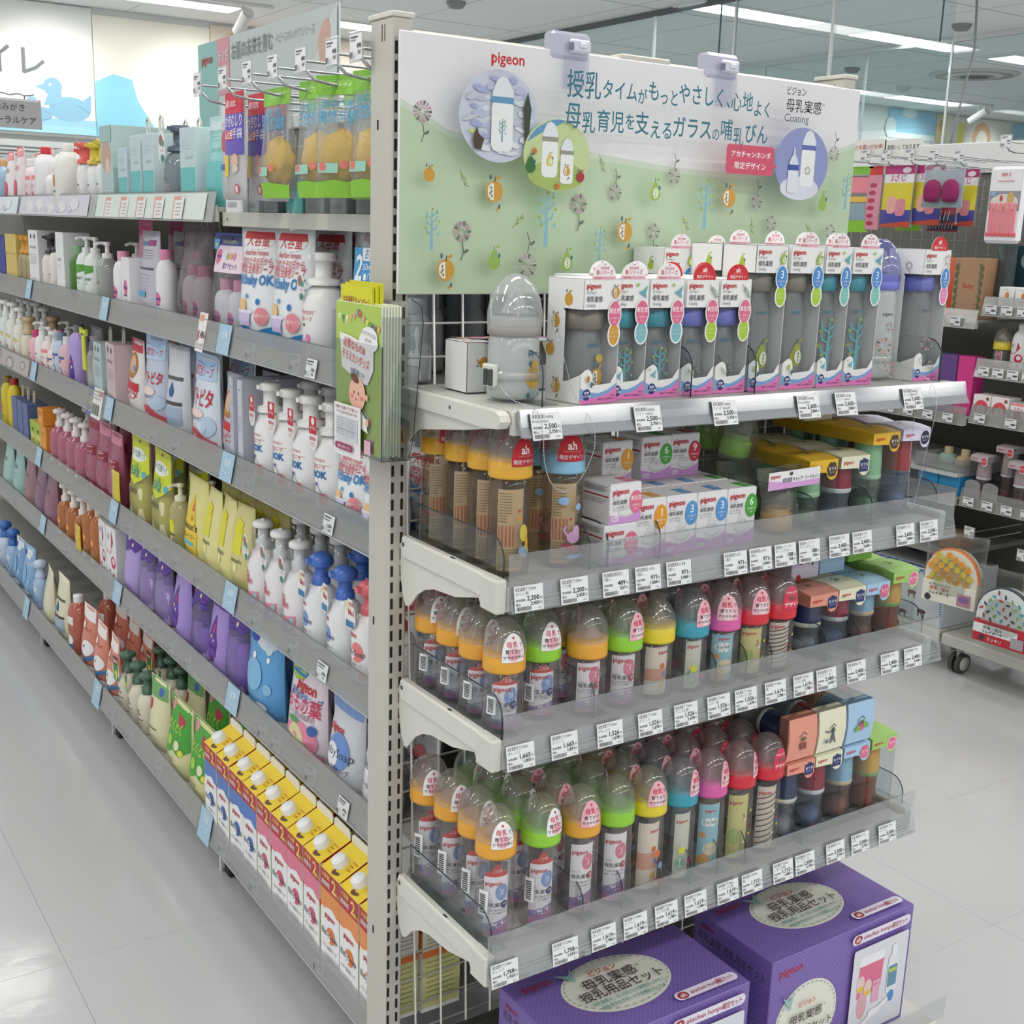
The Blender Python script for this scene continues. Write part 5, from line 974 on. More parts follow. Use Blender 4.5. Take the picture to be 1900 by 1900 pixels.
ART = {
 'babysoapB': [('logo', -.1, .62, .17), ('c', .05, .42, .3, '#6d92cf'), ('c', -.12, .36, .2, '#e9ecf2'), ('t', 'BabySoap', .02, .36, .2, '#3d4350', .0, .8), ('t', 'ベビー全身泡ソープ', 0, .2, .1, DK, .01, .7), ('t', 'しっとり', 0, .12, .08, '#666')][:5]+[('t', 'ベビー全身泡ソープ', 0, .2, .1, DK, .01, .7)],
 'c_blue': [('r', -.5, .6, .5, .82, '#5b7fc6'), ('p', [(-.5, .0), (.5, .0), (.5, .5), (.35, .6), (.1, .645), (-.2, .62), (-.5, .52)], WH), ('r', -.5, .8, .5, 1, '#b8343a'), ('t', '大容量', -.22, .93, .14, '#f0d26a', .02), ('t', '2', .22, .835, .5, '#f0d26a', .02), ('t', '回分', .4, .83, .13, '#f0d26a', .02), ('t', '詰替用', -.22, .85, .15, WH, .02), ('logo', 0, .52, .2), ('c', .06, .36, .22, '#3f66b4'), ('c', -.08, .33, .13, WH), ('t', 'BabySoap', 0, .33, .22, '#33384a', .005, .85), ('t', 'ベビー全身泡ソープ', 0, .2, .11, DK, .01, .75), ('l', -.25, .14, .25, .04, 2, '#9a9aa0')],
}
for n_, c1, c2 in (('c_pink', '#e27f98', '#d9566f'), ('c_orange', '#ea9455', '#e57f35')):
    ART[n_] = [tuple(c1 if q == '#5b7fc6' else (c2 if q == '#3f66b4' else q) for q in a) for a in ART['c_blue']]
ART.update({
 'ahpouch': [('r', -.5, 0, .5, .12, '#2b86c4'), ('p', [(-.5, .1), (-.2, .16), (.1, .11), (.5, .17), (.5, .1)], '#2b86c4'), ('e', 0, .86, .4, .075, '#f4f0f0'), ('p', [(-.4, .87), (.4, .87), (.36, .93), (-.36, .93)], RD), ('t', '大容量', 0, .82, .2, RD, .02), ('t', 'akachan honpo', 0, .74, .11, RD, .01, .6), ('t', 'うまれたその日から', 0, .665, .12, RD, .01, .8), ('t', '無添加 全身泡ソープ', 0, .595, .15, RD, .012, .85), ('t', 'Oh!baby OK', 0, .5, .2, BL, .03, .9), ('c', -.08, .4, .035, '#4f9fd4'), ('c', .2, .36, .045, '#2f7fbe'), ('e', -.18, .31, .1, .07, '#ecc48c'), ('p', [(-.38, .27), (.05, .27), (.0, .15), (-.32, .15)], '#cfc3e4'), ('r', -.42, .26, .09, .285, '#e9e4f2'), ('c', .27, .24, .13, '#e88f98'), ('t', '全身ソープ', .27, .235, .06, WH, .01)],
 'ahbottle': [('t', '生まれたその日から', 0, .86, .1, RD, .01, .6), ('l', -.45, .8, .45, .1, 1, '#d49a9e'), ('t', '泡全身ソープ', -.05, .72, .13, RD, .01, .7), ('t', '0bOK', .0, .56, .26, '#2a6fb0', .04, .75), ('c', -.3, .36, .13, '#e79b62'), ('c', -.02, .44, .05, '#2a6fb0'), ('p', [(.0, .44), (.18, .3), (.2, .26), (.02, .4)], '#2a6fb0'), ('e', -.25, .16, .16, .07, '#b6a6d4'), ('c', .25, .18, .16, '#e5677f')],
 'ahbottle2': [('t', '生まれたその日から', 0, .8, .1, RD, .01, .7), ('l', -.45, .86, .45, .1, 1, '#c49a9e'), ('t', '泡全身ソープ', -.05, .68, .13, RD, .01, .7), ('r', -.12, .58, .02, .62, '#5a4f4f'), ('c', .15, .36, .1, '#e07ab0'), ('e', -.12, .16, .14, .12, '#ef9f8c'), ('c', -.1, .3, .06, '#f2c6b4')],
 'arch': [('e', 0, .34, .42, .42, '#d8505c'), ('e', 0, .2, .28, .3, '#efe0e0'), ('r', -.5, 0, .5, .08, '#efe6e6'), ('e', 0, .34, .08, .18, '#c9c4d4'), ('c', .34, .84, .1, '#9a5a4a')],
 'leafb': [('t', 'Baby', 0, .5, .2, '#a8413c', .02)]+[('e', u, .06+.13*i, .06, .05, '#5f6a4c') for i in range(7) for u in (-.42, .42)]+[('e', u, .12+.13*i, .04, .02, '#6f7a5c') for i in range(7) for u in (-.36, .36)],
 'porthole': [('e', 0, .75, .32, .13, '#8fa2a4'), ('e', .03, .73, .2, .08, '#a9b8b8')],
 'momo': [('r', -.5, .86, .5, 1, '#dfe1ea'), ('e', -.2, .86, .28, .1, '#2f86bd'), ('p', [(-.46, .8), (.06, .8), (-.2, .74)], '#a6c63f'), ('t', '低刺激', -.2, .84, .16, '#d6e86a', .02), ('logo', .12, .685, .19), ('t', '薬用全身泡ソープ', .12, .6, .11, '#2f6fae', .01, .75), ('t', 'ももの葉', .08, .48, .24, '#d02c5a', .03, .8), ('t', 'エキス配合(保湿成分)', .1, .42, .07, '#8a6f7c', .01, .6), ('e', .12, .2, .34, .19, '#e58aa6'), ('e', .05, .18, .2, .16, '#d8d8a0'), ('e', -.02, .37, .15, .03, '#4f9e50'), ('c', .38, .33, .07, '#3f66a8'), ('r', -.5, 0, .5, .06, '#d9688c')],
 'bluepouch': [('e', .1, .86, .3, .1, '#dfe6ee'), ('e', -.25, .85, .14, .05, '#2f4fae'), ('c', -.15, .66, .05, WH), ('c', .25, .68, .04, WH), ('c', .22, .82, .11, '#cfe0ea'), ('e', -.1, .45, .26, .18, '#86bbe2'), ('c', .3, .35, .08, '#8cc0e4'), ('c', -.3, .5, .06, '#8cc0e4'), ('e', .15, .12, .14, .05, WH)],
 'lavpouch': [('p', [(-.18, .25), (.0, .14), (.2, .25), (.24, .4), (.1, .62), (.02, .76), (-.12, .6), (-.2, .4)], '#5f2f9c'), ('p', [(-.02, .54), (.06, .7), (.1, .54)], '#c8344a'), ('c', -.04, .48, .04, '#e6cf4a'), ('c', .08, .44, .03, '#e9e2ee'), ('t', "johnson's", .02, .34, .1, '#3c2f8c', .02, .36), ('r', -.1, .2, .1, .24, '#41206c')],
 'lavheader': [('r', -.5, .78, .5, 1, '#5e3a9a'), ('c', -.2, .9, .1, '#d9cdea'), ('t', '2コパック', .1, .88, .14, '#e6df5a', .02, .5), ('p', [(-.5, .78), (.5, .78), (.3, .7), (.05, .74), (-.25, .68)], '#5e3a9a'), ('c', .1, .8, .05, '#f0e9c0')],
 'yelpouch': [('p', [(-.3, .0), (.3, .0), (.34, .35), (.2, .62), (.04, .82), (-.1, .66), (-.32, .35)], '#ecca3c'), ('p', [(.06, .62), (.16, .62), (.11, .74)], '#d24a3a'), ('t', "johnson's", .0, .4, .17, '#3a372c', .02, .66), ('c', .12, .54, .05, '#d98a3a'), ('r', -.3, .22, .25, .265, '#59b6cc'), ('t', '全身シャンプー', .0, .3, .1, '#6a6232', .01, .6), ('l', -.3, .17, .2, .05, 2, '#a3923a')],
 'yelheader': [('p', [(-.5, 1), (.5, 1), (.5, .62), (.3, .52), (.05, .46), (-.25, .52), (-.5, .6)], '#d6dc2f'), ('e', 0, .8, .42, .075, '#eef2ea'), ('t', 'おトクな2個パック', 0, .775, .13, '#2f7f6c', .02, .74), ('t', 'とことん優しく', .0, .65, .11, '#5fae4a', .02, .6), ('t', '低刺激', .0, .56, .17, '#2f9f9c', .03, .5), ('c', -.4, .62, .08, '#5fb6d0'), ('c', .38, .6, .06, '#5fb6d0'), ('r', -.5, .93, .5, 1, '#c0c832'), ('t', "johnson's", -.05, .36, .16, '#45423a', .02, .55)],
 'yelpale': [('r', -.2, .45, .2, .75, '#e2dc3a'), ('c', .0, .3, .1, '#efe9a4'), ('t', "johnson's", .0, .36, .13, '#57543e', .02, .5), ('p', [(-.1, .85), (.2, .8), (.1, .7), (-.15, .75)], '#e3d920')],
 'pinkset': [('r', -.42, .5, .42, .63, '#8e2036'), ('t', 'ミルキー', 0, .58, .15, '#f2d9de', .02, .55), ('t', 'ソープ', .1, .51, .13, '#f2d9de', .02, .4), ('h', 0, .34, .07, '#d65f86'), ('r', -.44, .0, .44, .14, '#a1213e'), ('c', .2, .09, .08, '#f2ece4'), ('t', 'ミルキー', 0, .26, .1, '#b8406a', .01, .5)],
 'pinkbottle': [('h', .0, .55, .1, '#d65f86'), ('t', 'ミルキー', 0, .38, .16, '#b8406a', .01, .6), ('c', .1, .12, .16, '#f2ece4'), ('r', -.3, .02, .3, .07, '#a1213e')],
 'orbottle': [('c', .1, .62, .14, '#f2a04a'), ('t', 'ミルキー', 0, .4, .16, '#b0542c', .01, .6), ('c', .1, .12, .18, '#f2ece4'), ('r', -.3, .02, .34, .06, '#7a2a2a')],
 'cartred': [('c', .2, .38, .24, '#c42c4c'), ('c', .22, .4, .13, '#f0e2e4'), ('t', 'ピュア', -.18, .52, .16, '#c42c4c', .03, .5), ('c', .2, .14, .08, '#c42c4c'), ('c', -.2, .2, .06, '#c42c4c'), ('c', -.24, .82, .11, '#aabfd6'), ('p', [(.1, .95), (.25, .75), (.05, .6)], '#c42c4c')],
 'atopita': [('p', [(-.5, .86), (.5, .86), (.5, 1), (-.5, 1)], '#a9c9e9'), ('t', '泡ソープ', .05, .8, .2, BL, .03, .75), ('r', -.5, .76, -.3, .9, '#d8505c'), ('p', [(-.5, .72), (.5, .74), (.5, .92), (.2, .86), (-.5, .9)], '#bcd6ee'), ('t', '濃密泡ソープ', .0, .775, .17, '#c8304a', .03, .8), ('t', 'アトピタ', .02, .47, .3, RD, .04, .85), ('e', .0, .38, .26, .05, '#f4d9d0'), ('t', '全身ベビー', 0, .3, .08, '#50607a', .01, .5), ('p', [(-.5, .0), (.5, .0), (.5, .1), (-.1, .22), (-.5, .18)], '#d8505c'), ('c', .35, .26, .15, '#bcd2ea'), ('t', '保湿', -.2, .06, .16, WH, .03)],
 'drop': [('r', -.4, .62, .4, .66, '#5a5a5a'), ('p', [(-.12, .5), (.0, .6), (.12, .5), (.08, .43), (-.08, .43)], '#2f5f9c'), ('r', -.4, .34, .4, .38, '#4a4a50'), ('r', -.4, .12, .4, .32, '#a3b6cc'), ('l', -.3, .09, .3, .03, 2, '#a0a0a6')],
 'redpouch': [('e', .0, .66, .36, .17, '#b5713a'), ('e', 0, .68, .26, .11, '#e2b890'), ('c', .16, .62, .1, '#7fa0d0'), ('t', 'おふろで', 0, .54, .13, '#e9c24a', .02, .6), ('p', [(-.42, .38), (.42, .34), (.42, .44), (-.4, .47)], RD), ('t', 'アトピタ', 0, .24, .26, RD, .04, .8)],
 'greypouch': [('r', -.4, .83, .0, .88, '#4f7f9c'), ('r', .0, .83, .4, .9, '#a02f86'), ('l', -.35, .78, .35, .03, 4, '#8a7a9a'), ('r', -.4, .56, .4, .58, '#3f3f55'), ('r', -.3, .24, .2, .31, '#5aa0c9'), ('l', -.3, .5, .3, .04, 5, '#9aa0b8')],
 'merries': [('c', .0, .45, .25, '#e06a9c'), ('t', 'Merries', 0, .43, .15, '#4a3a9c', .03, .5), ('t', 'Baby Wash', -.05, .3, .1, '#5a55a0', .02, .5), ('l', -.25, .25, .25, .05, 2, '#c0b8d4'), ('l', -.25, .15, .25, .05, 2, '#e4a3bc')],
 'merriescard': [('r', -.5, .86, .5, 1, '#3f4f9c'), ('t', '赤ちゃんの肌研究から', 0, .9, .05, '#e6dc7a', .02, .4), ('r', -.35, .62, .5, .88, '#f0dde8'), ('c', -.22, .77, .09, '#e06a9c'), ('t', 'Merries', -.22, .76, .06, '#4a3a9c', .03, .16), ('t', '肌ケアセット', .15, .66, .08, '#5a4f8c', .02, .36), ('c', .05, .78, .04, '#8fc48c'), ('c', .14, .78, .04, '#e8b76a'), ('c', .23, .78, .04, '#e88fb0'), ('r', -.5, .84, -.3, .94, '#5fb6e2'), ('t', '2set', -.4, .87, .07, '#e6ee9a', .03)],
 'bluecard': [('r', -.5, .55, .5, .78, '#3f9bd0'), ('p', [(-.12, .78), (.5, .78), (.4, .7), (-.05, .7)], '#eef3f6'), ('t', 'お買得', .18, .715, .17, '#3f86bd', .03, .4), ('t', '2', -.15, .58, .5, '#eef5fa', .02), ('t', '50ml×2', .2, .645, .12, '#eef5fa', .01, .44), ('t', 'パック', .28, .585, .14, '#eef5fa', .03, .3), ('r', .04, .58, .12, .62, '#eef5fa'), ('c', -.28, .28, .16, '#d35fae'), ('t', '薬用', -.28, .275, .12, '#f0d9ea', .02)],
 'medpouch': [('c', -.2, .42, .2, '#d35fae'), ('t', '薬用', -.2, .41, .14, '#f0d9ea', .02), ('l', -.1, .85, .35, .03, 4, '#aab0b8')],
 'no1': [('c', -.2, .75, .28, '#e9e0b8'), ('t', '10年連続', .15, .8, .22, '#c23c50', .03, .6), ('t', 'No.1', .12, .5, .36, '#c23c50', .05, .6), ('r', -.4, .06, .45, .28, '#3f7fb0')],
 'soapblue': [('logo', -.22, .9, .2), ('e', -.05, .62, .2, .17, '#7c9cd4'), ('c', -.2, .56, .1, WH), ('t', 'BabySoap', -.05, .55, .18, '#565d70', .01, .7), ('t', 'ベビー全身泡ソープ', -.05, .34, .1, DK, .01, .6), ('l', -.35, .2, .25, .05, 2, '#a8a8ae')],
 'soaprose': [('logo', -.18, .9, .2), ('e', .1, .62, .24, .2, '#ea7f80'), ('c', -.08, .56, .12, WH), ('t', 'BabySoap', .0, .55, .2, '#565d70', .01, .8), ('t', 'ベビー全身泡ソープ', -.02, .34, .1, DK, .01, .6), ('c', .3, .16, .1, '#e5707a'), ('l', -.35, .2, .15, .05, 2, '#a8a8ae')],
 'peachbottle': [('p', [(-.5, 0), (.5, 0), (.5, .4), (-.5, .3)], '#ea8fa6'), ('c', .2, .12, .14, '#a9d0d4'), ('c', -.3, .2, .1, '#a9d0d4'), ('c', .35, .3, .09, '#a9d0d4'), ('logo', -.2, .75, .18), ('t', '薬', -.05, .55, .3, RD, .04), ('t', '用', .15, .55, .18, RD, .03), ('e', .12, .14, .3, .12, '#4050b4'), ('t', 'ももの葉', .1, .13, .12, WH, .02, .5)],
 'peachtag': [('c', -.1, .7, .32, '#a4705c'), ('c', .28, .6, .2, '#4f9f98'), ('t', 'しっとり', .1, .35, .16, '#d0485c', .02, .6), ('e', .15, .14, .3, .13, '#3f8f7c')],
 'redtag': [('p', [(-.5, .48), (.5, .48), (.5, 1), (-.5, 1)], '#c6303c'), ('c', .0, .86, .22, '#ece9e6'), ('t', 'ダブル', 0, .62, .22, WH, .03, .7), ('t', '無添加', 0, .3, .26, RD, .04, .8), ('l', -.3, .22, .3, .07, 2, '#d78a8e')],
 'coral': [('p', [(-.5, .82), (.5, .78), (.5, 1), (-.5, 1)], '#eee9e4'), ('t', 'キレイキレイ', .0, .62, .13, '#8e3a3a', .02, .7), ('c', -.1, .7, .1, '#f0ddd4'), ('e', .2, .36, .26, .13, '#f0f0f0'), ('c', .08, .38, .05, '#55606a'), ('p', [(-.5, .1), (-.2, .2), (.1, .12), (.5, .2), (.5, .26), (.0, .18), (-.5, .28)], '#3f7fb8'), ('r', -.5, .0, .5, .07, '#e9e4e0')],
 'green': [('r', -.5, .42, .5, 1, '#4ba33a'), ('p', [(-.5, .42), (.5, .42), (.3, .32), (.1, .38), (-.15, .3), (-.35, .36)], '#4ba33a'), ('c', -.3, .9, .1, '#d88f8f'), ('p', [(.0, .86), (.36, .82), (.3, .7), (.1, .74)], '#b93a4f'), ('t', 'とくとく', .0, .62, .22, '#d8e04f', .04, .6), ('c', -.1, .48, .1, '#a9d24a'), ('c', .2, .46, .09, '#e8e6c0'), ('c', .33, .38, .06, '#e6d94f'), ('t', 'Arau', .0, .22, .13, '#4f6a48', .01), ('l', -.25, .17, .25, .03, 3, '#9a9668')],
 'arau': [('t', 'Arau', 0, .62, .18, '#4f6a48', .02), ('r', -.3, .45, .3, .49, '#7a6a5a'), ('l', -.25, .38, .25, .05, 4, '#aaa078'), ('p', [(-.1, .74), (0, .86), (.1, .74)], '#5f7f55')],
 'cream': [('p', [(-.5, .74), (.5, .74), (.5, 1), (-.5, 1)], '#74a868'), ('e', .2, .84, .13, .06, '#3f68b0'), ('e', -.25, .62, .1, .08, '#c4463a'), ('r', -.3, .3, .2, .32, '#7a7048'), ('l', -.3, .2, .2, .04, 2, '#b4a878')],
 'greentag': [('r', -.5, .0, .5, 1, '#3f8f38'), ('t', 'No.1', .0, .72, .4, '#f0eee6', .04), ('r', -.5, .66, .5, 1, '#6a3c34'), ('t', 'No.1', .0, .74, .34, '#f0eee6', .04), ('c', .1, .3, .26, '#e2d94a'), ('c', .15, .14, .14, '#f0ecd8')],
 'tealbox': [('r', -.5, 0, .5, .5, '#6cc0be'), ('t', 'スキンケア', .1, .6, .1, '#8aa6a6', .01, .5), ('l', -.35, .82, .2, .04, 3, '#b4ccce')],
 'photobox': [('e', .0, .62, .42, .2, '#c9a58f'), ('e', .1, .5, .2, .1, '#e2c9b8'), ('l', -.4, .3, .4, .04, 5, '#a9bdbd'), ('r', -.5, .8, .5, 1, '#a6c4c0')],
 'alo': [('r', -.5, .82, .5, 1, '#5a9f3a'), ('p', [(-.5, .82), (.5, .82), (-.2, .72)], '#5a9f3a'), ('t', 'ALOBABY', 0, .58, .16, '#3f6a52', .01, .8), ('l', -.35, .52, .2, .04, 2, '#8fa89a')],
 'whitebox': [('t', 'ALOBABY', -.1, .56, .14, '#4a4a4a', .0, .5), ('l', -.3, .5, .1, .03, 2, '#9a9a9a'), ('l', -.3, .14, .1, .03, 3, '#aaa'+'aaa')],
 'textbox': [('c', -.2, .9, .08, '#3a3a3a'), ('c', .2, .9, .08, '#3a3a3a'), ('t', 'NATURAL', 0, .7, .12, '#5a5a5a', .0, .7), ('l', -.35, .6, .35, .03, 6, '#a09c98'), ('l', -.35, .2, .2, .03, 4, '#8f8b88')],
 'lavbottle': [('p', [(-.1, .02), (.4, .02), (.45, .3), (.36, .6), (.2, .82), (.0, .62), (-.18, .3)], '#4f2f9c'), ('c', .16, .62, .1, '#c8506a'), ('c', .24, .48, .07, '#e6e0b0'), ('c', .06, .46, .05, '#33206c'), ('c', .0, .14, .07, '#e9e9d0')],
 'orangelogo': [('t', 'mama', 0, .85, .08, '#a07a6a', .02), ('e', .06, .6, .14, .16, '#e08a3c'), ('t', 'SKIN CARE', 0, .3, .12, '#77706a', .03, .5), ('l', -.2, .2, .2, .05, 1, '#aaa'+'aaa')],
 'flower': [('t', 'FACE', -.1, .74, .18, '#4a5a78', .03), ('r', -.35, .3, .1, .42, '#d05a62'), ('c', .25, .72, .12, '#e9c25a'), ('l', -.3, .24, .2, .04, 3, '#b0a890')],
 'pinksmall': [('t', 'Baby', 0, .7, .2, '#c0486a', .03), ('c', 0, .35, .24, '#5f86c0'), ('c', .05, .37, .12, '#e9c0b0'), ('r', -.4, .82, .4, .9, '#3f5f9c')],
 'capsule': [('t', 'Pure', 0, .6, .2, '#8a6f74', .02), ('l', -.25, .5, .25, .05, 3, '#c2a8ac')],
 'straw': [('r', -.5, .86, .5, 1, '#f08f8c'), ('t', 'スキン', 0, .6, .2, '#c2485c', .03), ('c', 0, .3, .24, '#d84f6c'), ('l', -.3, .14, .3, .05, 2, '#d0a0a8')],
 'green2': [('r', -.5, .6, .5, 1, '#a8bf2f'), ('p', [(-.3, .75), (.1, .62), (.3, .8)], '#3f5f2f'), ('t', 'うるり', .0, .3, .2, '#56662f', .02)],
 'orangebox': [('t', 'はちみつ', 0, .7, .16, '#8a4f1f', .01, .6), ('t', 'クリーム', 0, .6, .12, '#8a4f1f', .01, .5), ('e', 0, .35, .3, .12, '#f0b060')],
 'navybox': [('r', -.5, .0, .5, .2, '#c9ccd8'), ('l', -.2, .6, .2, .04, 2, '#8088a8')],
})
ART['babysoapB'] = [a for a in ART['babysoapB']]
# ---------------------------------------------------------------- product builders (front faces -y, base at z = 0)
HEADS = ('disc', 'mush', 'foam', 'pump', 'cap')
def head_mesh(mb, kind, z, c, r):
    m = M(c, .3)
    if kind == 'disc':   # flat round push head on a slim stem
        mb.lathe([(.0165, z), (.0165, z+.016), (.0115, z+.018), (.0112, z+.042), (.0205, z+.044), (.022, z+.047), (.0218, z+.054), (.017, z+.0575), (0, z+.059)], m, 18); mb.lathe([(.006, z+.0575), (.0035, z+.062), (0, z+.063)], m, 10)
    elif kind == 'foam':  # broad foamer: thick neck, flat lid with a lip
        mb.lathe([(r*.72, z), (r*.7, z+.01), (.0165, z+.013), (.016, z+.042), (.0215, z+.0425), (.0225, z+.046), (.0222, z+.055), (.0195, z+.0575), (0, z+.058)], m, 18); mb.prism([(-.008, -.018), (.008, -.018), (.0055, -.029), (0, -.0305), (-.0055, -.029)], 2, z+.046, z+.0545, m)
    elif kind == 'mush':
        mb.lathe([(.0185, z), (.018, z+.014), (.0135, z+.016), (.0135, z+.034), (.021, z+.036), (.0245, z+.04), (.024, z+.05), (.018, z+.058), (.008, z+.062), (0, z+.0625)], m, 18); mb.prism([(-.009, -.02), (.009, -.02), (.006, -.03), (-.006, -.03)], 2, z+.043, z+.0525, m)
    elif kind == 'pump':
        mb.lathe([(.0145, z), (.0145, z+.013), (.006, z+.015), (.006, z+.034), (.0095, z+.035), (.0095, z+.043), (0, z+.045)], m, 14); mb.tube([(0, 0, z+.04), (0, -.022, z+.041), (0, -.032, z+.036)], .0042, m, 8)
    else: mb.lathe([(.0155, z), (.0155, z+.02), (.0145, z+.024), (0, z+.0245)], m, 16)
@memo
def bottle(h, r, c, head='cap', hc='#f0f0ee', art=None, sx=1.0, sy=.75, clear=None, neck=.0, tagart=None, tagshape='drop', capc=None, tw=.034, th=.05):
    parts = []; hh = {'disc': .059, 'mush': .0625, 'foam': .058, 'pump': .045, 'cap': .0245}[head]; hb = h-hh
    pr_ = [(0, 0), (r*.9, 0), (r, .005), (r*1.0, hb*.7), (r*.96, hb*.82), (r*.78, hb*.93), (max(.016, r*.5), hb*.985), (max(.015, r*.48), hb)]
    mb = MB(); mb.lathe(pr_, CL(c, .06, .06, 0, clear, c) if clear else M(c, .32), 20, sx, sy); parts.append(P('bottle_body', mb.mesh('product_body')))
    mb = MB(); head_mesh(mb, head, hb-.001, hc, r); parts.append(P('cap' if head == 'cap' else 'pump_head', mb.mesh('product_head')))
    if capc:
        mb = MB(); mb.lathe([(.0225, hb-.004), (.0235, hb), (.0235, hb+hh*.68), (.02, hb+hh*.7)], CL('#f4f6f7', .06, .05, 0, .06), 16); parts.append(P('clear_overcap', mb.mesh('overcap')))
    if art:
        s = SH(cyl(lambda z: float(np.interp(z, [p[1] for p in pr_], [p[0] for p in pr_])), r*sx, .0, sx, sy), .009, .00025); H_ = hb*.72; s2 = SH(lambda u, v, hq: s.fn(u, v+hb*.03, hq), .009, .00025); draw(s2, min(r*sx*1.9, .07), H_, ART[art]); parts.append(P('label', s2.mesh('product_label')))
    if tagart:
        a0 = .45; s = SH(lambda u, v, hq: (u*.95+.2*r*sx*0-.012, -max(r*sy, .021)-.0025-hq, hb*.78+v), .0, .0002)
        pts = [(-tw/2, th*.45)]+[(tw/2*math.cos(PI+PI*i/10), th*.35+th*.35*math.sin(PI+PI*i/10)) for i in range(11)]+[(tw*.42, th*.7), (tw*.2, th), (-tw*.2, th), (-tw*.42, th*.7)]
        mb = MB(); mb.prism([(p[0]*.95-.012, hb*.78+p[1]) for p in pts[1:]], 1, -max(r*sy, .021)-.0025, -max(r*sy, .021)-.002, M('#ececea', .4)); draw(s, tw*.86, th, [(('r', max(a[1], -.42), a[2], min(a[3], .42), a[4], a[5]) if a[0] == 'r' else a) for a in ART[tagart]]); parts.append(P('neck_tag', mb.mesh('neck_tag'), None, [P('tag_print', s.mesh('neck_tag_print'))]))
    return parts
def pthick(w_, h, d, u, v, flat=.96):
    f = min(1, .62+1.9*v) if v < .2 else max(0.0, 1-((v-.2)/.76)**1.7) if v < flat else 0
    return d/2*f*max(0, 1-abs(u)**3.2)+.0008
def pwid(v, waist=.0): return 1-.05*math.sin(PI*v)-waist*max(0, v-.6)
@memo
def pouch(w_, h, d, c, art=None, topc=None, film=0, waist=0.0, spout=None, hole=False, gloss=.22, side=None, lean=0.0):
    """stand-up refill pouch: gusseted base, sealed flat top, soft bulge"""
    mb = MB(); n, m = 8, 9; V = []; fs = []; ms = M(c, gloss, 0, 0, .25) if not film else CL(c, .05, .1, .22, film, c, 40)
    def pt(u, v, sg, lift=0): return (u*w_/2*pwid(v, waist), sg*(pthick(w_, h, d, u, v)+lift)+lean*v*v*h, v*h)
    for sg in (-1, 1):
        b = len(V)
        for j in range(m+1):
            for i in range(n+1): V.append(pt(-1+2*i/n, j/m, sg))
        for j in range(m):
            for i in range(n): q = b+j*(n+1)+i; fs.append([q, q+1, q+n+2, q+n+1] if sg < 0 else [q, q+n+1, q+n+2, q+1])
    N = (n+1)*(m+1); fs += [[i, N+i, N+i+1, i+1] for i in range(n)]+[[m*(n+1)+i, m*(n+1)+i+1, N+m*(n+1)+i+1, N+m*(n+1)+i] for i in range(n)]
    for j in range(m): a, b2 = j*(n+1), (j+1)*(n+1); fs += [[a, b2, N+b2, N+a], [a+n, N+a+n, N+b2+n, b2+n]]
    mb.add(V, fs, ms, True); parts = [P('pouch_body', mb.mesh('pouch_body'))]
    if spout:
        mb = MB(); mb.lathe([(.011, h-.012), (.011, h+.006), (.0145, h+.007), (.0145, h+.026), (0, h+.0265)], M(spout, .35), 14); parts.append(P('spout_cap', mb.mesh('spout_cap')))
    if art or topc or hole:
        s = SH(lambda u, v, q: (u, pt(max(-1, min(1, u/(w_/2*pwid(v/h, waist)))), v/h, -1, q+.0007)[1], v), .012, .00018)
        if topc: s.rect(-w_*.455, h*.84, w_*.455, h*.995, topc)
        if art: draw(s, w_*.9, h, ART[art])
        if hole: s.ell(0, h*.95, .008, .004, '#3a3a3e', 10)
        parts.append(P('pouch_print', s.mesh('pouch_print')))
    return parts
@memo
def twin(w_, h, d, inner, ic, art=None, film='#eef0f2', haze=.05, inh=.8, head='cap', hc='#f0f0f0', iart=None, clear=None, n=2, r=.024):
    """clear film pack around small bottles, with a printed card across the top"""
    parts = list(pouch(w_, h, d, film, art, None, haze, 0, None, True))
    parts[0] = P('clear_bag', parts[0][1])
    for i in range(n):
        b = bottle(h*inh, r, ic, head, hc, iart, 1, .8, clear); mb = bottle(h*inh, r, ic, head, hc, iart, 1, .8, clear)
        subs = []
        for nm, me, l, sb in b[1:]: subs.append(P(nm, shift(me, (i-(n-1)/2)*r*2.08)))
        parts.append(P('inner_bottle', shift(b[0][1], (i-(n-1)/2)*r*2.08), None, subs))
    return parts
def shift(me, dx):
    k = ('shift', me.name, round(dx, 4))
    if k not in CACHE:
        q = me.copy(); q.transform(Matrix.Translation((dx, 0, .003))); CACHE[k] = q
    return CACHE[k]
@memo
def pbox(w_, d, h, c, art=None, topc=None, strap=None):
    parts = [P('carton', carton_mesh(w_, d, h, c))]
    if art: s = SH(front(-d/2), .0, .00015); draw(s, w_*.98, h, ART[art]); parts.append(P('front_print', s.mesh('pbox_print'))); s = SH(left(-w_/2), 0, .00015); [s.line([(-d*.3, h*(.85-.06*q)), (d*.2, h*(.85-.06*q))], .0016, '#a2a6a8') for q in range(5)]
    if strap: mb = MB(); mb.tube([(-.012, 0, h), (-.012, 0, h+.035), (0, 0, h+.045), (.012, 0, h+.035), (.012, 0, h)], .003, M(strap, .5), 5); parts.append(P('hang_loop', mb.mesh('hang_loop')))
    return parts
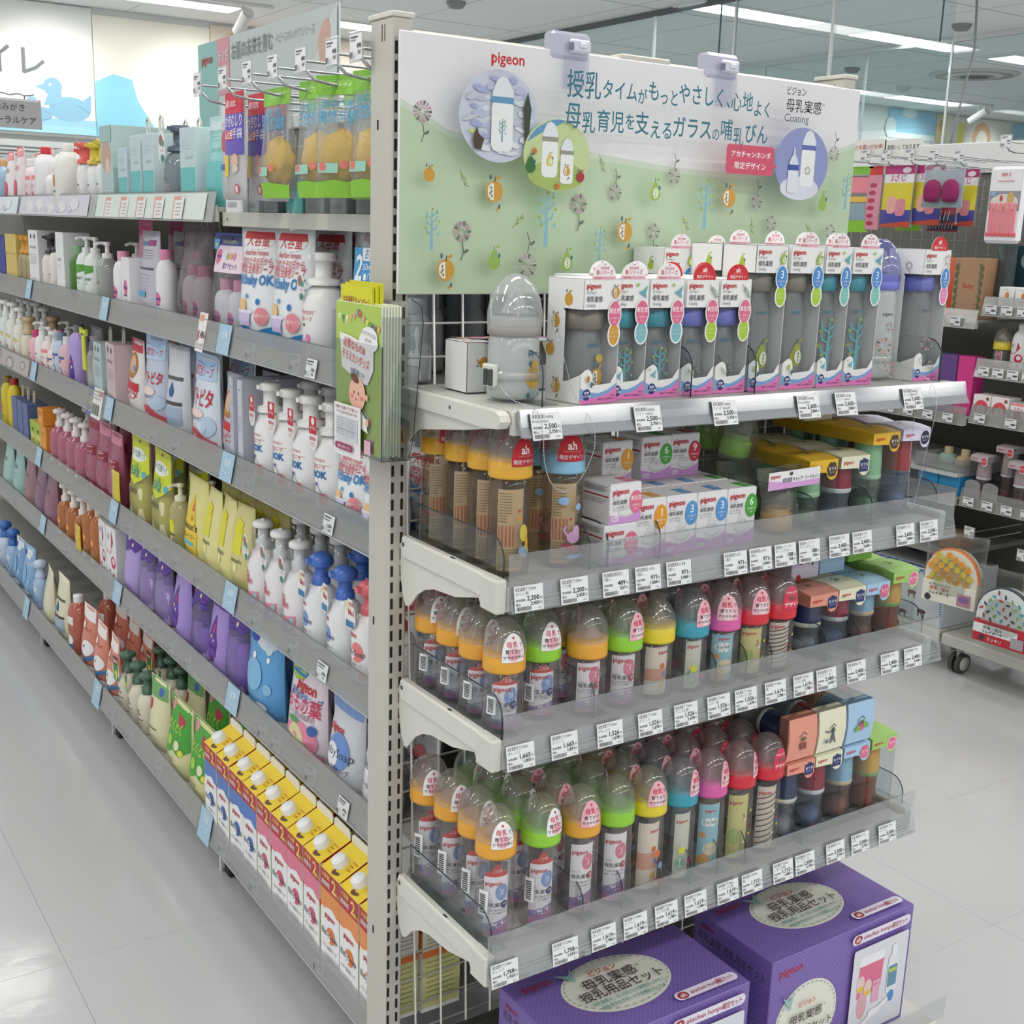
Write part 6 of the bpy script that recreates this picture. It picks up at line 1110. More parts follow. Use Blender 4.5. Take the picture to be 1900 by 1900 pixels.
@memo
def gable(art):
    """refill carton with a sloping yellow roof, round screw cap and a glued ridge fin"""
    W_, D_, H = .073, .075, .19; hw, hd = W_/2, D_/2; rh = .03; ry = hd-.012
    mb = MB(); m = M('#f0f0ee', .4); roof = M('#eacb1e', .4); side = M('#c23a2e', .4)
    mb.add([(-hw, -hd, 0), (hw, -hd, 0), (hw, hd, 0), (-hw, hd, 0), (-hw, -hd, H), (hw, -hd, H), (hw, hd, H), (-hw, hd, H)], [(0, 1, 5, 4), (1, 2, 6, 5), (2, 3, 7, 6), (3, 0, 4, 7), (0, 3, 2, 1)], m)
    mb.add([(-hw, -hd, H), (hw, -hd, H), (hw, ry, H+rh), (-hw, ry, H+rh)], [(0, 1, 2, 3)], roof); mb.add([(-hw, ry, H+rh), (hw, ry, H+rh), (hw, hd, H), (-hw, hd, H)], [(0, 1, 2, 3)], side)
    mb.add([(-hw, -hd, H), (-hw, ry, H+rh), (-hw, hd, H), (hw, -hd, H), (hw, ry, H+rh), (hw, hd, H)], [(0, 2, 1), (3, 4, 5)], side)
    parts = [P('carton', mb.mesh('gable_carton'))]
    mb = MB(); mb.prism([(-hw+.001, H+rh-.003), (hw-.001, H+rh-.003), (hw-.001, H+rh+.012), (hw-.008, H+rh+.018), (-hw+.008, H+rh+.018), (-hw+.001, H+rh+.012)], 1, ry-.001, ry+.0012, M('#efece2', .42)); parts.append(P('ridge_fin', mb.mesh('ridge_fin')))
    sl = math.atan2(rh, ry+hd); ca, sa = math.cos(sl), math.sin(sl); q0 = .028
    mb = MB(); mb.lathe([(.0155, 0), (.0155, .003), (.0148, .004), (.0146, .0135), (.013, .0155), (0, .016)], M('#f3f3f1', .35), 18); me = mb.mesh('screw_cap'); me.transform(Matrix.Translation((-.004, -hd+q0*ca, H+q0*sa)) @ Matrix.Rotation(sl, 4, 'X')); parts.append(P('screw_cap', me))
    s = SH(front(-hd), .0, .00015); draw(s, W_, H, ART[art]); parts.append(P('front_print', s.mesh('gable_print')))
    s = SH(lambda u, v, h: (u, -hd+v*ca-h*sa, H+v*sa+h*ca), 0, .00015); s.txt('あけ', -.029, .03, .006, '#b8423a', 'c', .02); s.txt('口', -.029, .022, .006, '#b8423a', 'c', .02); s.txt('つめかえ', .022, .042, .0055, '#c2603a', 'c', .01); s.txt('専用', .022, .034, .0055, '#c2603a', 'c', .01); s.txt('ご注意', .022, .026, .005, '#c2603a', 'c', .01); s.ell(.008, .008, .011, .0035, '#5a3c2c', 10, .3); s.ell(.0, .009, .004, .0045, '#6d2f28', 8); parts.append(P('roof_print', s.mesh('roof_print')))
    s = SH(left(-hw), 0, .00015); s.rect(-hd, H*.8, hd, H, '#b8343a'); s.rect(-hd, H*.58, hd, H*.8, {'c_blue': '#5b7fc6', 'c_pink': '#e27f98', 'c_orange': '#ea9455'}[art]); parts.append(P('side_print', s.mesh('gable_side')))
    r_ = SH(lambda u, v, h: (hw+h, u, v), 0, .00015); r_.rect(-hd, H*.62, hd, H*.99, '#e9e6d2'); r_.rect(-hd, H*.04, hd, H*.6, '#cfcf8e'); r_.rect(-hd, H*.55, hd, H*.62, '#e07a3c'); [r_.line([(-hd*.8, H*(.5-.05*q)), (hd*.7, H*(.5-.05*q))], .0013, '#8a8a5a') for q in range(8)]; [r_.line([(-hd*.8, H*(.94-.04*q)), (hd*.7, H*(.94-.04*q))], .0012, '#8a8a8a') for q in range(7)]; parts.append(P('back_print', r_.mesh('gable_side2')))
    return parts
NEAR = {}
def left_put(k, proto, name, desc, cat, y, x=.118, dz=0.0, rot=0.0, deep=0, dd=.075, seen=True):
    if cat == 'carton' and k < 6 and x < .2: x = max(x, .092+max(.035, -min(v.co.y for v in proto[0][1].vertices)))
    if name == 'twin_pack': rot *= .4; dd = max(dd, .09)
    NEAR[k] = NEAR.get(k, 0)+1
    put(proto, name, f'{desc}, {ORD[NEAR[k]]} from near post, {LN[k]} left shelf', cat, f'goods on the {LN[k]} left shelf', x if k < 6 else x-.06, y, ZS[k]+.0004+dz, -PI/2+rot)
    for j in range(1, deep+1):
        put(proto, name, f'{desc}, {ORD[j+1]} row behind {ORD[NEAR[k]]}, {LN[k]} left shelf', cat, f'goods on the {LN[k]} left shelf', (x if k < 6 else x-.06)+dd*j, y+.006*(-1)**j, ZS[k]+.0004+dz, -PI/2+rot*.5)
# ---- bottom shelf
CA = ['c_orange', 'c_orange', 'c_orange', 'c_pink', 'c_pink', 'c_pink', 'c_pink', 'c_blue', 'c_blue', 'c_blue', 'c_blue']
for i, y in enumerate((.087, .165, .243, .322, .398, .475, .552, .629, .706, .785, .862)):
    left_put(6, gable(CA[i]), 'refill_carton', {'c_blue': 'blue', 'c_pink': 'pink', 'c_orange': 'orange'}[CA[i]]+' and white refill carton with yellow top', 'carton', y+.004, .115, 0, (i % 3-1)*.02, 0 if i in (4,) else 1, .08)
for y, p, n, d in ((1.0, pouch(.15, .19, .07, '#d9d49a', 'green', None, 0, 0, None, False), 'refill_pouch', 'pale yellow pouch with green leafy top'), (1.165, pouch(.15, .185, .07, '#ddd8a2', 'green', None, 0, 0, None, False), 'refill_pouch', 'pale yellow pouch with green leafy header'), (1.335, pouch(.115, .185, .055, '#e3deb4', 'cream'), 'refill_pouch', 'cream pouch with sage top'),
                   (1.45, bottle(.165, .033, '#ddd5c2', 'disc', '#4f6e5a', 'arau', 1.0, .85), 'pump_bottle', 'cream pump bottle with dark green head'), (1.535, bottle(.165, .033, '#ddd5c2', 'disc', '#4f6e5a', 'arau', 1.0, .85, None, 0, 'greentag', 'drop', None, .04, .06), 'pump_bottle', 'cream pump bottle with green head and leaf tag'), (1.63, bottle(.165, .033, '#ddd5c2', 'disc', '#4f6e5a', 'arau', 1, .85, None, 0, 'greentag', 'drop', None, .045, .07), 'pump_bottle', 'cream pump bottle with brown number tag'),
                   (1.74, pouch(.11, .175, .06, '#d98a74', 'coral', None), 'refill_pouch', 'coral pouch with white cloud and wave'), (1.87, pouch(.11, .175, .06, '#d98a74', 'coral', '#e0683f'), 'refill_pouch', 'coral pouch with orange card top'), (2.0, pouch(.115, .19, .06, '#d68670', 'coral', '#e0683f'), 'refill_pouch', 'coral pouch with folded orange top'), (2.15, bottle(.185, .042, '#e58a72', 'cap', '#eeeeec', 'coral', 1.05, .8, .75), 'soap_bottle', 'coral soap bottle with white cap'),
                   (2.32, pouch(.14, .2, .06, '#e6e0c2', 'cream' if False else 'drop'), 'refill_pouch', 'cream refill pouch with grey print'), (2.5, pouch(.12, .18, .06, '#e3dec0', None), 'refill_pouch', 'plain cream refill pouch'), (2.66, bottle(.17, .035, '#a9bfe0', 'mush', '#c7d4ea', 'bluepouch'), 'pump_bottle', 'pale blue pump bottle'), (2.8, pouch(.12, .185, .055, '#8fb4dc', 'bluepouch'), 'refill_pouch', 'pale blue pouch with bubbles'), (2.95, pouch(.12, .18, .055, '#7fa6d2', 'bluepouch', '#e9e7e0'), 'refill_pouch', 'blue pouch with white header'), (3.1, bottle(.18, .036, '#9fbce2', 'mush', '#3f6fc0', 'bluepouch'), 'pump_bottle', 'blue headed foam bottle'), (3.24, bottle(.18, .036, '#c7d6ea', 'mush', '#3f6fc0', 'bluepouch'), 'pump_bottle', 'pale bottle with deep blue head'), (3.4, pouch(.13, .18, .055, '#9fc0d8', 'drop'), 'refill_pouch', 'grey blue pouch')):
    left_put(6, p, n, d, 'pouch' if n == 'refill_pouch' else 'bottle', y, .118, 0, random.uniform(-.12, .12), 1 if y < 2.3 else 0, .09)
# ---- fifth shelf
for y, p, n, d, dp in ((.25, pouch(.12, .15, .06, '#dcdde0', 'soaprose', None, 0, 0, None), 'refill_pouch', 'white soap pouch with rose print', 1), (.385, pouch(.135, .172, .065, '#d3d4da', 'babysoapB', '#7f9fd4'), 'refill_pouch', 'white soap pouch with blue moon print', 2), (.565, pouch(.175, .192, .07, '#e6d9e2', 'momo'), 'refill_pouch', 'pink and white peach soap pouch', 2), (.79, pouch(.17, .19, .06, '#5fa3da', 'bluepouch'), 'refill_pouch', 'sky blue soap pouch with bubbles', 2),
                       (.945, twin(.125, .195, .06, 0, '#b9a2dc', 'lavheader', '#cdbde6', .2, .72, 'cap', '#4f2f8c', None, None, 2, .026), 'twin_pack', 'lavender twin pack with purple card', 1), (1.06, pouch(.125, .19, .06, '#a98fd6', 'lavpouch', '#5e3a9a'), 'refill_pouch', 'lavender pouch with purple drop', 1), (1.185, twin(.12, .195, .06, 0, '#b9a2dc', 'lavheader', '#cdbde6', .2, .72, 'disc', '#553a94', None, None, 2, .026), 'twin_pack', 'lavender pump twin pack', 1), (1.33, pouch(.15, .19, .06, '#a98fd6', 'lavpouch'), 'refill_pouch', 'lavender pouch with large purple drop', 1), (1.48, twin(.12, .19, .06, 0, '#c4b2e0', 'lavheader', '#d9cdea', .25, .7, 'cap', '#6a4aa4', None, None, 2, .026), 'twin_pack', 'pale lavender twin pack', 0), (1.62, twin(.12, .19, .06, 0, '#c4b2e0', 'lavheader', '#d9cdea', .25, .7, 'cap', '#6a4aa4', None, None, 2, .026), 'twin_pack', 'pale lavender twin pack with duck green tag' if False else 'pale lavender twin pack, darker card', 0), (1.75, pouch(.12, .185, .055, '#b59fdb', 'lavheader'), 'refill_pouch', 'lavender pouch with dark purple band', 0),
                       (1.9, pbox(.08, .06, .165, '#ececec', 'cartred'), 'soap_carton', 'white carton with crimson circles', 1), (1.99, pbox(.08, .06, .165, '#ececec', 'cartred'), 'soap_carton', 'second white carton with crimson circles', 1)):
    left_put(5, p, n, d, {'refill_pouch': 'pouch', 'twin_pack': 'twin pack', 'soap_carton': 'carton'}[n], y, .125, 0, random.uniform(-.1, .1), dp, .08)
for y, a in ((2.09, 0), (2.18, 0), (2.28, 1), (2.39, 1), (2.5, 1)):
    left_put(5, bottle(.18, .037, '#e89a55', 'disc' if a else 'cap', '#e6d2c0' if not a else '#efe6dc', 'orbottle', 1.0, .85, .7), 'pump_bottle', 'orange translucent bottle', 'bottle', y, .12, 0, 0, 1, .085)
left_put(5, pouch(.06, .08, .01, '#e2c22f', None), 'sticker_card', 'yellow offer card', 'card', 2.225, .085, .02)
for y, c in ((2.68, '#d8a3b6'), (2.83, '#c9a4be'), (3.0, '#e0b6c0'), (3.18, '#9fc4bd'), (3.36, '#a9c9c4')): left_put(5, pouch(.13, .18, .06, c, 'capsule', None, .6 if y < 3.1 else 0), 'refill_pouch', 'pink film pouch' if y < 3.1 else 'pale teal pouch', 'pouch', y, .12)
# ---- fourth shelf
for i, (y, c, hc, ar, tg) in enumerate(((.2, '#f0eeee', '#e2727a', 'soaprose', 'no1'), (.3, '#f0eeee', '#e2727a', 'soaprose', 'no1'), (.405, '#eeeff0', '#4f79cc', 'soapblue', 'no1'), (.51, '#eeeff0', '#4f79cc', 'soapblue', 'no1'), (.61, '#f0ecee', '#f2f2f0', 'peachbottle', 'peachtag'), (.705, '#f0ecee', '#f2f2f0', 'peachbottle', 'peachtag'), (.8, '#f0ecee', '#f2f2f0', 'peachbottle', 'peachtag'))):
    left_put(4, bottle(.19, .039, c, 'mush' if i < 4 else 'disc', hc, ar, 1.0, .85, None, 0, tg, 'drop', True if i >= 4 else None, .042, .055), 'pump_bottle', ('white foam bottle with coral head', 'white foam bottle with blue head', 'pink and white peach pump bottle')[0 if i < 2 else (1 if i < 4 else 2)], 'bottle', y, .124, 0, random.uniform(-.1, .1), 2, .085)
for y, p, d, n in ((.91, pouch(.11, .2, .05, '#d9cf8c', 'yelpale'), 'dull yellow film pouch', 'refill_pouch'), (.995, pouch(.12, .2, .055, '#e4dd96', 'yelpale'), 'pale yellow pouch with bright spot', 'refill_pouch'), (1.09, pouch(.12, .2, .055, '#e7e09a', 'yelpale'), 'pale yellow folded pouch', 'refill_pouch'), (1.2, pouch(.15, .205, .06, '#e6dd8c', 'yelpouch'), 'yellow pouch with golden drop', 'refill_pouch'), (1.34, bottle(.165, .034, '#ded898', 'pump', '#e9e6c8', 'yelpale', 1, .8, .8), 'pale yellow pump bottle with silver sticker', 'pump_bottle'), (1.46, twin(.17, .225, .06, 0, '#e4dfae', 'yelheader', '#e6e3a8', .25, .62, 'cap', '#e6e3c4', None, None, 2, .033), 'yellow twin pack with lime card', 'twin_pack'), (1.65, twin(.17, .23, .06, 0, '#e4dfae', 'yelheader', '#e6e3a8', .25, .6, 'cap', '#e6e3c4', None, None, 2, .033), 'yellow twin pack with lime two pack card', 'twin_pack')):
    left_put(4, p, n, d, {'refill_pouch': 'pouch', 'twin_pack': 'twin pack', 'pump_bottle': 'bottle'}[n], y, .125, 0, random.uniform(-.15, .15), 2 if y < 1.4 else 1, .08)
left_put(4, pouch(.075, .085, .01, '#dcc52f', None), 'sticker_card', 'yellow two pack offer card', 'card', 1.79, .09, .03)
for y, hh in ((1.87, .21), (1.985, .22), (2.105, .22)): left_put(4, pouch(.115, hh, .06, '#dd87a4', 'pinkset', '#9c2440' if y > 2.05 else '#d98aa4', .72), 'twin_pack', 'rose pink soap set with crimson band', 'twin pack', y, .122, 0, random.uniform(-.1, .1), 1, .08)
for y in (2.22, 2.325, 2.43, 2.535): left_put(4, bottle(.185, .042, '#e592ae', 'disc', '#e9e3e1', 'pinkbottle', 1.0, .85, .7), 'pump_bottle', 'rose pink pump bottle', 'bottle', y, .122, 0, 0, 1, .09)
left_put(4, pouch(.14, .23, .05, '#a02338', 'pinkset', None), 'refill_pouch', 'dark red pouch standing behind pink bottles', 'pouch', 2.28, .27, 0)
left_put(4, pbox(.075, .075, .11, '#e8932f', 'orangebox'), 'cream_carton', 'orange carton under another', 'carton', 2.66, .122); put(pbox(.072, .072, .055, '#e8932f', 'orangebox'), 'cream_carton', 'small orange carton on top of an orange carton, fourth left shelf', 'carton', None, .122, 2.66, ZS[4]+.113, -PI/2)
for y in (2.76, 2.84): left_put(4, pbox(.072, .06, .1, '#d2d06a', 'green2'), 'cream_carton', 'lime green small carton', 'carton', y, .12)
for y in (2.94, 3.03, 3.12): left_put(4, pbox(.08, .07, .145, '#5a6a98', 'navybox', None, '#d8c8a8'), 'gift_carton', 'slate blue carton with cord loop', 'carton', y, .13)
left_put(4, bottle(.2, .036, '#e2c92f', 'cap', '#b8332c', None), 'soap_bottle', 'yellow bottle with red cap', 'bottle', 3.24, .125); left_put(4, bottle(.195, .036, '#d9c62f', 'cap', '#8a7a2f', 'orangelogo'), 'soap_bottle', 'yellow bottle with olive cap', 'bottle', 3.36, .125)
# ---- third shelf
left_put(3, pouch(.12, .14, .055, '#eef0f2', 'ahpouch'), 'refill_pouch', 'white pouch with tub drawing', 'pouch', .235, .12, 0, .2, 1); left_put(3, pouch(.12, .145, .055, '#eef0f2', 'ahpouch'), 'refill_pouch', 'white pouch with blue base and tub drawing', 'pouch', .345, .12, 0, .1, 1)
for i, y in enumerate((.45, .55, .645, .745)): left_put(3, bottle(.197, .041, '#f1f1f0', 'foam', '#f2f1ef', 'ahbottle', 1, .85, None, 0, 'redtag', 'drop', None, .036, .062), 'pump_bottle', 'white foam pump bottle with red tag', 'bottle', y, .124, 0, .05*(-1)**i, 2, .085)
for y, p, n, d in ((.845, pbox(.02, .12, .19, '#c8cbd6', 'textbox'), 'soap_carton', 'grey printed slim carton'), (.885, pbox(.02, .12, .19, '#bfc3cf', 'textbox'), 'soap_carton', 'second grey printed slim carton'), (.96, pouch(.1, .19, .05, '#c6c9d2', 'redpouch'), 'refill_pouch', 'silver grey pouch turned sideways'), (1.13, pouch(.17, .215, .06, '#dfe8f2', 'atopita', '#b23040'), 'refill_pouch', 'white and blue soap pouch with red header'), (1.33, pouch(.125, .215, .055, '#d6d9df', 'drop'), 'refill_pouch', 'grey white pouch with blue drop'), (1.5, pouch(.13, .225, .055, '#c9cfe0', 'atopita', '#4f76b4'), 'refill_pouch', 'pale blue pouch with blue top'), (1.66, pouch(.14, .2, .055, '#eae5e4', 'redpouch', '#c8303a'), 'refill_pouch', 'white pouch with brown round picture'), (1.8, pbox(.11, .08, .175, '#d0b9bd', 'textbox', None, '#d9d6d2'), 'gift_carton', 'pink grey carton with paper loop'), (1.93, pbox(.1, .08, .165, '#b5c9c9', 'textbox', None, '#d9d6d2'), 'gift_carton', 'pale teal carton with paper loop'), (2.07, twin(.14, .2, .07, 0, '#dcdcda', None, '#f0f0ee', .06, .75, 'cap', '#6a6a68', None, None, 2, .03), 'twin_pack', 'clear bag with grey bottles and yellow ribbon'), (2.27, bottle(.19, .047, '#b79fdd', 'cap', '#6f7686', 'lavbottle', 1.05, .7), 'soap_bottle', 'lavender bottle with purple drop')):
    left_put(3, p, n, d, {'refill_pouch': 'pouch', 'twin_pack': 'twin pack', 'soap_carton': 'carton', 'gift_carton': 'carton', 'soap_bottle': 'bottle'}[n], y, .13, 0, random.uniform(-.12, .12), 1 if y < 1.7 else 0, .08)
mb = MB(); mb.box(-.012, -.004, 0, .012, .004, .1, M('#d6dc3a', .4), .002); mb.prism([(-.03, .1), (0, .11), (.03, .1), (.03, .12), (0, .114), (-.03, .122)], 1, -.004, .004, M('#d6dc3a', .4)); tag(obj('ribbon', mb.mesh('ribbon'), None, (.09, 2.06, ZS[3]+.075), -PI/2), 'yellow ribbon tied on the clear bag, third left shelf', 'ribbon')
for i, (y, h, c, hc, hd, ar) in enumerate(((2.37, .145, '#e4bcc2', '#e9e6e4', 'cap', 'pinksmall'), (2.45, .15, '#c4d2e8', '#7f94b0', 'cap', 'pinksmall'), (2.53, .15, '#f0dcd8', '#e9e6e4', 'disc', 'pinksmall'), (2.61, .155, '#f0e2de', '#eeeeec', 'pump', 'straw'), (2.7, .165, '#f0eeee', '#eeeeec', 'pump', 'capsule'), (2.79, .13, '#eeb9c4', '#d83f7c', 'cap', 'capsule'), (2.91, .165, '#e6dcc6', '#d2b890', 'foam', None), (3.03, .19, '#ece9dc', '#ecebe6', 'disc', 'flower'), (3.15, .2, '#eceae2', '#f0f0ee', 'disc', 'flower'), (3.27, .2, '#e6eae6', '#f0f0ee', 'disc', 'flower'), (3.39, .2, '#e2e9e6', '#eef0ee', 'disc', 'flower'))):
    left_put(3, bottle(h, .034, c, hd, hc, ar, 1, .85), 'skin_bottle', ('pink small', 'blue capped small', 'cream pump', 'white pump', 'slim white pump', 'pink capped', 'tan capped', 'ivory', 'ivory flower', 'pale', 'pale far')[i]+' lotion bottle', 'bottle', y, .12, 0, 0, 1, .08)
for i, y in enumerate((2.38, 2.54, 2.7)): put(pouch(.15, .045, .02, '#a5243f', None), 'header_card', f'crimson header card behind bottles, {("near", "middle", "far")[i]} one, third left shelf', 'card', 'crimson header cards', .3, y, ZS[3]+.17, -PI/2)
# ---- second shelf
left_put(2, twin(.125, .262, .055, 0, '#e9e9ea', 'bluecard', '#e3e6ea', .16, .5, 'cap', '#dfe2e8', None, None, 2, .027), 'twin_pack', 'clear twin pack with blue two pack band', 'twin pack', .165, .12, 0, .0, 0); left_put(2, twin(.13, .262, .055, 0, '#e9e9ea', 'bluecard', '#e3e6ea', .16, .5, 'cap', '#dfe2e8', None, None, 2, .027), 'twin_pack', 'clear twin pack with blue band and white letters', 'twin pack', .29, .12, 0, .05, 2, .08)
left_put(2, pouch(.125, .245, .055, '#eef0f3', 'ahpouch', None, 0, .1), 'refill_pouch', 'white pouch behind foam bottle, red seal', 'pouch', .4, .19, 0, .15, 1)
left_put(2, bottle(.192, .045, '#efefee', 'foam', '#f1f0ee', 'ahbottle2', 1, .85, None, 0, 'peachtag', 'drop', None, .036, .05), 'pump_bottle', 'white foam bottle with teal oval tag', 'bottle', .5, .128, 0, 0, 0)
left_put(2, pouch(.155, .238, .065, '#eff1f3', 'ahpouch', None, 0, .12, '#f0f0ee'), 'refill_pouch', 'large white pouch with red letters, nearer', 'pouch', .63, .13, 0, .1, 2, .075); left_put(2, pouch(.15, .238, .065, '#eff1f3', 'ahpouch', None, 0, .12), 'refill_pouch', 'large white pouch with red letters, farther', 'pouch', .795, .13, 0, .2, 2, .075)
r = left_put(2, twin(.2, .215, .075, 0, '#f0ecee', 'merriescard', '#eef0f2', .06, .55, 'cap', '#e58fb2', 'merries', None, 2, .034), 'twin_pack', 'clear skin care set with pink bottles and card', 'twin pack', .97, .135, 0, .1, 1)
left_put(2, twin(.2, .23, .085, 0, '#f0ecee', None, '#d5cdd0', .08, .6, 'cap', '#e58fb2', 'merries', None, 2, .034), 'twin_pack', 'grey tinted rounded bag with pink capped bottles', 'twin pack', 1.2, .14, 0, 0, 1)
for y, p, n, d in ((1.39, bottle(.17, .034, '#eeebec', 'cap', '#e58fb2', 'merries'), 'soap_bottle', 'white bottle with pink cap and heart'), (1.5, pouch(.16, .21, .055, '#c3c0cc', 'greypouch'), 'refill_pouch', 'silver grey pouch with purple label'), (1.64, pbox(.09, .06, .14, '#efecee', 'merries'), 'soap_carton', 'white carton with pink heart'), (1.75, bottle(.155, .036, '#f0eef0', 'cap', '#e7a0bc', 'merries'), 'soap_bottle', 'white bottle beside pink pouch'), (1.79, pouch(.13, .235, .05, '#e58fb0', 'merries', '#c93f78'), 'refill_pouch', 'tall pink pouch with dark pink top'), (1.9, bottle(.175, .036, '#dfe3e0', 'pump', '#eef0ee', 'capsule', 1, .85, .5), 'pump_bottle', 'frosted bottle with white pump'), (2.02, bottle(.185, .036, '#e9efe9', 'pump', '#f0f0ee', 'alo', 1, .9), 'pump_bottle', 'white pump bottle with green shoulder'), (2.11, bottle(.185, .036, '#e9efe9', 'pump', '#f0f0ee', 'alo', 1, .9), 'pump_bottle', 'white pump bottle with green band'), (2.2, bottle(.155, .03, '#4f7f33', 'cap', '#7fb07a', None, 1, 1), 'soap_bottle', 'dark green bottle with pale cap'), (2.3, pbox(.085, .08, .19, '#eceded', 'whitebox'), 'soap_carton', 'tall white carton'), (2.43, bottle(.19, .036, '#e6e2d9', 'foam', '#2a2a2a', 'whitebox', 1, 1), 'soap_bottle', 'ivory bottle with black top, nearer'), (2.53, bottle(.18, .034, '#e6e2d9', 'foam', '#2a2a2a', 'whitebox', 1, 1), 'soap_bottle', 'ivory bottle with black top, farther'), (2.65, pbox(.1, .07, .19, '#e9e9ea', 'textbox'), 'soap_carton', 'tall white carton with small print')):
    left_put(2, p, n, d, {'refill_pouch': 'pouch', 'twin_pack': 'twin pack', 'soap_carton': 'carton', 'soap_bottle': 'bottle', 'pump_bottle': 'bottle'}[n], y, .125 if y != 1.79 else .2, 0, random.uniform(-.08, .08), 1 if y < 2 and y != 1.75 else 0, .08)
for y in (2.74, 2.81, 2.88): left_put(2, bottle(.17, .03, '#e2d7a6', 'foam', '#d9982f', None, 1, 1, .6), 'soap_bottle', 'honey bottle with amber cap', 'bottle', y, .12)
for y in (2.96, 3.02, 3.08): left_put(2, pbox(.055, .06, .17, '#dcc169', 'capsule'), 'soap_carton', 'slim yellow carton', 'carton', y, .125)
for y in (3.15, 3.21, 3.27, 3.33): left_put(2, pbox(.055, .06, .16, '#2f3f94', None), 'soap_carton', 'slim navy carton', 'carton', y, .125)
left_put(2, pbox(.06, .06, .14, '#e4e2da', 'straw'), 'soap_carton', 'white carton with red band', 'carton', 3.41, .125)
# ---- top shelf
for y, p, n, d in ((1.0, pouch(.12, .185, .05, '#8fd0cc', 'tealbox', '#c6d8da', 0), 'refill_pouch', 'teal film pack with white loop'), (1.12, pbox(.09, .07, .165, '#c4d6da', 'tealbox'), 'gift_carton', 'teal and pale blue carton in film'), (1.26, bottle(.18, .042, '#b9c6c9', 'foam', '#566270', 'capsule', 1, .9, .5, 0, 'peachtag', 'drop', None, .045, .07), 'pump_bottle', 'grey headed foam bottle with tag'), (1.4, pbox(.085, .07, .165, '#c4d6da', 'tealbox', None, '#d6ddd2'), 'gift_carton', 'teal carton with paper loop, nearer'), (1.5, pbox(.085, .07, .165, '#c4d6da', 'tealbox', None, '#d6ddd2'), 'gift_carton', 'teal carton with paper loop, farther'), (1.61, pbox(.09, .07, .14, '#c0d4da', 'tealbox'), 'gift_carton', 'short teal carton'), (1.75, pbox(.1, .09, .2, '#b8cdca', 'photobox'), 'gift_carton', 'pale green carton with photo'), (1.88, bottle(.175, .034, '#e9ecea', 'foam', '#d6bf3a', 'capsule'), 'soap_bottle', 'white bottle with yellow top, nearer'), (1.97, bottle(.17, .034, '#eceeec', 'foam', '#d6bf3a', 'capsule'), 'soap_bottle', 'white bottle with yellow top, farther'), (2.08, bottle(.175, .034, '#eeeeee', 'foam', '#e0605c', 'capsule'), 'soap_bottle', 'white bottle with red top'), (2.27, bottle(.178, .058, '#edece4', 'cap', '#f2f1ec', 'orangelogo', 1, .8), 'soap_bottle', 'wide white bottle with orange drop'), (2.42, bottle(.12, .045, '#ecebe8', 'cap', '#f0efea', None), 'soap_bottle', 'short white bottle'), (2.55, bottle(.18, .042, '#edeef0', 'cap', '#d8343c', None, 1, .85), 'soap_bottle', 'white bottle with red cap'), (2.66, bottle(.15, .03, '#f0e4e6', 'cap', '#e9e6e6', 'straw'), 'soap_bottle', 'white bottle with red badge'), (2.75, bottle(.15, .03, '#f0dfe2', 'cap', '#e9e6e6', 'straw'), 'soap_bottle', 'pinkish bottle with red badge'), (2.9, pouch(.13, .19, .05, '#eddfe2', 'straw', '#e58f9f'), 'refill_pouch', 'white and pink pouch'), (3.05, pouch(.12, .18, .05, '#efe6e8', 'straw', '#e58f9f'), 'refill_pouch', 'white and pink pouch, farther'), (3.2, bottle(.16, .036, '#9fc0d6', 'cap', '#c9a06a', None), 'soap_bottle', 'pale blue bottle with tan cap'), (3.32, bottle(.16, .036, '#9fc0d6', 'cap', '#c9a06a', None), 'soap_bottle', 'second pale blue bottle with tan cap')):
    left_put(1, p, n, d, {'refill_pouch': 'pouch', 'gift_carton': 'carton', 'soap_bottle': 'bottle', 'pump_bottle': 'bottle'}[n], y, .125, 0, random.uniform(-.05, .05), 1, .09)
put(pouch(.12, .14, .05, '#d65f6a', 'straw'), 'refill_pouch', 'red topped pouch behind wide white bottle, top left shelf', 'pouch', None, .3, 2.35, ZS[1]+.001, -PI/2)
# ---- near bay of the top: grey and teal cartons under the hooks
for i, (y, x, c, a) in enumerate(((.87, .15, '#e6e8e8', 'textbox'), (.79, .16, '#9ba3a6', 'textbox'), (.7, .16, '#7f8a8c', 'textbox'), (.6, .165, '#5fa8a6', 'tealbox'), (.5, .16, '#8b9294', 'textbox'), (.4, .16, '#868e90', 'textbox'), (.29, .16, '#7f898b', 'textbox'), (.18, .16, '#87908f', 'textbox'))):
    put(pbox(.085, .1, .085 if i else .1, c, a), 'skin_carton', f'{("white", "grey", "dark grey", "teal", "grey", "grey", "dark grey", "grey")[i]} carton under the hooks, {ORD[8-i]} from the near post', 'carton', 'cartons under the hooks', x, y, 1.5055, -PI/2+random.uniform(-.15, .15))
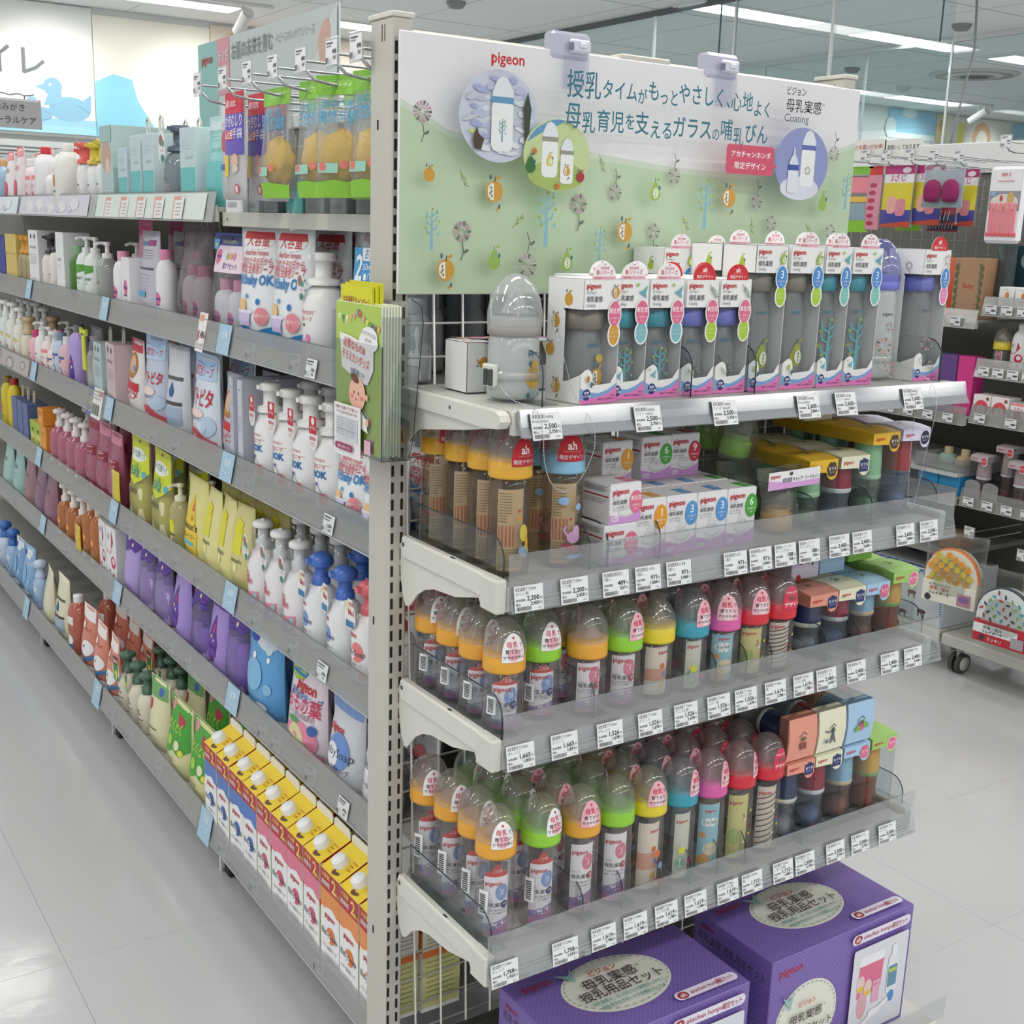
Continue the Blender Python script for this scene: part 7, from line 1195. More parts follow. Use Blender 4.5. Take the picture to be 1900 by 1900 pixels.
# hooks with price flags
@memo
def hook(L):
    mb = MB(); m = M('#b6b8ba', .25, .8); mb.tube([(0, 0, 0), (0, -L+.05, 0), (0, -L+.02, .004), (0, -L, .022)], .0028, m, 6); up = MB(); up.tube([(0, 0, .03), (0, -L+.012, .03), (0, -L, .03)], .0022, m, 6)
    s = SH(front(-L-.003), 0, .0002); s.rect(-.019, .014, .019, .048, '#f0f0f0'); s.line([(-.016, .044), (.006, .044)], .0025, '#55585c'); s.line([(-.016, .04), (.0, .04)], .002, '#8a8d90'); s.txt('498', .017, .029, .009, '#44474a', 'r', .02); s.txt('547', .017, .021, .007, '#44474a', 'r', .02); barcode(s, -.018, .016, .018, .008, 3, '#66696c')
    pl = MB(); pl.box(-.022, -L-.003, .01, .022, -L-.0005, .052, CL('#f0f4f6', .1, .1, 0, .2), .001)
    return [P('rod', mb.mesh('hook_rod')), P('upper_rod', up.mesh('hook_upper')), P('tag_plate', pl.mesh('hook_plate'), None, [P('tag_print', s.mesh('hook_print'))])]
for i, y in enumerate((.075, .155, .265, .375, .485, .6, .73)): put(hook(.455), 'display_hook', f'steel display hook with white price flag, {ORD[i+1]} from the near post', 'hook', 'display hooks', .44, y, 1.7, -PI/2)
@memo
def hangbag(w_, h, kind):
    parts = []
    if kind == 'sponge':
        b = pouch(w_, h, .05, '#f7f8f6', None, None, .12); parts.append(P('clear_bag', b[0][1])); s = SH(lambda u, v, q: (u, -pthick(w_, h, .05, max(-1, min(1, 2*u/w_)), v/h)-.001-q, v), .012, .0002)
        s.rect(-w_*.47, h*.84, w_*.47, h, '#86c43f'); s.poly([(-w_*.47, .0), (w_*.47, .0), (w_*.47, h*.12), (0, h*.145), (-w_*.47, h*.12)], '#8fca3f'); s.txt('地中海産', 0, h*.73, w_*.15, '#3f9fc8', 'c', .03, w_*.6); s.txt('天然海綿', 0, h*.62, w_*.2, '#3f9fc8', 'c', .04, w_*.75); s.rect(-w_*.3, h*.2, w_*.1, h*.28, '#9fd0c0'); s.ell(-w_*.2, h*.25, w_*.08, h*.035, '#e07a70', 10); s.ell(w_*.2, h*.27, w_*.07, h*.035, '#e07a70', 10); s.txt('ソフトタイプ', w_*.05, h*.9, w_*.09, '#dff0c0', 'c', .01)
        parts.append(P('bag_print', s.mesh('sponge_print')))
        mb = MB(); V = []; fs = []; n = 12
        for j in range(n+1):
            for i in range(n*2):
                a = PI*i/n; ph = PI*j/n; rr = 1+.09*math.sin(5*a+3*ph)+.07*math.sin(9*ph+2*a); V.append((.037*w_/.1*rr*math.sin(ph)*math.cos(a), .02*rr*math.sin(ph)*math.sin(a), h*.32+.042*rr*math.cos(ph)))
        for j in range(n):
            for i in range(n*2): fs.append([j*2*n+i, j*2*n+(i+1) % (2*n), (j+1)*2*n+(i+1) % (2*n), (j+1)*2*n+i])
        mb.add(V, fs, M('#ecc04a', .9, 0, 0, .9), True); parts.append(P('sponge', mb.mesh('sponge')))
    else:
        b = pouch(w_, h, .018, '#f0eef0', None, None, .75); parts.append(P('bag', b[0][1])); s = SH(lambda u, v, q: (u, -pthick(w_, h, .018, max(-1, min(1, 2*u/w_)), v/h)-.001-q, v), .012, .0002)
        if kind == 'glove':
            s.rect(-w_*.46, h*.8, w_*.46, h, '#d6344a'); s.rect(-w_*.46, h*.42, w_*.46, h*.8, '#6a55b8'); s.poly([(-w_*.46, h*.5), (w_*.46, h*.42), (w_*.46, h*.5)], '#6a55b8'); s.txt('かきむしり', 0, h*.69, w_*.24, '#f0eef8', 'c', .04, w_*.82); s.rect(-w_*.4, h*.56, w_*.06, h*.64, '#d6344a'); s.txt('防止用', -w_*.17, h*.575, w_*.18, '#fff'+'fff', 'c', .03, w_*.4); s.txt('手袋', w_*.24, h*.575, w_*.2, '#f0eef8', 'c', .04); s.ell(w_*.18, h*.36, w_*.14, h*.07, '#e2b6a0', 12); s.ell(w_*.2, h*.29, w_*.12, h*.04, '#d9cdbc', 10); s.rect(-w_*.34, h*.22, -w_*.1, h*.42, '#e8c93a'); s.ell(w_*.25, h*.1, w_*.09, h*.05, '#d04a4a', 10); s.ell(w_*.25, h*.1, w_*.05, h*.035, '#f0e6e6', 10); s.txt('綿100%', -w_*.1, h*.86, w_*.16, '#fae4e6', 'c', .03)
        else: s.rect(-w_*.46, h*.78, w_*.46, h, '#d6dde0'); s.ell(0, h*.6, w_*.35, h*.12, '#c4556a', 12); s.rect(-w_*.4, h*.3, w_*.4, h*.36, '#4f6fa0')
        parts.append(P('bag_print', s.mesh('bag_print')))
    return parts
def hb(p, y, x, z, l, rot=0): put(p, 'hanging_bag', l, 'bag', 'bags on the display hooks', x, y, z, -PI/2+rot)
hb(hangbag(.1, .19, 'glove'), .665, .03, 1.527, 'purple and white mitten bag hanging from a hook, front one'); hb(hangbag(.1, .19, 'glove'), .655, .07, 1.527, 'purple and white mitten bag hanging second on its hook'); hb(hangbag(.1, .19, 'glove'), .65, .105, 1.527, 'purple and white mitten bag hanging third on its hook')
hb(hangbag(.075, .18, 'slim'), .78, .06, 1.53, 'narrow clear bag with red oval hanging left of mitten bags')
for i, (y, x, r) in enumerate(((.515, .05, 0), (.35, .05, .1), (.262, .05, .55), (.145, .05, .15))):
    hb(hangbag(.122 if i != 2 else .1, .185, 'sponge'), y, x, 1.53, f'clear sponge bag with green header, {("farthest", "third", "second", "nearest")[i]} from the near post, front', r); hb(hangbag(.118, .185, 'sponge'), y+.01, x+.085, 1.53, f'clear sponge bag with green header, {("farthest", "third", "second", "nearest")[i]} from the near post, behind', r)
# header signboard on the spine
t = thing('header_sign', 'grey and teal skin care signboard standing on the spine above hooks', 'sign', None, (.452, 2.046, 1.7485))
mb = MB(); mb.prism([(-.004, 0), (.0, 0), (.0, .0), (.0, .0)][:2]+[(0, .228), (-.004, .228)], 1, -.936, 0, M('#c9cfcf', .5)); obj('board', mb.mesh('sign_board'), t)
s = SH(lambda u, v, h: (-.004-h, -u, v), eps=.0004); s.rect(0, 0, .936, .228, '#c7cfce'); s.poly([(0, 0), (.15, 0), (.165, .12), (.15, .228), (0, .228)], '#8fc4be'); s.poly([(.15, .228), (.165, .12), (.16, .08), (.25, .08), (.25, .228)], '#d99aa6'); logo(s, .03, .172, .034, '#b3404a'); s.txt('新食感', .205, .17, .032, '#f0e2e6', 'c', .02, .075); s.txt('お肌の未来を育む', .265, .168, .048, '#7f8a8c', b=.01, w=.29); s.txt('ベビースキンケアシリーズ', .57, .178, .026, '#98a3a5', w=.24); s.ell(.86, .15, .03, .055, '#d8b4a2', 14, -.4); s.ell(.83, .02, .05, .05, '#c9b0a6', 14); s.poly([(.7, 0), (.936, 0), (.936, .228), (.9, .2), (.76, .07)], '#d4d9da'); s.ell(.87, .15, .028, .05, '#d3ad9c', 14, -.4)
obj('print', s.mesh('sign_print'), t)
# brochure holder on the near post
t = thing('brochure_holder', 'clear plastic leaflet holder fixed to the near post', 'holder', None, (-.0, .012, 1.168))
cp = CL('#f4f6f6', .04, .04); mb = MB(); mb.box(-.046, -.075, 0, -.045, .082, .16, cp); mb.box(-.046, -.0755, 0, -.001, -.0745, .2, cp); mb.box(-.046, .0815, 0, -.001, .0825, .2, cp); mb.box(-.046, -.075, -.001, -.001, .082, 0, cp); obj('pocket', mb.mesh('pocket'), t)
mb = MB(); mb.tube([(-.0455, -.0755, .16), (-.0455, -.0755, .0), (-.002, -.0755, .0), (.004, -.0755, .03), (.018, -.0755, .19), (.015, -.0755, .215), (-.002, -.0755, .225)], .0008, EDGE, 5); obj('edge', mb.mesh('pocket_edge'), t)
mb = MB(); mb.box(-.002, -.07, .0, -.0008, .08, .22, cp); mb.prism([(-.046, 0), (-.002, 0), (.017, .19), (.014, .215), (-.002, .225)], 1, -.0755, -.0752, cp); obj('back_plate', mb.mesh('pocket_back'), t)
@memo
def booklet(yellow):
    mb = MB()
    if yellow: mb.box(-.05, -.0012, 0, .05, .0012, .21, M('#d8d42a', .4))
    else: mb.box(-.0715, -.0018, 0, .0715, .0018, .21, M('#eceae4', .5), .0006)
    s = SH(front(-.0019 if not yellow else -.0013), 0, .00015)
    if yellow: s.rect(-.05, 0, .05, .21, '#ddd92b'); s.txt('お友達紹介キャンペーン', 0, .183, .014, '#f4f0d8', 'c', .06, .086); s.txt('お友達紹介キャンペーン', 0, .183, .014, '#9c2f3c', 'c', .02, .086)
    else:
        s.rect(-.0712, .0004, .0712, .2096, '#b4cf60')
        for i, c in enumerate(('#e4ecc0', '#5f8f4a', '#f0f0e4', '#e8c26a', '#e2a0a8', '#8a6a9c')): u = -.064+.0125*i; y = .192-.003*i+.0016*i*i*.6; s.poly([(u, y), (u+.01, y+.001), (u+.004, y-.012)], c)
        for i, c in enumerate(('#d9763a', '#e2a0a8', '#d9e66a', '#6a9c5a', '#8a6a9c', '#e8b06a')): u = .004+.0115*i; y = .2-.006*i+.0005*i*i; s.poly([(u, y), (u+.01, y-.002), (u+.004, y-.012)], c)
        s.poly([(-.055, .166), (-.02, .163), (.052, .15), (.052, .12), (.034, .098), (.0, .098), (-.02, .108), (-.048, .116)], '#f2f1f0')
        for x, y, rx, ry in ((.038, .166, .026, .014), (.03, .16, .022, .012), (.048, .158, .018, .012)): s.ell(x, y, rx, ry, '#f6f5f4', 16)
        s.txt('もうすぐママになる', .036, .167, .007, '#5a5a5a', 'c', .0, .044, -.12); s.txt('人のための', .036, .159, .006, '#5a5a5a', 'c', .0, .02, -.12)
        s.txt('必要なもの&', -.008, .144, .0155, '#cf5a55', 'c', .008, .07, -.14); s.txt('そろえたいグッズ', -.004, .126, .0155, '#cf5a55', 'c', .008, .088, -.14); s.txt('出産準備リスト', .004, .109, .0085, '#4a5560', 'c', .01, .046, -.14)
        s.ell(.004, .082, .026, .0245, '#ecb9a0', 20); s.ell(.034, .08, .004, .005, '#ecb9a0', 8); s.ell(-.003, .104, .014, .006, '#6a3f24', 12, -.3); s.ell(-.005, .084, .0016, .0022, '#3a2a22', 8); s.ell(.009, .083, .0016, .0022, '#3a2a22', 8); s.ell(-.012, .078, .004, .003, '#e58f8c', 8); s.ell(.018, .077, .004, .003, '#e58f8c', 8); s.line([(-.002, .076), (.002, .074), (.006, .076)], .001, '#b5504a'); s.poly([(-.03, .045), (.04, .03), (.034, .05), (.018, .06), (-.01, .06)], '#f0eee6'); s.ell(.038, .045, .005, .006, '#ecb9a0', 8); s.ell(-.026, .055, .004, .005, '#ecb9a0', 8)
        s.rect(.03, .0, .05, .02, '#e2b6c4')
    return [P('cover', mb.mesh('booklet')), P('cover_print', s.mesh('booklet_print'))]
for i in range(7): put(booklet(False), 'booklet', f'green baby goods booklet in the holder, {ORD[i+1]} from the front', 'booklet', 'green booklets', -.0415+.0041*i, .015-.001*i, 1.172+.002*(i % 2), -PI/2)
for i in range(3): put(booklet(True), 'leaflet', f'yellow campaign leaflet behind the booklets, {ORD[i+1]} of three', 'leaflet', 'yellow leaflets', -.0394+.0041*i, .026-.006*i, 1.196+.003*i, -PI/2)
t = thing('notice_card', 'white notice card with list and crimson bar fixed below booklet', 'notice', None, (-.052, .033, 1.16))
t.scale = (.76, .76, .76)
mb = MB(); mb.box(0, -.056, 0, .0012, .056, .1, M('#eeedec', .4)); obj('card', mb.mesh('notice_card'), t); s = SH(left(0), 0, .0002); s.txt('妊娠から出産までに準備したい', 0, .09, .007, '#a0325c', 'c', .02, .098); s.txt('アイテムがひと目でわかります。', 0, .081, .007, '#a0325c', 'c', .02, .092); s.rect(-.046, .03, .046, .076, '#d6d8dc'); s.line([(-.046, .05), (.046, .05)], .0008, '#9a9ca2'); s.line([(0, .03), (0, .076)], .0008, '#9a9ca2'); [s.line([(-.042, .072-.005*q), (-.006, .072-.005*q)], .001, '#a2a4aa') for q in range(7)]; [s.line([(.006, .072-.005*q), (.04, .072-.005*q)], .001, '#a2a4aa') for q in range(7)]; s.rr(-.044, .012, .03, .025, .005, '#9c2f62'); s.txt('ご自由にお持ちください', -.007, .0155, .007, '#f2e6ec', 'c', .01, .06); obj('print', s.mesh('notice_print'), t)
# ================================================================ the gondola across the right aisle
RX = 2.75
def rshelf(y0, y1, z, label, dx=0.0):
    put(lrail(.006, y1-y0, False), 'aisle_shelf', label, 'shelf', 'shelves of the right aisle gondola', RX-.006+dx, y0, z)
for z, n in ((1.26, 'upper'), (1.055, 'second'), (.897, 'third'), (.607, 'fourth')): rshelf(-.6, 1.0, z, f'clear fronted {n} shelf of the near right aisle unit')
for z, n in ((1.212, 'upper'), (.882, 'middle'), (.6, 'lower')): rshelf(1.015, 2.4, z, f'clear fronted {n} shelf of the far right aisle unit', .0)
for nm, y0, y1 in (('near', -.6, 1.0), ('far', 1.015, 2.4)):
    t = thing('aisle_unit', f'grey back panel and wheeled base of the {nm} right aisle unit', 'gondola', None, (RX, y0, 0)); L = y1-y0
    mb = MB(); mb.box(.47, 0, .15, .485, L, 1.75, M('#75736e', .6)); obj('back_panel', mb.mesh('aisle_back'), t)
    mb = MB(); mb.box(.0, 0, .125, .46, L, .14, M('#c3c1b8', .45), .003); mb.box(-.004, 0, .1, .006, L, .139, M('#cdccc2', .42), .003); mb.box(.01, 0, .1, .03, .03, .125, M('#c3c1b8')); obj('base_deck', mb.mesh('aisle_base'), t)
    mb = MB(); mb.box(.03, L-.02, .07, .42, L, .125, M('#bdbbb2', .45), .002); obj('end_rail', mb.mesh('aisle_rail'), t)
    mb = MB(); mb.box(.452, 0, 1.75, .49, L, 1.86, M('#eceded', .45), .003); obj('header_strip', mb.mesh('header_strip'), t)
    for yy in (L-.05, .08):
        mb = MB(); mb.tube([(.045, yy-.022, .037), (.045, yy-.006, .037)], .036, M('#55534f', .5), 18); mb.tube([(.045, yy+.006, .037), (.045, yy+.022, .037)], .036, M('#55534f', .5), 18); mb.tube([(.045, yy-.0225, .037), (.045, yy-.0235, .037)], .026, M('#cfccc2', .4), 14); mb.box(.03, yy-.005, .03, .06, yy+.005, .1, M('#c6c3b8', .4), .002); obj('caster', mb.mesh('caster'), t)
    mb = MB(); m = M('#a8aaab', .3, .6)
    for k in range(int(L/.05)): mb.tube([(.4, .02+.05*k, 1.33), (.4, .02+.05*k, 1.72)], .0016, m, 4)
    for k in range(8): mb.tube([(.397, 0, 1.35+.05*k), (.397, L, 1.35+.05*k)], .0016, m, 4)
    obj('wire_mesh', mb.mesh('aisle_wire'), t, kind='stuff')
@memo
def strip_labels(n, L):
    s = SH(lambda u, v, h: (-h-.001, -u, v), eps=.0003)
    for i in range(n):
        u = L*(i+.1)/n; s.rect(u, .004, u+.042, .034, '#e2e4e5'); s.line([(u+.003, .029), (u+.03, .029)], .003, '#5a5d60'); s.line([(u+.022, .016), (u+.038, .016)], .006, '#4a4d50'); s.rect(u+.003, .006, u+.018, .011, '#8a8d90')
    return s.mesh('strip_labels')
for i, (y, z, n, L, l) in enumerate(((.985, 1.262, 4, .24, 'upper near'), (.985, 1.057, 5, .28, 'second near'), (.985, .899, 2, .24, 'third near'), (.985, .609, 4, .3, 'fourth near'), (1.36, .884, 4, .34, 'middle far'), (1.2, 1.214, 2, .16, 'upper far'))):
    tag(obj('price_strip', strip_labels(n, L), None, (RX-.004, y, z)), f'strip of small white price labels on the {l} right aisle rail', 'price strip')
def rp(p, name, l, cat, y, z, x=2.82, rot=0.0, g=None): put(p, name, l+', right aisle unit', cat, g, x, y, z, -PI/2+rot)
NU = lambda **k: nursing(h=.135, leaf='plain', sticker=None, **k)
rp(NU(ring='#e0cf3a', cap='#e9e9e6'), 'nursing_bottle', 'small bottle with yellow ring on second shelf', 'baby bottle', .955, 1.086, 2.83)
rp(bottle(.155, .031, '#f0f0ee', 'cap', '#e9e9e6', 'cartred', 1, 1), 'nursing_bottle', 'white topped bottle with pink round label on second shelf', 'baby bottle', .885, 1.086, 2.83)
rp(bottle(.16, .031, '#ececea', 'cap', '#f0f0ee', 'redpouch', 1, 1), 'nursing_bottle', 'white bottle with red badge at right frame edge', 'baby bottle', .81, 1.086, 2.83)
for y, l in ((.925, 'left'), (.865, 'right')): rp(pbox(.055, .06, .065, '#ececea', 'orangelogo'), 'teat_carton', f'small white carton with orange circle, {l} one on upper shelf', 'carton', y, 1.291, 2.8)
for i, y in enumerate((1.03, .95, .87, .79)): rp(pbox(.078, .06, .2, ('#2c6f74', '#233f4a', '#2a2546', '#2a2546')[i], 'porthole'), 'gift_carton', f'dark carton with round windows, {ORD[i+1]} from left, upper shelf', 'carton', y, 1.291, 2.93)
for i, y in enumerate((.965, .895)): rp(pbox(.066, .07, .066, '#efe6e6', 'arch'), 'teat_carton', f'white carton with red arch, {("left", "right")[i]} one on third shelf', 'carton', y, .928, 2.8)
for i, y in enumerate((.825, .76)): rp(pbox(.06, .07, .055, '#f0e9ea', 'straw'), 'teat_carton', f'pale pink carton, {("left", "right")[i]} one on third shelf', 'carton', y, .928, 2.8)
for i, (y, h, x) in enumerate(((.945, .15, 2.8), (.872, .19, 2.83), (.8, .15, 2.8), (.73, .17, 2.83))):
    rp(lid_box('#b9adb2', h, .066, '#c9b0b4', '#e9e6e6', '#c62f3c', '#d0a8ac', None, 'round'), 'clear_mug_box', f'clear mug box with grey pink lid, {ORD[i+1]} from left, fourth shelf', 'boxed mug', y, .638, x)
for i, y in enumerate((.955, .885)):
    mb = MB(); mb.prism([(-.03, 0), (.03, 0)]+[(.03*math.cos(PI*q/10), .05+.016*math.sin(PI*q/10)) for q in range(11)], 1, -.001, .0, CL('#f4f4f4', .08, .06, 0, .25)); rp([P('plate', mb.mesh('clear_plate'))], 'label_plate', f'rounded clear plate in front of the mug boxes, {("left", "right")[i]} one', 'plate', y, .638, 2.757)
# far unit goods
rp(pbox(.12, .1, .2, '#b08a6c', 'leafb'), 'gift_carton', 'kraft brown carton with leaf border on upper shelf', 'carton', 1.09, 1.2435, 2.84)
rp(pouch(.09, .2, .04, '#d85a3a', None), 'refill_pouch', 'orange red pack beside the kraft carton', 'pack', 1.2, 1.2435, 2.85); rp(pouch(.07, .22, .04, '#8a9496', None, None, .3), 'refill_pouch', 'grey clear pack right of the kraft carton', 'pack', 1.0, 1.291, 2.86)
for i, (y, c) in enumerate(((1.06, '#d83f8c'), (1.13, '#6a4a8a'), (1.2, '#2f7a74'), (1.28, '#b02f6a'))): rp(pbox(.065, .06, .2, c, None), 'gift_carton', f'{("magenta", "violet", "dark teal", "deep pink")[i]} tall carton on middle shelf', 'carton', y, .9135, 2.82)
mb = MB(); mb.prism([(-.09, 0), (.09, 0), (.09, .045), (.088, .045), (.088, .003), (-.088, .003), (-.088, .045), (-.09, .045)], 1, -.1, .1, CL('#e9ecec', .08, .1, 0, .2)); mb.box(-.09, -.1, 0, .09, -.098, .05, CL('#e9ecec', .08, .1, 0, .2)); rp([P('tray', mb.mesh('clear_tray'))], 'clear_tray', 'clear plastic tray with jars on the far shelf', 'tray', 1.1, .72, 2.84)
mb = MB(); mb.box(2.745, 1.015, .70, 3.2, 2.3, .718, M('#c9cac8', .4), .002); tag(obj('aisle_shelf', mb.mesh('tray_shelf')), 'pale shelf under the clear tray, far right aisle unit', 'shelf')
for i, y in enumerate((1.07, 1.14)): rp(bottle(.06, .03, ('#d9b98a', '#a9cdbf')[i], 'cap', '#d9c9a0', None, 1, 1), 'jar', f'{("tan", "pale teal")[i]} jar lying in the clear tray', 'jar', y, .7245, 2.86)
for i, y in enumerate((1.06, 1.15)): rp(pbox(.085, .08, .07, '#2f8fc4', 'ahpouch' if False else None), 'diaper_carton', f'bright blue carton, {("near", "far")[i]} one on lower far shelf', 'carton', y, .631, 2.81)
rp(pbox(.085, .08, .06, '#a07a5a', None), 'gift_carton', 'brown carton stored beneath the far lower rail', 'carton', 1.05, .43, 2.84); mb = MB(); mb.box(2.76, 1.015, .41, 3.2, 2.3, .428, M('#8d8c86', .5)); tag(obj('aisle_shelf', mb.mesh('low_shelf')), 'grey lowest shelf plate of far right aisle unit', 'shelf')
t = thing('large_carton', 'large white carton with blue checked edges on the base', 'carton', None, (2.93, 1.2, .1405), -PI/2)
mb = MB(); mb.box(-.17, -.15, 0, .17, .15, .2, M('#d9dde2', .5), .002); obj('carton', mb.mesh('large_carton'), t)
s = SH(front(-.15), 0, .0004)
for i in range(20): s.rect(-.17+.017*i, .185 if i % 2 else .192, -.153+.017*i, .192 if i % 2 else .2, '#3f78b8'); s.rect(-.17, .01*i, -.162, .01*i+.005, '#3f78b8'); s.rect(.162, .01*i, .17, .01*i+.005, '#3f78b8')
s.txt('pigeon', -.1, .15, .02, '#c05a4a', b=.02)
for u, v in ((-.1, .1), (-.03, .06), (.05, .11), (.1, .05), (.02, .03)): s.ell(u, v, .02, .008, '#5a4034', 10); s.rect(u-.015, v-.02, u-.009, v, '#5a4034'); s.rect(u+.009, v-.02, u+.015, v, '#5a4034')
obj('front_print', s.mesh('large_print'), t); s = SH(top(.2), 0, .0004)
for i in range(20): s.rect(-.17+.017*i, -.15, -.153+.017*i, -.142 if i % 2 else -.136, '#3f78b8')
for u, v, c in ((-.1, .02, '#4f5a8a'), (0, .05, '#8a9a5a'), (.09, .0, '#c98a8a')): s.ell(u, v, .03, .018, c, 14)
obj('top_print', s.mesh('large_top'), t)
# hanging insulated pouches in clear bags
@memo
def carry_pouch(kind):
    w_, h = .2, .19; pts = [(-.095, .0), (.095, .0), (.098, .09)]+[(.098*math.cos(PI*i/14), .09+.1*math.sin(PI*i/14)) for i in range(1, 14)]+[(-.098, .09)]
    mb = MB(); mb.prism(pts, 1, -.02, .02, M('#efe9d6' if kind == 'dots' else '#e6ecec', .5)); rim = MB(); rim.tube([(p[0], -.012, p[1]) for p in pts[2:]], .007, M('#d9783a' if kind == 'dots' else '#3f454e', .5), 6); s = SH(front(-.0205), 0, .0004); cd = MB(); cd.box(-.1, -.026, -.004, .1, -.0215, .07, M('#efeedd' if kind == 'dots' else '#c22f38', .5), .001)
    r = random.Random(4)
    if kind == 'dots':
        for i in range(26):
            u, v = -.08+.16*((i*.618) % 1), .07+.105*(i/26); 
            if u*u+(v-.09)**2 < .0075 or v < .09: s.ell(u, v, .012, .012, ('#eab04a', '#e8a23a', '#d9c24a')[i % 3], 12)
    else:
        for i in range(34):
            u, v = -.085+.17*((i*.618) % 1), .07+.11*(i/34)
            if u*u+(v-.09)**2 < .008 or v < .09: s.ell(u, v, .009, .004, ('#3f9fa8', '#b0473f', '#3a444c', '#7fb05a')[i % 4], 9, i)
    c = SH(front(-.0262), 0, .0004)
    if kind == 'dots': c.txt('おでかけぴったり', -.035, .055, .0095, '#5a5348', 'c', .01, .08); c.txt('保温・保冷', -.035, .04, .014, '#d0483c', 'c', .02, .075); c.txt('マルチポーチ', -.035, .024, .013, '#5a4038', 'c', .03, .08); c.ell(-.075, .01, .012, .012, '#3f3f48', 14); c.rect(.035, .004, .085, .046, '#b98a96'); c.ell(.06, .028, .02, .012, '#8a6aa8', 12)
    else: c.rect(-.1, .026, .06, .058, '#eef0f0'); c.txt('保温・保冷', -.03, .043, .013, '#33383c', 'c', .03, .07); c.txt('マルチポーチ', -.03, .029, .012, '#33383c', 'c', .03, .076); c.ell(-.065, .011, .01, .01, '#3f3f58', 12); c.txt('スッキリ', -.02, .006, .014, '#f0e6e6', 'c', .03); c.rect(.04, .004, .085, .04, '#a9a4ae')
    bag = pouch(.23, .25, .06, '#eef0ef', None, None, .03)[0][1]
    return [P('pouch', mb.mesh('carry_pouch'), None, [P('pouch_print', s.mesh('carry_print'))]), P('rim', rim.mesh('carry_rim')), P('card', cd.mesh('carry_card'), None, [P('card_print', c.mesh('carry_card_print'))]), P('clear_bag', bag)]
rp(carry_pouch('dots'), 'carry_pouch', 'round topped pouch with orange dots in clear bag', 'pouch', .945, .275, 2.70, .12); rp(carry_pouch('grey'), 'carry_pouch', 'round topped white pouch with red card in clear bag', 'pouch', .7, .205, 2.66, .05)
rp(hook(.3), 'display_hook', 'steel hook with white tag above the dotted pouch', 'hook', .94, .49, 3.05); rp(hook(.3), 'display_hook', 'steel hook with white tag above the red carded pouch', 'hook', .73, .46, 3.05)
# packs on the upper hooks
@memo
def pack(w_, h, kind):
    b = pouch(w_, h, .03, '#eef0ee', None, None, .12)[0][1]; s = SH(lambda u, v, q: (u, -pthick(w_, h, .03, max(-1, min(1, 2*u/w_)), v/h)-.001-q, v), .015, .0003); a = w_*.46; ps = [P('clear_bag', b)]
    if kind == 'straw': s.rect(-a, h*.88, a, h, '#86c43f'); s.rect(-a, h*.6, a, h*.84, '#e88a96'); s.rect(-a, h*.46, a, h*.54, '#e8b94a'); s.rect(-a, h*.18, a, h*.44, '#8fa4b0'); s.rect(-a, 0, a, h*.18, '#8fca3f')
    elif kind == 'slim': s.rect(-a, h*.86, a, h, '#d6343f'); s.rect(-a, 0, a, h*.86, '#d993a4'); [s.ell(0, h*(.1+.12*i), a*.5, h*.035, '#b83a5a', 9) for i in range(6)]
    elif kind == 'ice': s.rect(-a, h*.86, a, h, '#b83a7a'); s.rect(-a, h*.72, a, h*.86, '#e9e6ec'); s.txt('3さじ', 0, h*.75, w_*.2, '#d0487a', 'c', .03); s.rect(-a, h*.28, a, h*.72, '#d9c93a'); s.rect(-a, 0, a, h*.28, '#4a4a9c'); s.rr(-a*.5, h*.22, a*.1, h*.5, w_*.1, '#e8a8a0'); s.rr(a*.1, h*.18, a*.7, h*.46, w_*.1, '#d98a9a'); s.poly([(-a, 0), (a, 0), (a, h*.1), (-a, h*.04)], '#c8503a'); s.ell(a*.5, h*.92, a*.3, h*.05, '#e9d9e6', 10)
    elif kind == 'comb':
        s.rect(-a, h*.55, a, h, '#8c2f3a'); s.rect(-a, 0, a, h*.55, '#2f3560'); s.rect(-a, 0, a, h*.12, '#8c2f3a')
        for i in range(9): s.rect(-a*.9+a*.2*i, h*.2, -a*.86+a*.2*i, h*.8, '#c9a48a')
    return ps+[P('print', s.mesh('pack_print'))]
for k, w_, h, y, z, x, l in (('straw', .13, .23, 1.545, 1.52, 2.72, 'pink and yellow straw pack with green header'), ('slim', .07, .22, 1.47, 1.53, 2.72, 'narrow pink pack with red top'), ('straw', .12, .21, 1.42, 1.53, 2.86, 'second green headed pack behind'), ('ice', .14, .21, 1.365, 1.54, 2.72, 'yellow and purple pack with ice pops'), ('ice', .13, .2, 1.255, 1.55, 2.74, 'second yellow pack with ice pops'), ('ice', .12, .19, 1.2, 1.55, 2.86, 'third yellow pack with ice pops, behind'), ('comb', .16, .055, 1.22, 1.555, 2.76, 'dark comb edged pack lying low'), ('comb', .14, .05, 1.27, 1.53, 2.86, 'second dark comb edged pack, lower')): rp(pack(w_, h, k), 'hanging_pack', l+' on upper hooks', 'pack', y, z, x)
@memo
def brush_pack():
    s = SH(front(-.002), 0, .0004); mb = MB(); mb.box(-.075, -.0015, 0, .075, .0015, .12, M('#c3ccd6', .4)); d = MB(); V = []
    for i, u in enumerate((-.032, .036)):
        d.lathe([(0, .0), (.024, .0), (.0315, .014), (.0335, .032), (.031, .05), (.023, .063), (.011, .07), (0, .072)], M('#8c1a5a', .7), 24, 1, .4, u, -.015)
    s.rect(-.07, .0, -.002, .02, '#a9c4c8'); s.rect(.004, .0, .072, .02, '#a9c4c8')
    d.v = [(p[0], p[1], p[2]+.018) for p in d.v]
    return [P('card', mb.mesh('brush_card'), None, [P('card_print', s.mesh('brush_print'))]), P('brush_heads', d.mesh('brush_heads')), P('clear_bag', pouch(.16, .14, .04, '#eef0f2', None, None, .04)[0][1])]
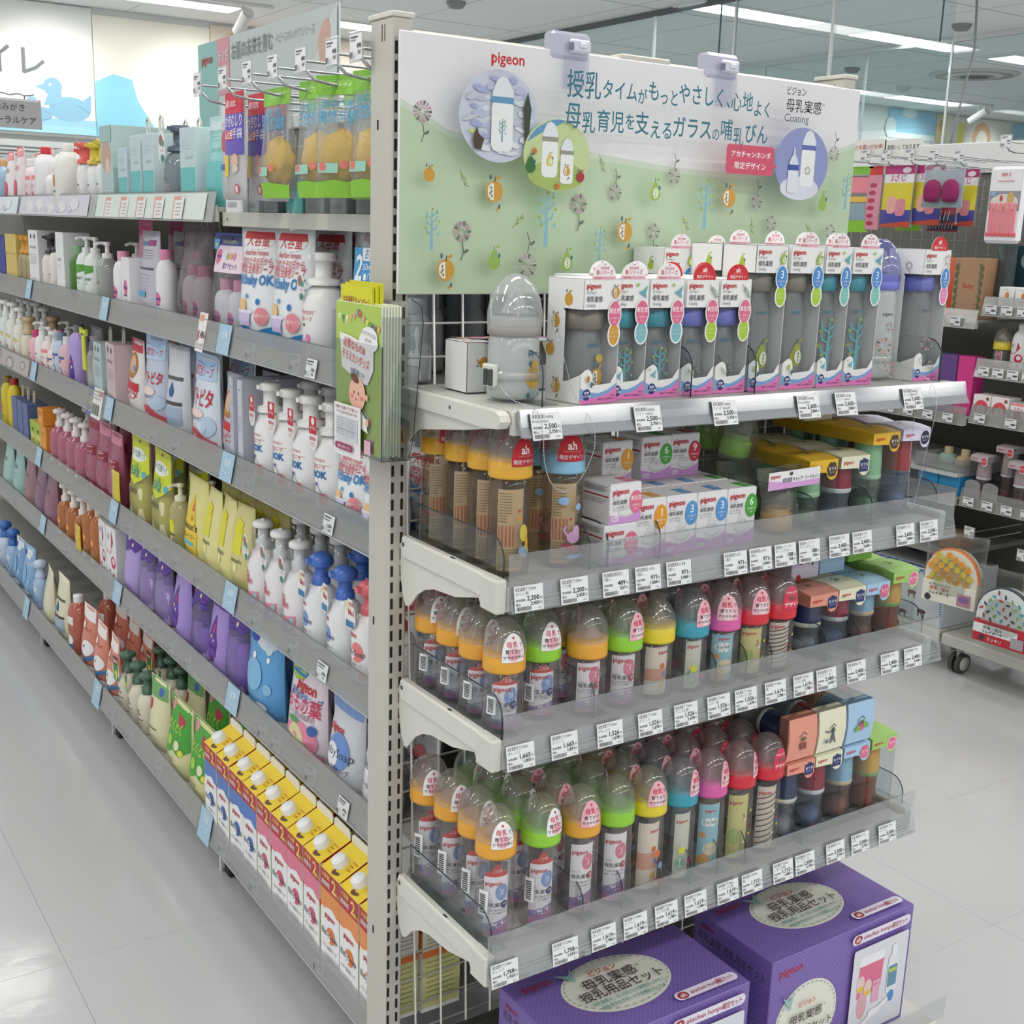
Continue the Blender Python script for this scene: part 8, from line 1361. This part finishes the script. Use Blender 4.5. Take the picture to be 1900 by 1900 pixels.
rp(brush_pack(), 'hanging_pack', 'clear pack with two magenta round brushes on upper hooks', 'pack', 1.11, 1.605, 2.63, .05)
t = thing('tray_pack', 'white tray with pink ribbed insert in blister pack, right edge', 'pack', None, (2.62, .862, 1.495), -PI/2)
mb = MB(); mb.box(-.065, -.01, 0, .065, .012, .235, M('#ebe9ee', .4), .01); obj('tray', mb.mesh('tray_back'), t); mb = MB()
for i in range(6): mb.box(-.048+.0165*i, -.016, .028, -.036+.0165*i, -.009, .125, M('#e8828c', .45), .003)
mb.box(-.054, -.0145, .022, .054, -.009, .034, M('#e2626c', .45), .002); obj('ribbed_insert', mb.mesh('ribs'), t)
s = SH(front(-.0105), 0, .0004); s.rect(-.055, .1, .055, .225, '#9c98a4'); s.poly([(-.055, .16), (.055, .16), (.055, .225), (-.055, .225)], '#eceaee'); s.ell(0, .125, .05, .026, '#d9d9d4', 20); s.ell(0, .106, .012, .008, '#8fb05a', 10); s.ell(.022, .138, .013, .02, '#c9a870', 10); s.rect(-.016, .13, -.006, .146, '#d0463f'); s.txt('離乳食', 0, .205, .012, '#d0727c', 'c', .02); s.line([(-.03, .19), (.03, .19)], .003, '#d0a0a4'); s.rect(-.05, .145, -.03, .158, '#8fb0c9'); obj('tray_print', s.mesh('tray_print'), t)
for i, (y, z) in enumerate(((1.59, 1.79), (1.49, 1.775), (1.4, 1.77), (1.3, 1.77), (1.2, 1.765), (1.1, 1.76), (.93, 1.8))): rp(hook(.42), 'display_hook', f'steel hook with white price flag, {ORD[i+1]} from left on upper row', 'hook', y, z-.02, 3.1)
for i, (y, z, w_, tx, c) in enumerate(((1.5, 1.79, .17, 'まとめ買いがお得!', '#d0484a'), (1.34, 1.785, .16, '取扱いしております', '#4a4d44'))):
    s = SH(front(0), 0, .0003); mb = MB(); mb.box(-w_/2, .0001, 0, w_/2, .001, .05, M('#f0f0ea', .5)); s.txt(tx, 0, .018, .018, c, 'c', .02, w_*.85); rp([P('card', mb.mesh('shelf_card')), P('card_print', s.mesh('shelf_card_print'))], 'shelf_card', ('white card with red lettering above the pink packs', 'cream card with dark lettering above the yellow packs')[i], 'card', y, z, 2.69)
# ---------------------------------------------------------------- far left background
t = thing('far_display', 'pale far display unit with thin wire rows at the left edge', 'display unit', None, (0, 6.0, 0))
mb = MB(); mb.box(-1.5, 0, .1, 1.22, .05, 1.76, M('#d9dad8', .5)); obj('back_panel', mb.mesh('far_back'), t)
mb = MB(); mb.box(-1.5, -.3, 1.71, 1.2, 0, 1.74, M('#e6e7e5', .4)); mb.box(-1.5, -.02, 1.84, 1.22, .05, 1.9, M('#dfe1df', .45)); obj('shelf_board', mb.mesh('far_shelf'), t)
mb = MB()
for k in range(6): mb.tube([(-1.5, -.05-.05*k, 1.76+.018*k), (1.15, -.05-.05*k, 1.755+.018*k)], .006, M('#8f9496', .4), 5)
obj('wire_rows', mb.mesh('far_wires'), t, kind='stuff')
t = thing('hanging_sign', 'grey hanging sign with kana for tooth care, left edge', 'sign', None, (.86, 6.95, 2.022))
mb = MB(); mb.box(-.5, 0, 0, .26, .01, .18, M('#a6a5a9', .5), .002); obj('board', mb.mesh('hang_board'), t); s = SH(front(0), 0, .0006); s.txt('歯みがき', .16, .108, .05, '#3f4245', 'r', .01); s.txt('オーラルケア', .225, .03, .05, '#3f4245', 'r', .01); s.rect(-.5, .165, .25, .18, '#d0cfd2'); obj('print', s.mesh('hang_print'), t)
mb = MB(); mb.tube([(-.5+.03*i, 0, .205+.006*math.sin(i*1.9)) for i in range(25)], .004, M('#77797c'), 5); mb.tube([(.16, 0, .2), (.16, 0, .18)], .004, M('#77797c'), 5); obj('garland', mb.mesh('garland'), t)
# ---------------------------------------------------------------- tidy up
if _cu is not None:
    c = _cu.data; bpy.data.objects.remove(_cu); bpy.data.curves.remove(c)
for l, ns in USED.items():
    if len(ns) > 1: print('SAME LABEL', len(ns), l)
